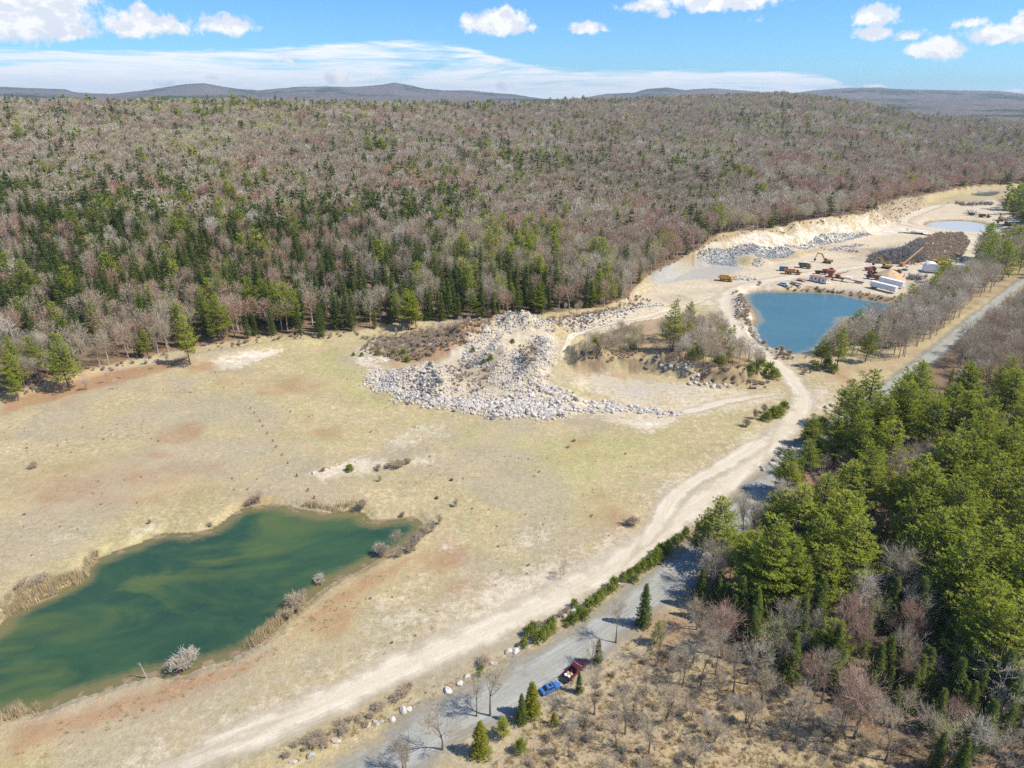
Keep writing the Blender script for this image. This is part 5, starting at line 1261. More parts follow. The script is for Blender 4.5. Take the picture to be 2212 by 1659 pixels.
rocks_line([(1578, 604), (1600, 602), (1626, 603)], 6, 'p', 1.53, .6, 1.6, 'white block in the heap beside the parked dump truck')
rocks_poly([(1622, 572), (1630, 560), (1645, 560), (1652, 570), (1640, 578)], 'p', 0.72, .6, 1.5, 'white block on the round heap in the quarry yard')
rocks_line([(1835, 544), (1850, 543)], 6, 'd', 0.68, .5, 1.2, 'rock in the small heap beside the puddle', ('p', .5))
rocks_line([(670, 1030), (700, 1022), (760, 1002)], 4, 'p', 0.20, .3, .8, 'pale rock on the low outcrop in the field')
ROAD_B = [(700, 1621, 1.1, 'rounded'), (673, 1641, 1.0, 'split'), (635, 1654, .8, 'low'), (727, 1606, .9, 'grey'), (797, 1576, .7, 'small'), (814, 1572, .7, 'small'), (824, 1567, .8, 'mossy'), (847, 1558, 1.0, 'pale'), (872, 1543, 1.2, 'large white'), (884, 1536, .9, 'shaded'), (967, 1494, 1.1, 'large speckled'), (994, 1484, .9, 'white'), (1009, 1474, .9, 'rounded'),
          (1027, 1466, .7, 'small'), (1062, 1443, .8, 'pale'), (1070, 1438, .6, 'small'), (1099, 1418, 1.0, 'white'), (1114, 1409, 1.3, 'large white'), (1124, 1403, 1.0, 'dark sided'), (1137, 1400, .9, 'yellowish'), (1144, 1391, .9, 'grey flat'), (1220, 1336, .9, 'white'), (1240, 1328, 1.2, 'large white'), (1259, 1314, 1.3, 'large pale'), (1275, 1303, 1.1, 'pinkish'), (1335, 1266, 1.0, 'pale'),
          (1429, 1194, .9, 'pale'), (1470, 1166, .9, 'white'), (1668, 1005, 1.3, 'large white'), (1675, 998, 1.5, 'largest white'), (1688, 990, 1.2, 'white'), (1730, 950, 1.3, 'pale'), (1733, 943, 1.1, 'pale'), (1785, 883, 1.2, 'white'), (1797, 879, 1.4, 'pale'), (1648, 1020, 1.2, 'grey'), (1645, 1013, 1.0, 'grey'), (1710, 968, 1.0, 'pale'),
          (1490, 833, 1.5, 'grey'), (1502, 830, 1.6, 'pale'), (1512, 835, 1.5, 'square'), (1524, 833, 1.5, 'mossy'), (1541, 837, 1.9, 'pale'), (1555, 839, 2.1, 'largest grey'), (1577, 837, 1.8, 'rounded pale'), (1532, 828, 1.3, 'dark'), (1565, 834, 1.3, 'flat')]
near_words = [('at the bottom end of the verge by the gravel road', 640, 1655), ('beside the long dark brush strip on the verge', 800, 1575), ('across the road from the yellow green cedars', 990, 1484), ('where the young pine hedge begins', 1120, 1404), ('among the hedge of young pines by the road', 1250, 1318), ('at the upper end of the young pine hedge', 1400, 1220), ('in the gap between dirt track and roadside pines', 1672, 1000), ('beside the dirt track near the junction', 1780, 890), ('in the row below the scrubby bank', 1530, 834)]
def place_rock(kind, x, y, s, label, group, name='boulder', z=None, cat='rock'):
    o = bpy.data.objects.new(name, RK[kind][rr_.randint(len(RK[kind]))]); COL.objects.link(o)
    o.location = (x, y, (tz1(x, y) if z is None else z) + s * .22); o.scale = (s * rr_.uniform(.85, 1.2), s * rr_.uniform(.85, 1.1), s * rr_.uniform(.8, 1.15))
    o.rotation_euler = (rr_.uniform(-.25, .25), rr_.uniform(-.25, .25), rr_.uniform(0, 6.28))
    return tag(o, label, cat, group)
ordn = ['first', 'second', 'third', 'fourth', 'fifth', 'sixth', 'seventh', 'eighth', 'ninth', 'tenth', 'eleventh', 'twelfth', 'thirteenth', 'fourteenth', 'fifteenth', 'sixteenth', 'seventeenth', 'eighteenth']
used = {}
for (u, v, s, wd), (x, y) in zip(ROAD_B, hits([(q[0], q[1]) for q in ROAD_B])):
    nw = min(near_words, key=lambda q: (q[1] - u) ** 2 + (q[2] - v) ** 2)[0]
    k = used.get((nw, wd), 0); used[nw, wd] = k + 1
    place_rock('p', x, y, s * .8, '%s%s boulder %s' % ('' if k == 0 else 'another ' if k == 1 else 'yet another ', wd, nw), 'boulders along the verge and below the banks')
RXY = np.array([(q[1], q[2]) for q in ROCKS]); RZ = TZ(RXY[:, 0], RXY[:, 1]); RS = np.array([q[3] for q in ROCKS])
ru, rv, rd_ = project(RXY[:, 0], RXY[:, 1], RZ)
oo = np.argsort(-RS / rd_)
for i in oo[:250]:
    k, x, y, s, lab = ROCKS[i]; lab = lab.replace('large pale', 'dark').replace('pale', 'dark').replace('white', 'dark') if k == 'd' else lab; place_rock(k, x, y, s, lab, lab, z=RZ[i])
rest = oo[250:]
for kk, nm in (('p', 'pale_rubble'), ('b', 'blue_grey_rubble'), ('d', 'dark_rubble')):
    ids = np.array([i for i in rest if ROCKS[i][0] == kk]); rg = np.random.RandomState(3); n = len(ids)
    o = scatter_object(nm, RXY[ids], RZ[ids] + RS[ids] * .15, RS[ids], rg.uniform(0, 6.28, n), [[m] for m in RKs[kk]], None, tilt=rg.uniform(-.4, .4, (n, 2)))
    tag(o, kind='stuff')
print('ROCKS', len(ROCKS))

# ------------------------------------------------------------------ shrubs, hedge, saplings, reeds, weeds
M_SHR = twig_material('shrub_twigs', [(0, (0.50, 0.40, 0.28)), (1, (0.60, 0.49, 0.36))])
M_SHRP = twig_material('pale_shrub_twigs', [(0, (0.58, 0.50, 0.40)), (1, (0.66, 0.58, 0.48))])
M_HEDGE = leaf_material('young_pine_needles', (0.25, 0.30, 0.06), (0.32, 0.36, 0.07), (0.42, 0.43, 0.10), .35)
M_RUST = leaf_material('rust_needles', (0.50, 0.20, 0.09), (0.56, 0.25, 0.11), (0.42, 0.20, 0.10), .3)
M_REED = leaf_material('dry_reed', (0.62, 0.50, 0.30), (0.70, 0.58, 0.37), (0.55, 0.43, 0.26), .3)
M_WEED = leaf_material('dry_weed', (0.46, 0.37, 0.22), (0.56, 0.47, 0.29), (0.36, 0.26, 0.15), .3)
M_BRAK = leaf_material('dead_bracken', (0.56, 0.43, 0.24), (0.68, 0.56, 0.33), (0.40, 0.28, 0.16), .35)
def tree_shrub(seed, spread, stems, tw, mat):
    tr, cr = bare(seed, 3.0, 0, spread, stems, .06, tw, .5)
    b = MB(); b.v = [v / 3.0 for v in tr.v] + [v / 3.0 for v in cr.v]; n = len(tr.v); b.f = tr.f + [tuple(i + n for i in f) for f in cr.f]
    return b.mesh('bare_shrub', mat)
shr = [tree_shrub(500 + i, s_, st, .8, M_SHR) for i, (s_, st) in enumerate(((.55, 7), (.45, 6), (.65, 8), (.4, 5)))]
shp = [tree_shrub(520 + i, .55, 9, .9, M_SHRP) for i in range(2)]
shr_old = [shrub(500 + i, 1, 1 * w, 150, .028, 6).mesh('bare_shrub', M_SHR) for i, w in enumerate((.75, .6, .9, .5))]
shp_old = [shrub(520 + i, 1, .8, 190, .028, 7).mesh('bare_shrub', M_SHRP) for i in range(2)]
def shrub_at(u, v, h, label, pale=False, wide=1.0, name='bare_shrub', group='leafless shrubs around ponds and field'):
    x, y = hits([(u, v)])[0]; o = bpy.data.objects.new(name, rt_.choice(shp if pale else shr)); COL.objects.link(o)
    o.location = (x, y, tz1(x, y) - .05); o.rotation_euler = (0, 0, rt_.uniform(0, 6)); o.scale = (h * wide, h * wide, h); return tag(o, label, 'shrub', group)
SHL = [(397, 1452, 4.6, 'broad pale leafless shrub leaning over the near shore of the green pond', True, 1.15), (640, 1322, 4.0, 'upright grey leafless shrub on the near shore of the green pond', False, .9), (655, 1306, 3.4, 'grey leafless shrub joined to the upright one on the pond shore', False, .9), (625, 1338, 2.8, 'low leafless shrub above the reeds on the near shore', False, .9), (692, 1262, 3.0, 'pale rounded leafless shrub where the pond narrows', True, 1),
       (822, 1205, 4.2, 'pale leafless shrub left of the tall birch clump by the pond', True, .8), (865, 1210, 3.2, 'brown leafless shrub under the tall birch clump', False, 1), (885, 1198, 2.6, 'low brown shrub right of the birch clump', False, 1), (915, 1160, 4.0, 'grey shrub at the right tip of the green pond', False, .8), (935, 1148, 3.6, 'grey shrub behind the right tip of the green pond', False, .9), (950, 1132, 3.8, 'tallest grey shrub in the row right of the green pond', False, .8), (905, 1172, 2.4, 'small shrub overhanging the narrow end of the green pond', True, .8),
       (560, 1092, 4.0, 'brown leafless shrub on the far shore of the green pond', False, 1.1), (545, 1096, 2.8, 'low brown shrub beside the far shore one', False, 1), (775, 1108, 3.4, 'grey leafless shrub on the far shore near the grassy point', False, 1), (785, 1100, 2.8, 'thin shrub behind the grassy point of the green pond', False, 1), (870, 1120, 2.4, 'small shrub on the strip above the pond tip', False, .8), (985, 1100, 3.0, 'brown shrub standing alone right of the green pond', False, .8), (325, 1137, 1.8, 'small upright shrub alone on the straw bank above the pond', False, .7),
       (455, 1143, 1.8, 'tiny brown shrub on the far pond bank', False, 1), (212, 1208, 2.0, 'low shrub at the bend of the far pond bank', False, 1), (50, 1272, 3.0, 'dark sprawling shrub in the reeds at the left pond shore', False, 1.4), (90, 1260, 2.6, 'sprawling shrub above the reeds at the left shore', False, 1.4), (842, 1012, 2.8, 'brown thicket in the middle of the field outcrop', False, 1.3), (862, 1015, 3.0, 'brown thicket right of the middle one on the outcrop', False, 1.2), (880, 1008, 2.6, 'brown thicket at the right end of the outcrop', False, 1.2),
       (818, 1020, 2.0, 'small bush in front of the outcrop thicket', False, 1), (822, 1042, 2.2, 'bare bush alone below the outcrop', False, .9), (700, 1024, 1.8, 'low bush on the left of the outcrop', False, 1), (75, 1012, 2.4, 'flat brown bush alone in the left of the field', False, 1.4), (1368, 1135, 3.4, 'reddish brown bush alone beside the dirt track', False, .9), (1352, 1138, 2.2, 'low brown bush by the reddish one', False, 1.3),
       (885, 1500, 2.0, 'reddish brush on the verge by the large white boulder', False, 1.4), (865, 1512, 2.2, 'reddish brush left of the large white boulder', False, 1.3), (1045, 1440, 2.2, 'brown brush among the verge boulders', False, 1.2), (1612, 925, 3.5, 'grey leafless shrub left of the green bush by the track', False, .8), (1630, 905, 4.5, 'tall thin leafless shrub behind the green bush by the track', False, .6), (1650, 895, 4.0, 'thin leafless shrub right of the tall thin one by the track', False, .6),
       (1640, 618, 3.0, 'leafless shrub reflected at the far shore of the blue pond', False, .9), (1704, 770, 3.0, 'leafless shrub at the near shore of the blue pond', False, .8), (1650, 745, 2.6, 'low shrub on the berm of the blue pond', False, .9), (1960, 498, 2.0, 'low brush by the slab stack', False, 1), (1790, 760, 3.4, 'grey shrub beside the thin dark pine by the blue pond', False, 1), (1240, 955, 1.2, 'tiny brown bush in the middle of the green grass', False, 1.3), (1228, 968, 1.0, 'flat brown bush in the green grass', False, 2)]
for q in SHL: shrub_at(*q)
# brown brush strips along the verge: countable clumps
for i, (u, v) in enumerate([(640, 1625), (665, 1612), (690, 1600), (712, 1590), (735, 1580), (755, 1570), (775, 1562), (800, 1552), (820, 1545), (660, 1632), (700, 1612), (745, 1592), (790, 1570), (620, 1640), (680, 1622)]):
    shrub_at(u, v, 1.1 + .4 * (i % 3), 'low brown clump in the long brush strip beside the bottom of the road', False, 1.3, group='low brown clump in the long brush strip beside the bottom of the road')
for i, (u, v) in enumerate([(1165, 1360), (1180, 1352), (1195, 1345), (1210, 1335), (1225, 1325)]):
    shrub_at(u, v, 1.5 + .4 * (i % 2), 'low reddish brown clump behind the hedge of young pines', False, 1.2, group='low reddish brown clump behind the hedge of young pines')
yp = [bushy(600 + i, 1.0, .48, 300, .085) for i in range(4)]
YP = [b.mesh('young_pine', M_HEDGE) for b in yp]
HG = sorted([(1131, 1405, 2.4), (1143, 1380, 3.0), (1150, 1372, 2.6), (1165, 1392, 3.4), (1178, 1382, 3.2), (1190, 1372, 2.6), (1192, 1360, 2.8), (1228, 1352, 2.0), (1240, 1345, 2.8), (1252, 1335, 3.2), (1262, 1342, 2.6), (1272, 1325, 3.2), (1285, 1315, 3.0), (1240, 1318, 2.4), (1294, 1305, 3.0), (1302, 1292, 2.8), (1325, 1278, 3.4), (1318, 1288, 2.4), (1345, 1262, 2.6),
      (1360, 1250, 2.8), (1375, 1245, 3.0), (1388, 1240, 3.4), (1400, 1232, 3.6), (1410, 1222, 3.8), (1418, 1212, 4.0), (1425, 1200, 3.4), (1438, 1205, 3.0), (1442, 1190, 2.6), (1455, 1178, 3.0), (1468, 1172, 2.8), (1480, 1165, 3.0), (1033, 1462, 1.6), (1040, 1458, 1.4), (1370, 1262, 2.6), (1225, 1362, 1.4)])
ORD = ['first', 'second', 'third', 'fourth', 'fifth', 'sixth', 'seventh', 'eighth', 'ninth', 'tenth', 'eleventh', 'twelfth', 'thirteenth', 'fourteenth', 'fifteenth', 'sixteenth', 'seventeenth', 'eighteenth', 'nineteenth', 'twentieth'] + ['twenty ' + q for q in ('first', 'second', 'third', 'fourth', 'fifth', 'sixth', 'seventh', 'eighth', 'ninth')] + ['thirtieth'] + ['thirty ' + q for q in ('first', 'second', 'third', 'fourth', 'fifth', 'sixth')]
hw = ['roundest', 'taller', 'broad', 'small', 'dense', 'pale green', 'darker', 'leaning', 'bushy', 'lowest', 'thin']
for i, (u, v, h) in enumerate(HG):
    x, y = hits([(u, v)])[0]; o = bpy.data.objects.new('young_pine', YP[i % 4]); COL.objects.link(o)
    o.location = (x, y, tz1(x, y) - .05); o.rotation_euler = (0, 0, i * 1.3); o.scale = (h * .72, h * .72, h * .8)
    seg = ('at the lower end of the roadside hedge' if u < 1200 else 'in the middle of the roadside hedge' if u < 1310 else 'at the upper end of the roadside hedge')
    tag(o, '%s young green pine from the lower end of the roadside hedge' % ORD[i], 'shrub', 'hedge of young green pines along the gravel road')
# green bushes elsewhere
GB = [(1668, 905, 3.6, 'dark green bush at the bend of the dirt track'), (1680, 900, 3.4, 'dark green bush right of the one at the track bend'), (1655, 908, 3.0, 'low green bush left of the one at the track bend'), (1692, 890, 3.2, 'upright green bush nearest the dirt track bend'), (850, 770, 2.6, 'green bush at the foot of the scrub by the field'), (872, 770, 2.8, 'yellowish green bush beside the rubble heap scrub'), (880, 782, 2.4, 'rounded green bush left of the dark rock heap'),
      (816, 768, 2.2, 'small green bush at the left end of the scrub'), (764, 771, 1.4, 'tiny green bush on the pale bank'), (782, 771, 1.6, 'tiny green bush second on the pale bank'), (756, 1018, 2.0, 'small green bush on the left end of the field outcrop'), (1107, 744, 1.8, 'lone green bush on top of the rubble heap'), (1045, 790, 1.8, 'green bush on the slope of the rubble heap'), (1060, 778, 2.0, 'green bush high on the slope of the rubble heap'), (1022, 765, 1.6, 'small green bush in the rubble'),
      (1640, 800, 4.2, 'green young pine at the right end of the scrubby bank'), (1660, 812, 4.6, 'broad green young pine beside the track junction'), (1672, 818, 3.8, 'green young pine nearest the track junction'), (1555, 790, 4.2, 'green young pine in the scrub above the boulders'), (1510, 770, 4.2, 'green young pine at the left of the scrubby bank'), (1492, 778, 4.0, 'green young pine lowest on the left of the bank'), (1520, 745, 3.8, 'green young pine behind the scrubby bank'), (1620, 815, 3.6, 'green young pine among birches on the bank'),
      (1300, 745, 3.8, 'green bush in the thicket above the eroded face'), (1365, 755, 4.0, 'green bush at the right of the thicket above the eroded face'), (1285, 748, 3.0, 'green bush at the left of the thicket'), (1785, 795, 3.6, 'low green bush by the shadowed bank of the blue pond'), (1800, 805, 3.2, 'low green bush lowest by the blue pond bank'), (1760, 800, 3.0, 'round green bush left of the low ones by the blue pond'), (1860, 745, 4.5, 'green young pine right of the bright pine by the pond'),
      (1772, 935, 4.5, 'green bush at the left edge of the roadside pines'), (1745, 960, 4.2, 'green bush between boulders and roadside pines'), (1765, 985, 5, 'dark bush under the first roadside pines')]
for i, (u, v, h, lab) in enumerate(GB):
    x, y = hits([(u, v)])[0]; o = bpy.data.objects.new('green_bush', YP[i % 4]); COL.objects.link(o)
    o.location = (x, y, tz1(x, y) - .05); o.rotation_euler = (0, 0, i * 2.1); o.scale = (h * 1.15, h * 1.15, h); tag(o, lab, 'shrub', 'green bushes in the open ground')
# rust coloured seedlings standing in the field
RU = [(542, 880), (550, 891), (562, 909), (568, 921), (578, 935), (590, 952), (597, 964), (610, 981), (622, 999), (642, 1028), (666, 1062), (680, 1080)]
RM_ = [bushy(640 + i, 1.0, .26, 60, .16).mesh('rust_seedling', M_RUST) for i in range(3)]
rl = ['farthest', 'second farthest', 'third farthest', 'faint fourth', 'fifth', 'sixth', 'seventh', 'eighth', 'ninth', 'tenth', 'second nearest', 'nearest']
for i, (u, v) in enumerate(RU):
    x, y = hits([(u, v + 3)])[0]; o = bpy.data.objects.new('rust_seedling', RM_[i % 3]); COL.objects.link(o); h = 1.0 if i > 8 else .8
    o.location = (x, y, tz1(x, y) - .02); o.scale = (h * .8, h * .8, h); tag(o, '%s rust brown seedling in the curving row across the field' % rl[i], 'seedling', 'row of rust brown seedlings in the field')
for u, v, lab in [(1065, 1050, 'upper of two small dark stumps in the grass'), (1015, 1104, 'lower of two small dark stumps in the grass')][:2]:
    pass
def stuff_points(uv, dens, seed, world_pts=None):
    pts = world_pts or hits(uv); P_ = np.array(pts); x0, y0 = P_.min(0); x1, y1 = P_.max(0); rg = np.random.RandomState(seed)
    n = int((x1 - x0) * (y1 - y0) * dens); x = rg.uniform(x0, x1, n); y = rg.uniform(y0, y1, n); k = inpoly(x, y, pts); return np.column_stack([x[k], y[k]])
def line_points(uv, w, dens, seed):
    P_ = np.array(hits(uv)); seg = np.hypot(*(P_[1:] - P_[:-1]).T); L = seg.sum(); c = np.concatenate([[0], np.cumsum(seg)]); rg = np.random.RandomState(seed); n = int(L * w * dens); s = rg.uniform(0, L, n)
    return np.column_stack([np.interp(s, c, P_[:, 0]) + rg.normal(0, .3, n) * w, np.interp(s, c, P_[:, 1]) + rg.normal(0, .3, n) * w])
def spread(name, P_, meshes, h0, h1, seed=1, avoid_water=False):
    z = TZ(P_[:, 0], P_[:, 1])
    d = dseg(P_[:, 0], P_[:, 1], smooth_poly([G(*q) for q in ROAD_UV], 2, False)); k = d > 5.6
    if avoid_water:
        for nm, poly, lv, bank in PONDS: k &= sdp(P_[:, 0], P_[:, 1], poly, 60) > .3
    P_ = P_[k]; z = z[k]; rg = np.random.RandomState(seed)
    o = scatter_object(name, P_, z - .03, rg.uniform(h0, h1, len(P_)), rg.uniform(0, 6.28, len(P_)), [[m] for m in meshes], None); tag(o, kind='stuff'); return o
def tuft(seed, n, H, R, w, mat, lean=.35):
    rnd = random.Random(seed); b = MB()
    for _ in range(n):
        a = rnd.uniform(0, 6.28); q = rnd.random() * R
        b.blade(Vector((math.cos(a) * q, math.sin(a) * q, 0)), Vector((rnd.uniform(-lean, lean) + .1, rnd.uniform(-lean, lean), 1)) * H * rnd.uniform(.6, 1.1), w, rnd)
    return b.mesh('tuft', mat)
reed = [tuft(i, 16, 1.0, .35, .05, M_REED, .15) for i in range(3)]
rp = np.concatenate([line_points([(0, 1335), (40, 1312), (80, 1292), (140, 1268), (178, 1245)], 3.0, 2.6, 1), line_points([(20, 1318), (70, 1290), (130, 1262)], 4.5, 1.4, 2), line_points([(545, 1398), (575, 1372), (600, 1350), (628, 1328)], 2.2, 4.0, 3), line_points([(184, 1225), (210, 1208)], 1.5, 2, 4), line_points([(660, 1098), (720, 1106), (765, 1102)], 1.6, 2, 5), line_points([(0, 1560), (40, 1548), (70, 1545)], 3.0, 2, 6)])
spread('reeds', rp, reed, 1.5, 2.5)
weed = [tuft(10 + i, 9, 1.0, .45, .06, M_WEED, .7) for i in range(4)]
fp = stuff_points([(-40, 930), (180, 850), (420, 800), (760, 760), (860, 880), (1150, 920), (1480, 920), (1420, 1100), (1250, 1250), (1000, 1370), (700, 1500), (300, 1690), (-150, 1690)], .42, 8)
cl = fbm(fp[:, 0] / 7, fp[:, 1] / 7, 91, 3); fp = fp[cl > .5]
spread('dry_grass_tufts', fp, weed, .18, .5, 2, True)
brak = [tuft(20 + i, 16, 1.0, .6, .10, M_BRAK, .9) for i in range(4)]
bp_ = np.concatenate([stuff_points([(1040, 1700), (1130, 1585), (1260, 1490), (1420, 1400), (1560, 1440), (1700, 1510), (1900, 1650), (1950, 1800), (1000, 1800)], 2.0, 9), stuff_points([(0, 1640), (150, 1560), (330, 1500), (480, 1450), (600, 1380), (700, 1310), (860, 1230), (760, 1330), (560, 1440), (330, 1540), (60, 1659)], .35, 10)])
spread('dead_bracken', bp_, brak, .35, .9, 3, True)
br2 = stuff_points([(1490, 1400), (1500, 1250), (1620, 1130), (1760, 980), (1900, 880), (2250, 800), (2700, 1500), (2500, 1800), (1950, 1750), (1700, 1520)], .22, 11)
spread('woodland_brush', br2, shr, .7, 1.8, 4)
# brushy bands: field edge by the wood and shores
b3 = np.concatenate([line_points([(0, 866), (180, 812), (400, 765), (560, 738), (760, 726), (1000, 703), (1300, 675)], 5, .12, 12), stuff_points([(780, 760), (800, 735), (960, 708), (1060, 700), (1010, 745), (880, 785)], .25, 13), line_points([(1600, 640), (1608, 690), (1650, 745), (1700, 775)], 5, .3, 14), line_points([(1700, 628), (1800, 634), (1880, 642), (1930, 655)], 6, .22, 15),
                     line_points([(1960, 690), (1900, 700), (1840, 690), (1800, 745), (1760, 775), (1740, 810)], 8, .15, 16), stuff_points([m3(*q) for q in [(960, 660), (1200, 540), (1500, 540), (1580, 640), (1500, 810), (1280, 870), (1100, 860), (1000, 800)]], .45, 17)])
spread('low_brush', b3, shr, .9, 2.0, 5, True)
# tangled stumps and roots heaped in the yard
def root_mesh(seed, mat):
    rnd = random.Random(seed); b = MB()
    for _ in range(9):
        p = Vector((rnd.uniform(-.6, .6), rnd.uniform(-.6, .6), rnd.uniform(0, .5))); d = rdir(rnd, .1)
        b.tube([p, p + d * rnd.uniform(.6, 1.2), p + (d + rdir(rnd) * .5) * rnd.uniform(1.3, 2.2)], [.22, .14, .05], 4)
    return b.mesh('root', mat)
M_ROOT = twig_material('weathered_roots', [(0, (0.16, 0.14, 0.12)), (.6, (0.30, 0.265, 0.235)), (1, (0.45, 0.41, 0.37))], 0)
roots = [root_mesh(700 + i, M_ROOT) for i in range(5)]
rpile = [m3(*q) for q in [(370, 880), (420, 805), (560, 765), (740, 745), (900, 655), (1020, 600), (1060, 700), (1060, 800), (1060, 880), (800, 905), (600, 905)]]
rp_w = hits(rpile); q_ = stuff_points(None, .45, 20, rp_w)
dd_ = -sdp(q_[:, 0], q_[:, 1], rp_w, 60); rg = np.random.RandomState(6)
zz = TZ(q_[:, 0], q_[:, 1]) + np.minimum(dd_ * .5, 4.0) * rg.uniform(.2, 1, len(q_))
o = scatter_object('root_and_stump_heap', q_, zz, rg.uniform(.5, 1.3, len(q_)), rg.uniform(0, 6.28, len(q_)), [[m] for m in roots], None, tilt=rg.uniform(-.8, .8, (len(q_), 2))); tag(o, kind='stuff')
q_ = np.concatenate([line_points([m3(1400, 205), m3(1550, 215), m3(1760, 205), m3(1850, 215)], 12, .16, 21), line_points([m3(850, 1080), m3(930, 1075), m3(1000, 1060)], 5, .4, 22), line_points([m3(1520, 880), m3(1660, 875)], 6, .5, 23), line_points([m3(1740, 600), m3(1960, 590), m3(1800, 680)], 10, .15, 24)])
o = scatter_object('scrap_timber', q_, TZ(q_[:, 0], q_[:, 1]) + rg.uniform(0, 1, len(q_)), rg.uniform(.7, 1.4, len(q_)), rg.uniform(0, 6.28, len(q_)), [[m] for m in roots], None, tilt=rg.uniform(-.5, .5, (len(q_), 2))); tag(o, kind='stuff')

b4 = np.concatenate([stuff_points([(800, 765), (815, 738), (960, 712), (1050, 702), (1000, 745), (890, 780)], .5, 31), stuff_points([(1120, 745), (1160, 735), (1165, 790), (1130, 800)], .3, 32), stuff_points([(960, 790), (1010, 780), (1060, 800), (1050, 850), (970, 855)], .18, 33), stuff_points([(1200, 700), (1300, 688), (1410, 650), (1380, 640), (1300, 668), (1190, 690)], .2, 34), line_points([(1480, 800), (1560, 815), (1650, 828)], 8, .35, 35), line_points([(1250, 770), (1300, 752), (1390, 765)], 8, .35, 36), line_points([(1870, 458), (1900, 436), (1935, 423), (1985, 424)], 12, .16, 37), line_points([(1895, 470), (1940, 455), (1980, 440)], 14, .05, 38), line_points([(1400, 598), (1450, 572), (1500, 545), (1550, 520), (1620, 503), (1720, 486), (1800, 476), (1872, 460)], 3, .12, 39)])
spread('heap_scrub', b4, shr, .6, 1.7, 6)

vg = np.concatenate([line_points([(620, 1650), (800, 1572), (900, 1530), (1072, 1448), (1137, 1410)], 4, .9, 41), line_points([(1130, 1412), (1237, 1355), (1340, 1285), (1474, 1190)], 4, 1.2, 42), line_points([(1010, 1615), (1104, 1575), (1220, 1520), (1300, 1428), (1387, 1392), (1480, 1320)], 4, 1.0, 43)])
spread('verge_weeds', vg, weed + brak, .3, .9, 7)
cb = stuff_points([(1100, 1650), (1200, 1560), (1290, 1480), (1420, 1400), (1560, 1440), (1700, 1510), (1900, 1650), (1700, 1700), (1100, 1720)], .10, 44)
spread('clearing_brush', cb, shr, .8, 1.9, 8)

fs = stuff_points([(-40, 930), (180, 860), (420, 810), (760, 770), (860, 890), (1150, 925), (1480, 925), (1420, 1100), (1250, 1230), (1000, 1350), (760, 1450), (760, 1300), (980, 1180), (980, 1090), (560, 1080), (340, 1140), (-60, 1330)], .035, 45)
fs = fs[fbm(fs[:, 0] / 18, fs[:, 1] / 18, 95, 2) > .5]
spread('field_scrub', fs, shr + brak, .25, .8, 9, True)
# ------------------------------------------------------------------ vehicles, machines and sheds
def hexagon(p0, p1, r, n=12):
    b = MB(); pts = [Vector(p0), Vector(p1)]; b.tube(pts, [r, r], n)
    k = len(b.v) - 2 * n
    b.f.append(tuple(range(k + n - 1, k - 1, -1))); b.f.append(tuple(range(k + n, k + 2 * n))); return b
def prism(b, prof, y0, y1, inset=0.0):
    """side outline (x, z) carried across from y0 to y1; inset narrows the top half"""
    zs = [q[1] for q in prof]; zm = min(zs); zh = max(zs) - zm + 1e-6
    k = len(b.v); n = len(prof); cy = (y0 + y1) / 2; hw = (y1 - y0) / 2
    for s in (-1, 1):
        for x, z in prof: b.v.append(Vector((x, cy + s * (hw - inset * (z - zm) / zh), z)))
    b.f.append(tuple(range(k, k + n))); b.f.append(tuple(range(k + 2 * n - 1, k + n - 1, -1)))
    for i in range(n):
        j = (i + 1) % n; b.f.append((k + j, k + i, k + n + i, k + n + j))
def P_box(name, mat, par, *boxes):
    b = MB()
    for q in boxes: b.box(*q)
    return b.obj(name, mat, par)
def P_prism(name, mat, par, prof, y0, y1, inset=0.0):
    b = MB(); prism(b, prof, y0, y1, inset); return b.obj(name, mat, par)
def P_cyl(name, mat, par, p0, p1, r, n=12): return hexagon(p0, p1, r, n).obj(name, mat, par)
def wheel(par, x, y, r, w, tm, rm):
    t = P_cyl('wheel', tm, par, (x, y - w / 2, r), (x, y + w / 2, r), r, 14)
    P_cyl('rim', rm, t, (x, y - w / 2 - .02, r), (x, y + w / 2 + .02, r), r * .55, 10)
    return t
YEL = flat_mat('machine_yellow', (0.62, 0.36, 0.04), .55, .4, dirt=(0.30, 0.20, 0.10)); ORG = flat_mat('machine_orange', (0.50, 0.24, 0.08), .6, .3, dirt=(0.30, 0.15, 0.08))
BRT = flat_mat('bright_yellow_paint', (0.75, 0.55, 0.03), .5, .4); RST = flat_mat('rusty_steel', (0.24, 0.11, 0.06), .9, .1, var=.4, dirt=(0.12, 0.07, 0.05))
DKS = flat_mat('dark_steel', (0.06, 0.055, 0.055), .7, .3, var=.4); TYR = flat_mat('tyre_rubber', (0.03, 0.03, 0.03), .9, .2)
WHT = flat_mat('white_panel', (0.78, 0.79, 0.80), .5, .4, var=.05, dirt=(0.62, 0.60, 0.56)); WHF = flat_mat('white_fabric', (0.86, 0.86, 0.88), .7, .2, var=.03)
REDR = flat_mat('red_brown_roof', (0.40, 0.16, 0.10), .8, .2); REDH = flat_mat('red_hopper_paint', (0.34, 0.08, 0.06), .6, .3, dirt=(0.25, .10, .07))
GRN = flat_mat('dark_green_paint', (0.10, 0.15, 0.12), .6, .3); BLU = flat_mat('dusty_blue_paint', (0.05, 0.16, 0.42), .5, .4)
GLS = flat_mat('dark_glass', (0.02, 0.025, 0.03), .12, .6, var=.1); CHR = flat_mat('bright_metal', (0.6, 0.6, 0.6), .35, .5, metal=.6)
SLT = flat_mat('slate_blue_paint', (0.12, 0.17, 0.23), .6, .3); PLB = flat_mat('pale_blue_paint', (0.55, 0.68, 0.70), .4, .5); GRY = flat_mat('grey_tin', (0.42, 0.42, 0.42), .5, .4, metal=.3)
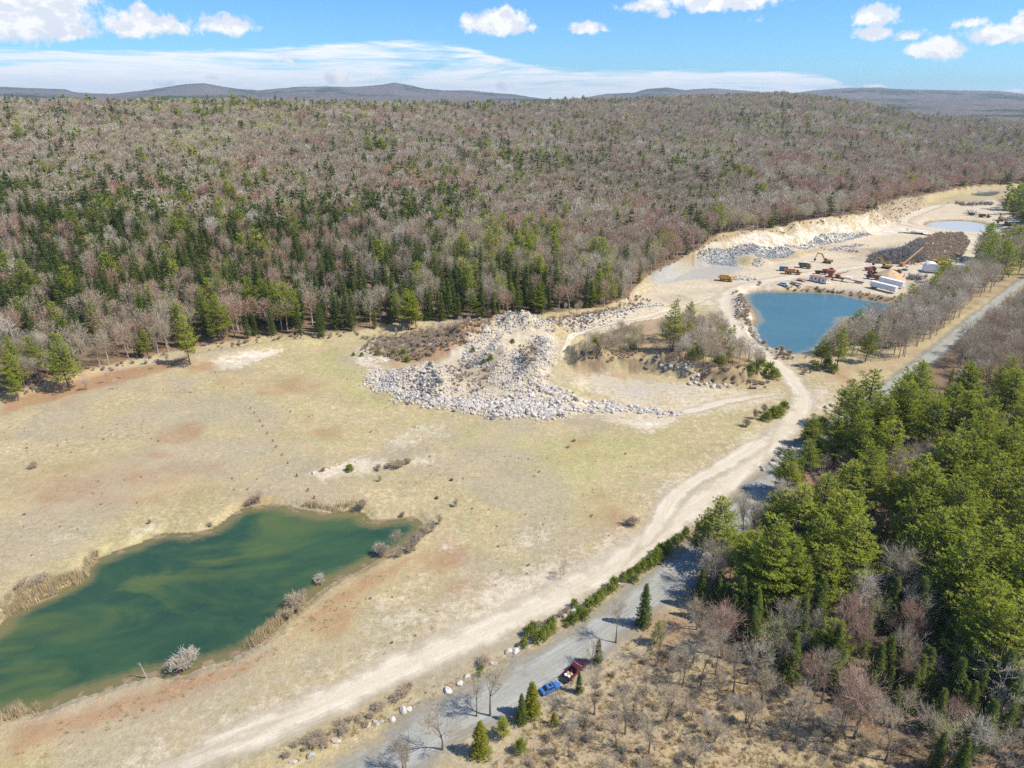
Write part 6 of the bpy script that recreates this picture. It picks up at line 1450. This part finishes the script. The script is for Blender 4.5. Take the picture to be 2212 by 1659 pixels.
CBLU = flat_mat('metallic_blue_paint', (0.055, 0.17, 0.42), .28, .6, var=.03); CRED = flat_mat('maroon_paint', (0.11, 0.010, 0.015), .25, .6, var=.05); CBLK = flat_mat('black_plastic', (0.02, 0.02, 0.022), .6, .3)
TAN = flat_mat('tan_canvas', (0.50, 0.34, 0.18), .9, .1); CONC = flat_mat('old_concrete', (0.42, 0.41, 0.38), .9, .1, var=.2); WOOD = flat_mat('weathered_planks', (0.28, 0.21, 0.16), .95, .1, var=.3)
LAMP = flat_mat('red_lens', (0.4, 0.02, 0.02), .2, .5); LAMPW = flat_mat('clear_lens', (0.7, 0.7, 0.68), .15, .6)
def place(root, u, v, heading_uv=None, deg=None, label=None, cat=None, group=None):
    x, y = hits([(u, v)])[0]
    if heading_uv is not None:
        x2, y2 = hits([heading_uv])[0]; deg = math.degrees(math.atan2(y2 - y, x2 - x))
    if heading_uv is None: deg = (deg or 0) - math.degrees(math.atan2(x, y))
    root.location = (x, y, tz1(x, y)); root.rotation_euler = (0, 0, math.radians(deg or 0))
    return tag(root, label, cat, group)

def dump_truck(bed=ORG, cab=YEL):
    r = empty('dump_truck', (0, 0, 0))
    P_box('chassis', DKS, r, (-4.0, 4.0, -1.0, 1.0, .9, 1.5))
    for x in (-2.6, 2.9):
        for s in (-1, 1): wheel(r, x, s * (1.55 if x < 0 else 1.7), 1.05, 1.0 if x < 0 else .7, TYR, cab)
    b = MB(); prism(b, [(-5.2, 3.7), (-4.7, 2.4), (-2.2, 1.75), (1.4, 1.75), (2.0, 2.4), (2.0, 3.3), (1.6, 3.3), (1.2, 2.1), (-2.1, 2.1), (-4.5, 2.8)], -2.0, 2.0)
    for s in (-1, 1): prism(b, [(-5.2, 3.7), (-4.7, 2.4), (-2.2, 1.75), (1.4, 1.75), (2.0, 2.4), (2.0, 3.75)], s * 2.05 - .12, s * 2.05 + .12)
    b.obj('dump_bed', bed, r)
    P_box('canopy', bed, r, (1.9, 4.1, -1.9, 1.9, 3.55, 3.75))
    h = P_prism('hood', cab, r, [(2.2, 1.3), (4.6, 1.3), (4.6, 2.2), (4.1, 2.5), (2.2, 2.6)], -1.9, 1.9)
    c = P_prism('cab', cab, r, [(2.25, 2.4), (3.9, 2.4), (3.6, 3.5), (2.25, 3.5)], .2, 1.7)
    P_box('window', GLS, c, (3.72, 3.86, .35, 1.55, 2.65, 3.35), (2.5, 3.5, 1.66, 1.74, 2.7, 3.35))
    P_box('bumper', cab, r, (4.55, 4.85, -1.9, 1.9, .8, 1.4)); P_box('ladder', DKS, r, (4.7, 4.9, 1.0, 1.4, .8, 2.5))
    return r
def articulated(bed=ORG, cab=YEL):
    r = empty('dump_truck', (0, 0, 0))
    P_box('chassis', DKS, r, (-4.6, 4.4, -.7, .7, .9, 1.4))
    for x in (-3.6, -1.8, 3.0):
        for s in (-1, 1): wheel(r, x, s * 1.35, .9, .7, TYR, cab)
    b = MB(); prism(b, [(-5.2, 2.9), (-4.4, 1.5), (.8, 1.5), (1.4, 2.9), (1.1, 2.9), (.6, 1.8), (-4.2, 1.8), (-4.9, 2.9)], -1.5, 1.5)
    for s in (-1, 1): prism(b, [(-5.2, 2.9), (-4.4, 1.5), (.8, 1.5), (1.4, 2.9)], s * 1.5 - .1, s * 1.5 + .1)
    b.obj('dump_bed', bed, r)
    c = P_prism('cab', cab, r, [(1.8, 1.4), (3.4, 1.4), (3.2, 3.1), (1.8, 3.1)], -.9, .9); P_box('window', GLS, c, (1.95, 3.1, -.95, .95, 2.1, 2.9))
    P_prism('hood', cab, r, [(3.3, 1.3), (5.4, 1.2), (5.4, 1.7), (3.3, 2.1)], -1.0, 1.0)
    return r
def excavator(body=ORG, boomc=None, reach=1.0, up=True):
    boomc = boomc or body; r = empty('excavator', (0, 0, 0))
    for s in (-1, 1): P_prism('track', DKS, r, [(-2.4, .25), (-2.1, 0), (2.1, 0), (2.5, .35), (2.5, .75), (2.1, 1.05), (-2.1, 1.05), (-2.5, .7)], s * 1.35 - .35, s * 1.35 + .35)
    h = P_prism('engine_housing', body, r, [(-2.9, 1.2), (1.6, 1.2), (1.6, 2.3), (-1.2, 2.5), (-2.9, 2.4)], -1.5, 1.5)
    P_prism('counterweight', RST, r, [(-3.5, 1.25), (-2.92, 1.2), (-2.92, 2.4), (-3.4, 2.3)], -1.5, 1.5)
    c = P_prism('cab', body, r, [(.2, 2.32), (1.9, 1.5), (2.0, 2.4), (1.6, 3.3), (.2, 3.3)], .5, 1.5); P_prism('window', GLS, c, [(.4, 2.45), (1.85, 2.2), (1.5, 3.15), (.4, 3.15)], .45, 1.55)
    b = MB(); prism(b, [(1.2, 1.9), (1.9, 1.7), (3.9 * reach, 5.2), (6.6 * reach, 5.9), (6.6 * reach, 6.4), (3.4 * reach, 5.9)], -.4, .1); b.obj('boom', boomc, r)
    P_cyl('hydraulic_ram', CHR, r, (1.9, -.15, 1.9), (3.7 * reach, -.15, 4.6), .12, 6)
    st = MB(); prism(st, [(6.1 * reach, 6.6), (6.8 * reach, 6.5), (8.1 * reach, 2.3), (7.7 * reach, 2.2)], -.35, .05); so = st.obj('stick', boomc, r)
    P_prism('bucket', DKS, so, [(7.5 * reach, 2.3), (8.3 * reach, 2.4), (8.5 * reach, 1.3), (7.4 * reach, .7), (6.9 * reach, 1.5)], -.8, .5)
    return r
def semi_trailer(L=15.5):
    r = empty('box_trailer', (0, 0, 0)); W2 = 1.3
    b = MB(); b.box(0, L, -W2, W2, 1.25, 4.0)
    for i in range(15):
        x = .5 + i * (L - 1) / 14
        for s in (-1, 1): b.box(x - .05, x + .05, s * W2 - .03 if s > 0 else -W2 - .03, s * W2 + .03 if s > 0 else -W2 + .03, 1.3, 3.95)
    b.obj('box_body', WHT, r)
    P_box('roof', WHF, r, (-.02, L + .02, -W2 - .02, W2 + .02, 4.0, 4.08)); P_box('frame', DKS, r, (.3, L - .2, -.5, .5, .95, 1.24))
    for x in (1.3, 2.6):
        for s in (-1, 1): wheel(r, x, s * 1.0, .52, .5, TYR, GRY)
    for s in (-1, 1): P_box('landing_leg', DKS, r, (L - 3.0, L - 2.8, s * .8 - .1, s * .8 + .1, 0, 1.24)); P_box('rear_door', WHT, r, (-.07, -.02, min(s * .05, s * 1.2), max(s * .05, s * 1.2), 1.35, 3.9))
    P_box('underride_bar', DKS, r, (-.05, .1, -1.1, 1.1, .5, .62)); return r
def flatbed(L=9, mat=RST, load=None):
    r = empty('flatbed_trailer', (0, 0, 0)); b = MB(); b.box(0, L, -1.2, 1.2, 1.0, 1.2)
    for i in range(8): b.box(.3 + i * L / 8, .5 + i * L / 8, -1.15, 1.15, .85, .99)
    b.obj('deck', mat, r); P_box('rail', WHT, r, (0, L, -1.26, -1.2, .95, 1.2), (0, L, 1.2, 1.26, .95, 1.2))
    for x in (1.2, 2.4):
        for s in (-1, 1): wheel(r, x, s * .95, .5, .4, TYR, GRY)
    P_box('drawbar', DKS, r, (L, L + 1.6, -.1, .1, .8, .95)); return r
def car_body(r, L, prof, glass, paint, wheels, wr, W_=1.75, roofp=None):
    P_prism('body', paint, r, prof, -W_ / 2, W_ / 2, .10)
    P_prism('window', GLS, r, glass, -W_ / 2 + .12, W_ / 2 - .12, .14)
    P_prism('roof', paint, r, roofp, -W_ / 2 + .24, W_ / 2 - .24, .02)
    for x in wheels:
        for s in (-1, 1): wheel(r, x, s * (W_ / 2 - .12), wr, .24, TYR, CHR)
def sedan():
    r = empty('sedan_car', (0, 0, 0))
    car_body(r, 4.6, [(-2.25, .35), (2.2, .3), (2.3, .62), (2.1, .78), (1.0, .92), (-1.55, .98), (-2.25, .92), (-2.32, .6)], [(1.05, .9), (.35, 1.34), (-.95, 1.36), (-1.75, .95)], CBLU, (1.4, -1.4), .33, 1.78, [(.42, 1.33), (.30, 1.40), (-.85, 1.42), (-1.0, 1.34)])
    for s in (-1, 1):
        P_box('headlight', LAMPW, r, (2.12, 2.30, s * .62 - .17, s * .62 + .17, .60, .74)); P_box('tail_light', LAMP, r, (-2.34, -2.22, s * .66 - .16, s * .66 + .16, .66, .82)); P_box('mirror', CBLU, r, (.75, .95, s * .98 - .08, s * .98 + .08, .92, 1.06))
        P_prism('pillar', CBLU, r, [(-.12, .95), (.0, .95), (-.05, 1.36), (-.17, 1.36)], s * .72 - .04, s * .72 + .04)
        P_prism('pillar', CBLU, r, [(1.10, .9), (.98, .9), (.30, 1.34), (.40, 1.37)], s * .74 - .04, s * .74 + .04); P_prism('pillar', CBLU, r, [(-1.80, .93), (-1.66, .93), (-.90, 1.36), (-1.02, 1.38)], s * .74 - .04, s * .74 + .04)
    P_box('sunroof', GLS, r, (-.35, .15, -.4, .4, 1.415, 1.435)); return r
def pickup():
    r = empty('pickup_truck', (0, 0, 0))
    P_prism('body', CRED, r, [(-.35, .45), (2.75, .42), (2.85, .75), (2.7, 1.05), (1.3, 1.14), (-.35, 1.12)], -.95, .95, .08)
    P_prism('window', GLS, r, [(1.35, 1.1), (.75, 1.72), (-.2, 1.74), (-.33, 1.1)], -.84, .84, .12)
    P_prism('roof', CRED, r, [(.80, 1.70), (.65, 1.79), (-.15, 1.80), (-.25, 1.70)], -.73, .73, .02)
    P_box('cargo_bed', CRED, r, (-2.75, -.38, .82, .95, .5, 1.12), (-2.75, -.38, -.95, -.82, .5, 1.12), (-2.75, -.38, -.81, .81, .48, .62), (-.50, -.38, -.81, .81, .62, 1.12))
    P_box('bed_liner', CBLK, r, (-2.72, -.52, -.80, .80, .625, .66))
    P_box('tailgate', CBLK, r, (-3.3, -2.77, -.85, .85, .60, .68))
    for x in (1.85, -1.7):
        for s in (-1, 1): wheel(r, x, s * .84, .40, .26, TYR, CHR)
    for s in (-1, 1): P_box('headlight', LAMPW, r, (2.66, 2.84, s * .68 - .18, s * .68 + .18, .72, .9)); P_box('mirror', CBLK, r, (1.0, 1.15, s * 1.08 - .12, s * 1.08 + .12, 1.1, 1.3)); P_box('tail_light', LAMP, r, (-2.79, -2.74, s * .89 - .05, s * .89 + .05, .8, 1.05))
    P_box('windshield_trim', CHR, r, (1.30, 1.42, -.8, .8, 1.12, 1.15)); P_box('bumper', CHR, r, (2.8, 2.95, -.9, .9, .45, .62)); return r
car = sedan(); place(car, 1189, 1494, (1215, 1479), None, 'metallic blue sedan parked on the shoulder of the gravel road', 'car')
car.scale = (.88,) * 3
pk = pickup(); place(pk, 1240, 1456, (1264, 1440), None, 'maroon pickup truck with open tailgate ahead of the blue sedan', 'pickup truck')
# load in the pickup bed: things of their own
M4 = pk.matrix_basis
def bag(name, mat, p, r, label, seed):
    rnd = random.Random(seed); V, F, _ = ico(); vs = [(v.x * r[0] * rnd.uniform(.85, 1.1), v.y * r[1] * rnd.uniform(.85, 1.1), v.z * r[2] * rnd.uniform(.9, 1.05)) for v in V]
    o = mesh_obj(name, vs, F, mat, smooth=True); w = Matrix.Translation(pk.location) @ Matrix.Rotation(pk.rotation_euler[2], 4, 'Z') @ Vector(p); o.location = w; tag(o, label, 'bag', 'load in the pickup bed')
bag('white_bag', WHF, (-2.2, .35, .98), (.36, .32, .32), 'white bag by the tailgate in the bed of the maroon pickup', 1)
bag('white_bag', WHF, (-2.1, -.3, .95), (.32, .34, .30), 'second white bag on the near side of the pickup bed', 2)
bag('tan_bag', TAN, (-1.55, .30, .98), (.34, .36, .32), 'tan sack behind the white bags in the pickup bed', 3)
bag('tan_bag', TAN, (-1.45, -.35, 1.0), (.36, .34, .34), 'brown sack on the near side of the pickup bed', 4)
bag('black_bag', CBLK, (-.95, .0, .95), (.32, .6, .30), 'black bag against the cab in the pickup bed', 5)

d = dump_truck(YEL, YEL); place(d, 1567, 608, deg=-8, label='yellow rigid dump truck parked alone by the white block heap', cat='dump truck'); d.scale = (.85,) * 3
d = articulated(); place(d, 1712, 593, deg=4, label='articulated dump truck with orange bed and yellow cab in the yard', cat='dump truck')
d = dump_truck(GRN, ORG); place(d, 1738, 579, deg=-4, label='dump truck with dark green bed behind the articulated one', cat='dump truck'); d.scale = (.8,) * 3
d = articulated(RST, RST); place(d, 2126, 470, deg=0, label='rusty brown hauler beyond the pale settling pond', cat='dump truck')
e = excavator(ORG); place(e, 1786, 569, deg=178, label='orange excavator with raised boom on the open yard', cat='excavator'); e.scale = (.98,) * 3
e = excavator(YEL); place(e, 1913, 580, deg=165, label='yellow excavator among scrap in front of the root heap', cat='excavator')
e = excavator(YEL, BRT); place(e, 2022, 568, deg=10, label='yellow excavator behind the white dome tent', cat='excavator'); e.scale = (.85,) * 3
e = excavator(RST, YEL); place(e, 2176, 488, deg=150, label='excavator with bent arm at the right end of the settling pond', cat='excavator'); e.scale = (1.1,) * 3
e = excavator(RST); place(e, 2160, 478, deg=100, label='dark excavator behind the one at the settling pond', cat='excavator')
t = semi_trailer(15.5); place(t, 1881, 622, (1928, 634), None, 'white box trailer nearest the blue pond', 'trailer')
t2 = semi_trailer(15.0); place(t2, 1900, 612, (1945, 624), None, 'white box trailer parked behind the nearest one', 'trailer')
# site office
r = empty('site_office', (0, 0, 0)); P_box('wall', WHT, r, (-5.5, 5.5, -1.7, 1.7, .5, 3.1)); P_box('roof', REDR, r, (-5.7, 5.7, -1.9, 1.9, 3.1, 3.28)); P_box('skirt', GRY, r, (-5.4, 5.4, -1.6, 1.6, 0, .5))
for x in (-4, -1.6, 3.4): w = P_box('window', GLS, r, (x - .5, x + .5, -1.74, -1.68, 1.5, 2.4)); P_box('frame', GRY, w, (x - .6, x + .6, -1.72, -1.69, 1.4, 1.48), (x - .6, x + .6, -1.72, -1.69, 2.42, 2.5))
P_box('window', GLS, r, (5.48, 5.54, -.5, .5, 1.5, 2.4)); dd = P_box('door', SLT, r, (.5, 1.5, -1.76, -1.68, .6, 2.7)); P_box('handle', CHR, dd, (1.3, 1.4, -1.82, -1.76, 1.5, 1.6))
place(r, 1769, 610, (1790, 614), None, 'small white site office with red brown roof beside the blue pond', 'site office')
# crusher with hopper and conveyors
r = empty('crusher', (0, 0, 0)); P_prism('hopper', REDH, r, [(-2.6, 5.6), (2.6, 5.6), (1.2, 3.2), (-1.2, 3.2)], -1.8, 1.8); P_box('frame', RST, r, (-3, 8, -1, -.8, 1.2, 1.6), (-3, 8, .8, 1, 1.2, 1.6), (-1, 1.2, -.9, .9, 1.6, 3.2), (3, 5.5, -1.1, 1.1, 1.6, 3.4))
for x in (-2.5, 1.5, 7): P_box('leg', RST, r, (x - .15, x + .15, -1.2, -.9, 0, 1.2), (x - .15, x + .15, .9, 1.2, 0, 1.2))
b = MB(); prism(b, [(5, 2.2), (5.3, 1.8), (19, .8), (19, 1.2)], -.6, .6); b.obj('conveyor', RST, r)
b = MB(); prism(b, [(-1, 1.8), (-.8, 1.4), (9.5, 5.6), (9.3, 6.0)], 1.4, 2.4); b.obj('conveyor', YEL, r); P_box('engine_box', WHT, r, (8.5, 12, -1.2, 1.2, 1.7, 3.0)); P_cyl('drive_wheel', DKS, r, (4.2, -1.4, 2.6), (4.2, -1.1, 2.6), .8)
place(r, 1792, 604, (1846, 612), None, 'crusher with red hopper and long rusty conveyor behind the site office', 'crusher')
f = flatbed(7, DKS); place(f, 1707, 613, (1726, 617), None, 'low flatbed trailer with white rails on the yard by the blue pond', 'trailer')
f = flatbed(6, REDH); place(f, 1722, 606, (1740, 610), None, 'red flatbed trailer behind the low white railed one', 'trailer')
def junk_truck(name, m1, m2, label, u, v, deg, sc=1.0, cat='truck'):
    r = empty(name, (0, 0, 0)); P_box('frame', DKS, r, (-3.4, 3.2, -.5, .5, .7, 1.0)); P_box('load_bed', m1, r, (-3.5, .9, -1.2, 1.2, 1.05, 1.3), (-3.5, .9, -1.2, -1.1, 1.3, 2.0), (-3.5, .9, 1.1, 1.2, 1.3, 2.0), (-3.5, -3.4, -1.1, 1.1, 1.3, 2.0))
    c = P_prism('cab', m2, r, [(1.1, 1.0), (3.4, 1.0), (3.4, 1.7), (2.7, 1.9), (2.3, 2.7), (1.1, 2.7)], -1.1, 1.1); P_prism('window', GLS, c, [(1.3, 1.95), (2.6, 1.95), (2.25, 2.6), (1.3, 2.6)], -1.12, 1.12)
    for x in (-2.4, -1.2, 2.4):
        for s in (-1, 1): wheel(r, x, s * .98, .5, .35, TYR, GRY)
    place(r, u, v, deg=deg, label=label, cat=cat); r.scale = (sc,) * 3; return r
junk_truck('old_truck', DKS, DKS, 'dark derelict truck left of the red hopper', 1773, 593, 10)
junk_truck('old_truck', RST, DKS, 'dark rusty truck just behind the red hopper', 1789, 589, 30)
junk_truck('blue_truck', BLU, BLU, 'bright blue truck beside the dirt track at the right of the quarry', 2121, 548, 200, 1.2)
junk_truck('old_truck', DKS, RST, 'low black truck in front of the pale sand pile', 1888, 596, 170, 1.2)
junk_truck('old_truck', RST, DKS, 'rusty dark truck nearest the white box trailers', 1886, 604, 175, 1.2)
junk_truck('old_tractor', REDH, DKS, 'reddish wrecked tractor left of the yellow excavator', 1880, 585, 20)
junk_truck('old_loader', YEL, RST, 'yellow loader carcass behind the sand pile', 1934, 591, -15)
# cars in the yard
def small_car(name, paint, u, v, deg, label, sc=1.0):
    r = empty(name, (0, 0, 0)); car_body(r, 4.6, [(-2.25, .35), (2.2, .3), (2.3, .62), (2.1, .8), (1.0, .92), (-1.5, .98), (-2.25, .92)], [(1.05, .9), (.35, 1.38), (-1.0, 1.4), (-1.7, .95)], paint, (1.4, -1.4), .33, 1.8, [(.42, 1.36), (.3, 1.44), (-.85, 1.46), (-1.0, 1.37)])
    place(r, u, v, deg=deg, label=label, cat='car'); r.scale = (sc,) * 3
small_car('parked_car', PLB, 1692, 617, -12, 'pale blue car parked on the shore of the blue pond', 1.3)
small_car('parked_car', WHT, 1855, 612, -10, 'white wrecked car at the end of the long conveyor', 1.0)
small_car('parked_car', CBLK, 1762, 606, 10, 'dark car tucked left of the site office', 1.0)
small_car('parked_car', CBLK, 2064, 598, 0, 'black car in front of the open shed', 1.0)
junk_truck('white_pickup', WHT, WHT, 'white pickup between the sand pile and the dome tent', 1957, 584, 80, .95, 'pickup truck')
# sand pile
V = []; F = []; n = 28; rg = np.random.RandomState(2)
V.append((0, 0, 5.6))
for k in range(1, 9):
    for j in range(n):
        a = 6.283 * j / n; R_ = 9.5 * k / 8 * (1 + .08 * math.sin(3 * a)) * rg.uniform(.97, 1.03); V.append((R_ * math.cos(a) * 1.15, R_ * math.sin(a), 5.6 * (1 - k / 8) ** .95 + rg.uniform(-.08, .08) - .05))
for j in range(n): F.append((0, 1 + j, 1 + (j + 1) % n))
for k in range(7):
    for j in range(n): a = 1 + k * n + j; b_ = 1 + k * n + (j + 1) % n; F.append((a, a + n, b_ + n, b_))
SAND = flat_mat('orange_sand', (0.58, 0.40, 0.24), .95, .1, var=.15, scale=.5, dirt=(0.52, 0.46, 0.38))
o = mesh_obj('sand_pile', V, F, SAND, smooth=True); place(o, 1920, 600, deg=0, label='cone of orange sand in front of the yellow excavator', cat='sand pile')
# dome tent
r = empty('dome_tent', (0, 0, 0)); pr = [(-4.2, 0), (-4.2, 2.2)] + [(4.2 * math.cos(math.pi - math.pi * i / 12), 2.2 + 3.8 * math.sin(math.pi * i / 12)) for i in range(1, 12)] + [(4.2, 2.2), (4.2, 0)]
P_prism('cover', WHF, r, pr, -4, 5); pr2 = [(x * .93, z * .93) for x, z in pr]; P_prism('end_panel', WHT, r, pr2, -4.12, -4.0)
for k in range(5): q = -3.6 + k * 2.1; P_prism('rib', WHT, r, [(x * 1.012, z * 1.012) for x, z in pr], q - .05, q + .05)
P_box('base_rail', SLT, r, (-4.25, 4.25, -4.2, -4.13, 0, .9)); place(r, 2009, 588, deg=8, label='white half round fabric tent at the right of the yard', cat='tent'); r.scale = (.98,) * 3
# open shed between containers
def container(name, mat, L, u, v, deg, label, cat='container', open_end=False, sc=1.0):
    r = empty(name, (0, 0, 0)); b = MB(); b.box(-L / 2, L / 2, -1.22, 1.22, .1, 2.6)
    for i in range(int(L / .5)):
        x = -L / 2 + .25 + i * .5; b.box(x, x + .22, -1.27, -1.22, .25, 2.45); b.box(x, x + .22, 1.22, 1.27, .25, 2.45)
    b.obj('corrugated_wall', mat, r); P_box('roof', mat, r, (-L / 2 - .03, L / 2 + .03, -1.25, 1.25, 2.6, 2.68))
    for s in (-1, 1): P_box('door', DKS if open_end else mat, r, (L / 2 + .01, L / 2 + .06, min(s * .05, s * 1.18), max(s * .05, s * 1.18), .2, 2.5))
    place(r, u, v, deg=deg, label=label, cat=cat); r.scale = (sc,) * 3; return r
container('storage_container', WHT, 8, 2079, 587, -97, 'white container with dark doors at the right of the open shed', open_end=True, sc=1.25)
container('storage_container', SLT, 5, 1692, 586, -4, 'slate blue container behind the articulated dump truck')
container('storage_container', RST, 3.5, 2033, 585, 88, 'rusty brown container right of the dome tent')
container('storage_container', WOOD, 5, 2115, 560, -10, 'brown plank sided bin beside the blue truck', cat='bin')
r = empty('open_shed', (0, 0, 0)); P_prism('roof', GRY, r, [(-4, 3.5), (-4, 3.65), (4, 4.3), (4, 4.15)], -3, 3)
b = MB()
for i in range(12): prism(b, [(-4, 3.66), (-4, 3.74), (4, 4.39), (4, 4.31)], -2.9 + i * .5, -2.8 + i * .5)
b.obj('roof_rib', WHT, r)
for x in (-3.8, 0, 3.8):
    for y in (-2.8, 2.8): P_box('post', WHT, r, (x - .12, x + .12, y - .12, y + .12, 0, 3.5 + (x + 4) * .08))
P_box('back_wall', WHT, r, (-3.9, 3.9, 2.92, 3.0, 0, 3.4)); P_box('workbench', DKS, r, (-3, 3, .5, 2.0, 0, 1.2)); place(r, 2060, 588, deg=4, label='open fronted shed with ribbed tin roof beside the white container', cat='shed')
# long boom conveyor
r = empty('stacker_conveyor', (0, 0, 0)); b = MB(); prism(b, [(0, 1.2), (.4, .6), (22, 9.2), (21.8, 9.8)], -.6, .6)
b.obj('belt_frame', RST, r); P_prism('belt', TAN, r, [(.1, 1.42), (.1, 1.3), (21.8, 9.85), (21.8, 9.98)], -.45, .45); P_box('base', ORG, r, (-2.2, 2.4, -1.2, 1.2, .4, 1.0)); P_prism('feed_hopper', ORG, r, [(-2.4, 2.4), (.4, 2.4), (-.2, 1.05), (-1.8, 1.05)], -1.2, 1.2)
for s in (-1, 1): wheel(r, 9, s * 1.1, .5, .3, TYR, GRY); P_box('strut', RST, r, (8.8, 9.1, s * .7 - .08, s * .7 + .08, .5, 4.1))
place(r, 1949, 575, (2003, 562), None, 'long tan stacker conveyor rising in front of the root heap', 'conveyor')
b = MB(); rnd = random.Random(4)
for i in range(16): x = rnd.uniform(-6, 6); y = rnd.uniform(-2, 2); a = rnd.uniform(0, 3); q = rnd.uniform(1, 2.6); b.tube([Vector((x, y, .3)), Vector((x + q * math.cos(a), y + q * math.sin(a), rnd.uniform(.3, 1.6)))], [.22, .18], 4)
o = b.obj('scrap_iron', ORG); place(o, 1975, 572, deg=8, label='orange scrap iron lying under the stacker conveyor', cat='scrap')
# bright yellow low loader
r = empty('yellow_loader', (0, 0, 0)); P_prism('body', BRT, r, [(-4, .5), (3.5, .4), (4.2, 1.0), (3, 1.5), (1, 1.6), (.6, 2.4), (-1, 2.5), (-1.4, 1.6), (-4, 1.4)], -1.2, 1.2); P_prism('window', GLS, r, [(-1, 1.7), (.5, 1.7), (.4, 2.2), (-.9, 2.3)], -1.22, 1.22)
for x in (-2.6, 2.2):
    for s in (-1, 1): wheel(r, x, s * 1.2, .6, .4, TYR, BRT)
place(r, 2041, 573, deg=-2, label='bright yellow low machine behind the rusty container', cat='loader')
# stack of slabs
slabs = MB()
r = empty('slab_stack', (0, 0, 0))
for i, (x, y, z, L, a) in enumerate([(-7, 0, 0, 5, 0), (-1, 1, 0, 6, .2), (5, 0, 0, 5, -.2), (-2, 0, .7, 5, .1), (3, .5, .7, 4.5, .3), (-1, 0, 1.4, 4, 0), (9, -1, 0, 4, .2), (-10, -1, 0, 4, .4)]):
    o = P_box('slab', CONC if i % 2 else DKS, r, (-L / 2, L / 2, -.9, .9, 0, .65)); o.location = (x, y, z); o.rotation_euler = (0, 0, a)
place(r, 1977, 506, deg=-6, label='stack of grey stone slabs by the upper track', cat='slab stack')
# black debris and spiky timber
b = MB(); rnd = random.Random(8)
for i in range(26): x = rnd.uniform(-5, 5); y = rnd.uniform(-2.5, 2.5); d_ = rdir(rnd, .3); b.tube([Vector((x, y, .3)), Vector((x, y, .5)) + d_ * rnd.uniform(1, 2.2)], [.35, .2], 5)
o = b.obj('black_debris', DKS); place(o, 2099, 571, deg=-5, label='heap of black debris behind the open shed', cat='debris')
b = MB()
for i in range(14): a = i / 14 * 3.14; b.tube([Vector((0, rnd.uniform(-1, 1), .5)), Vector((math.cos(a) * 9 * rnd.uniform(.5, 1), rnd.uniform(-3, 3), 1 + math.sin(a) * 4.5))], [.4, .12], 5)
o = b.obj('timber_tangle', DKS); place(o, 2097, 466, deg=0, label='spiky tangle of dark timber beyond the settling pond', cat='timber')
small = P_box('wooden_cart', WOOD, None, (-1.2, 1.2, -.6, .6, .5, .75), (-1.1, -.9, -.7, .7, 0, .5), (.9, 1.1, -.7, .7, 0, .5), (-1.2, -1.1, -.6, .6, .75, 1.3)); place(small, 1626, 842, deg=20, label='small weathered cart at the foot of the bank by the track junction', cat='cart')
# two dark stumps in the field
for u, v, lab in [(943, 1080, 'dark cut stump in the grass left of the pond strip'), (975, 1040, 'dark cut stump higher in the grass')]:
    b = hexagon((0, 0, 0), (.1, .05, .55), .42, 9); o = b.obj('tree_stump', M_BARKD); place(o, u, v, deg=0, label=lab, cat='stump')
# broken pale snags at the pond edge
for u, v, h, lean, lab in [(317, 1466, 4.0, .12, 'leaning pale dead trunk standing alone at the near pond shore'), (395, 1446, 5.6, -.1, 'thin pale dead trunk rising through the broad shrub')]:
    b = MB(); b.tube([Vector((0, 0, 0)), Vector((-lean * h * .5, .1, h * .5)), Vector((-lean * h, .2, h))], [.13, .10, .04], 6); b.tube([Vector((-lean * h * .8, .1, h * .8)), Vector((-lean * h * .8 - .5, .3, h * .97))], [.05, .02], 4)
    o = b.obj('dead_trunk', M_BARKP); place(o, u, v, deg=0, label=lab, cat='dead tree')
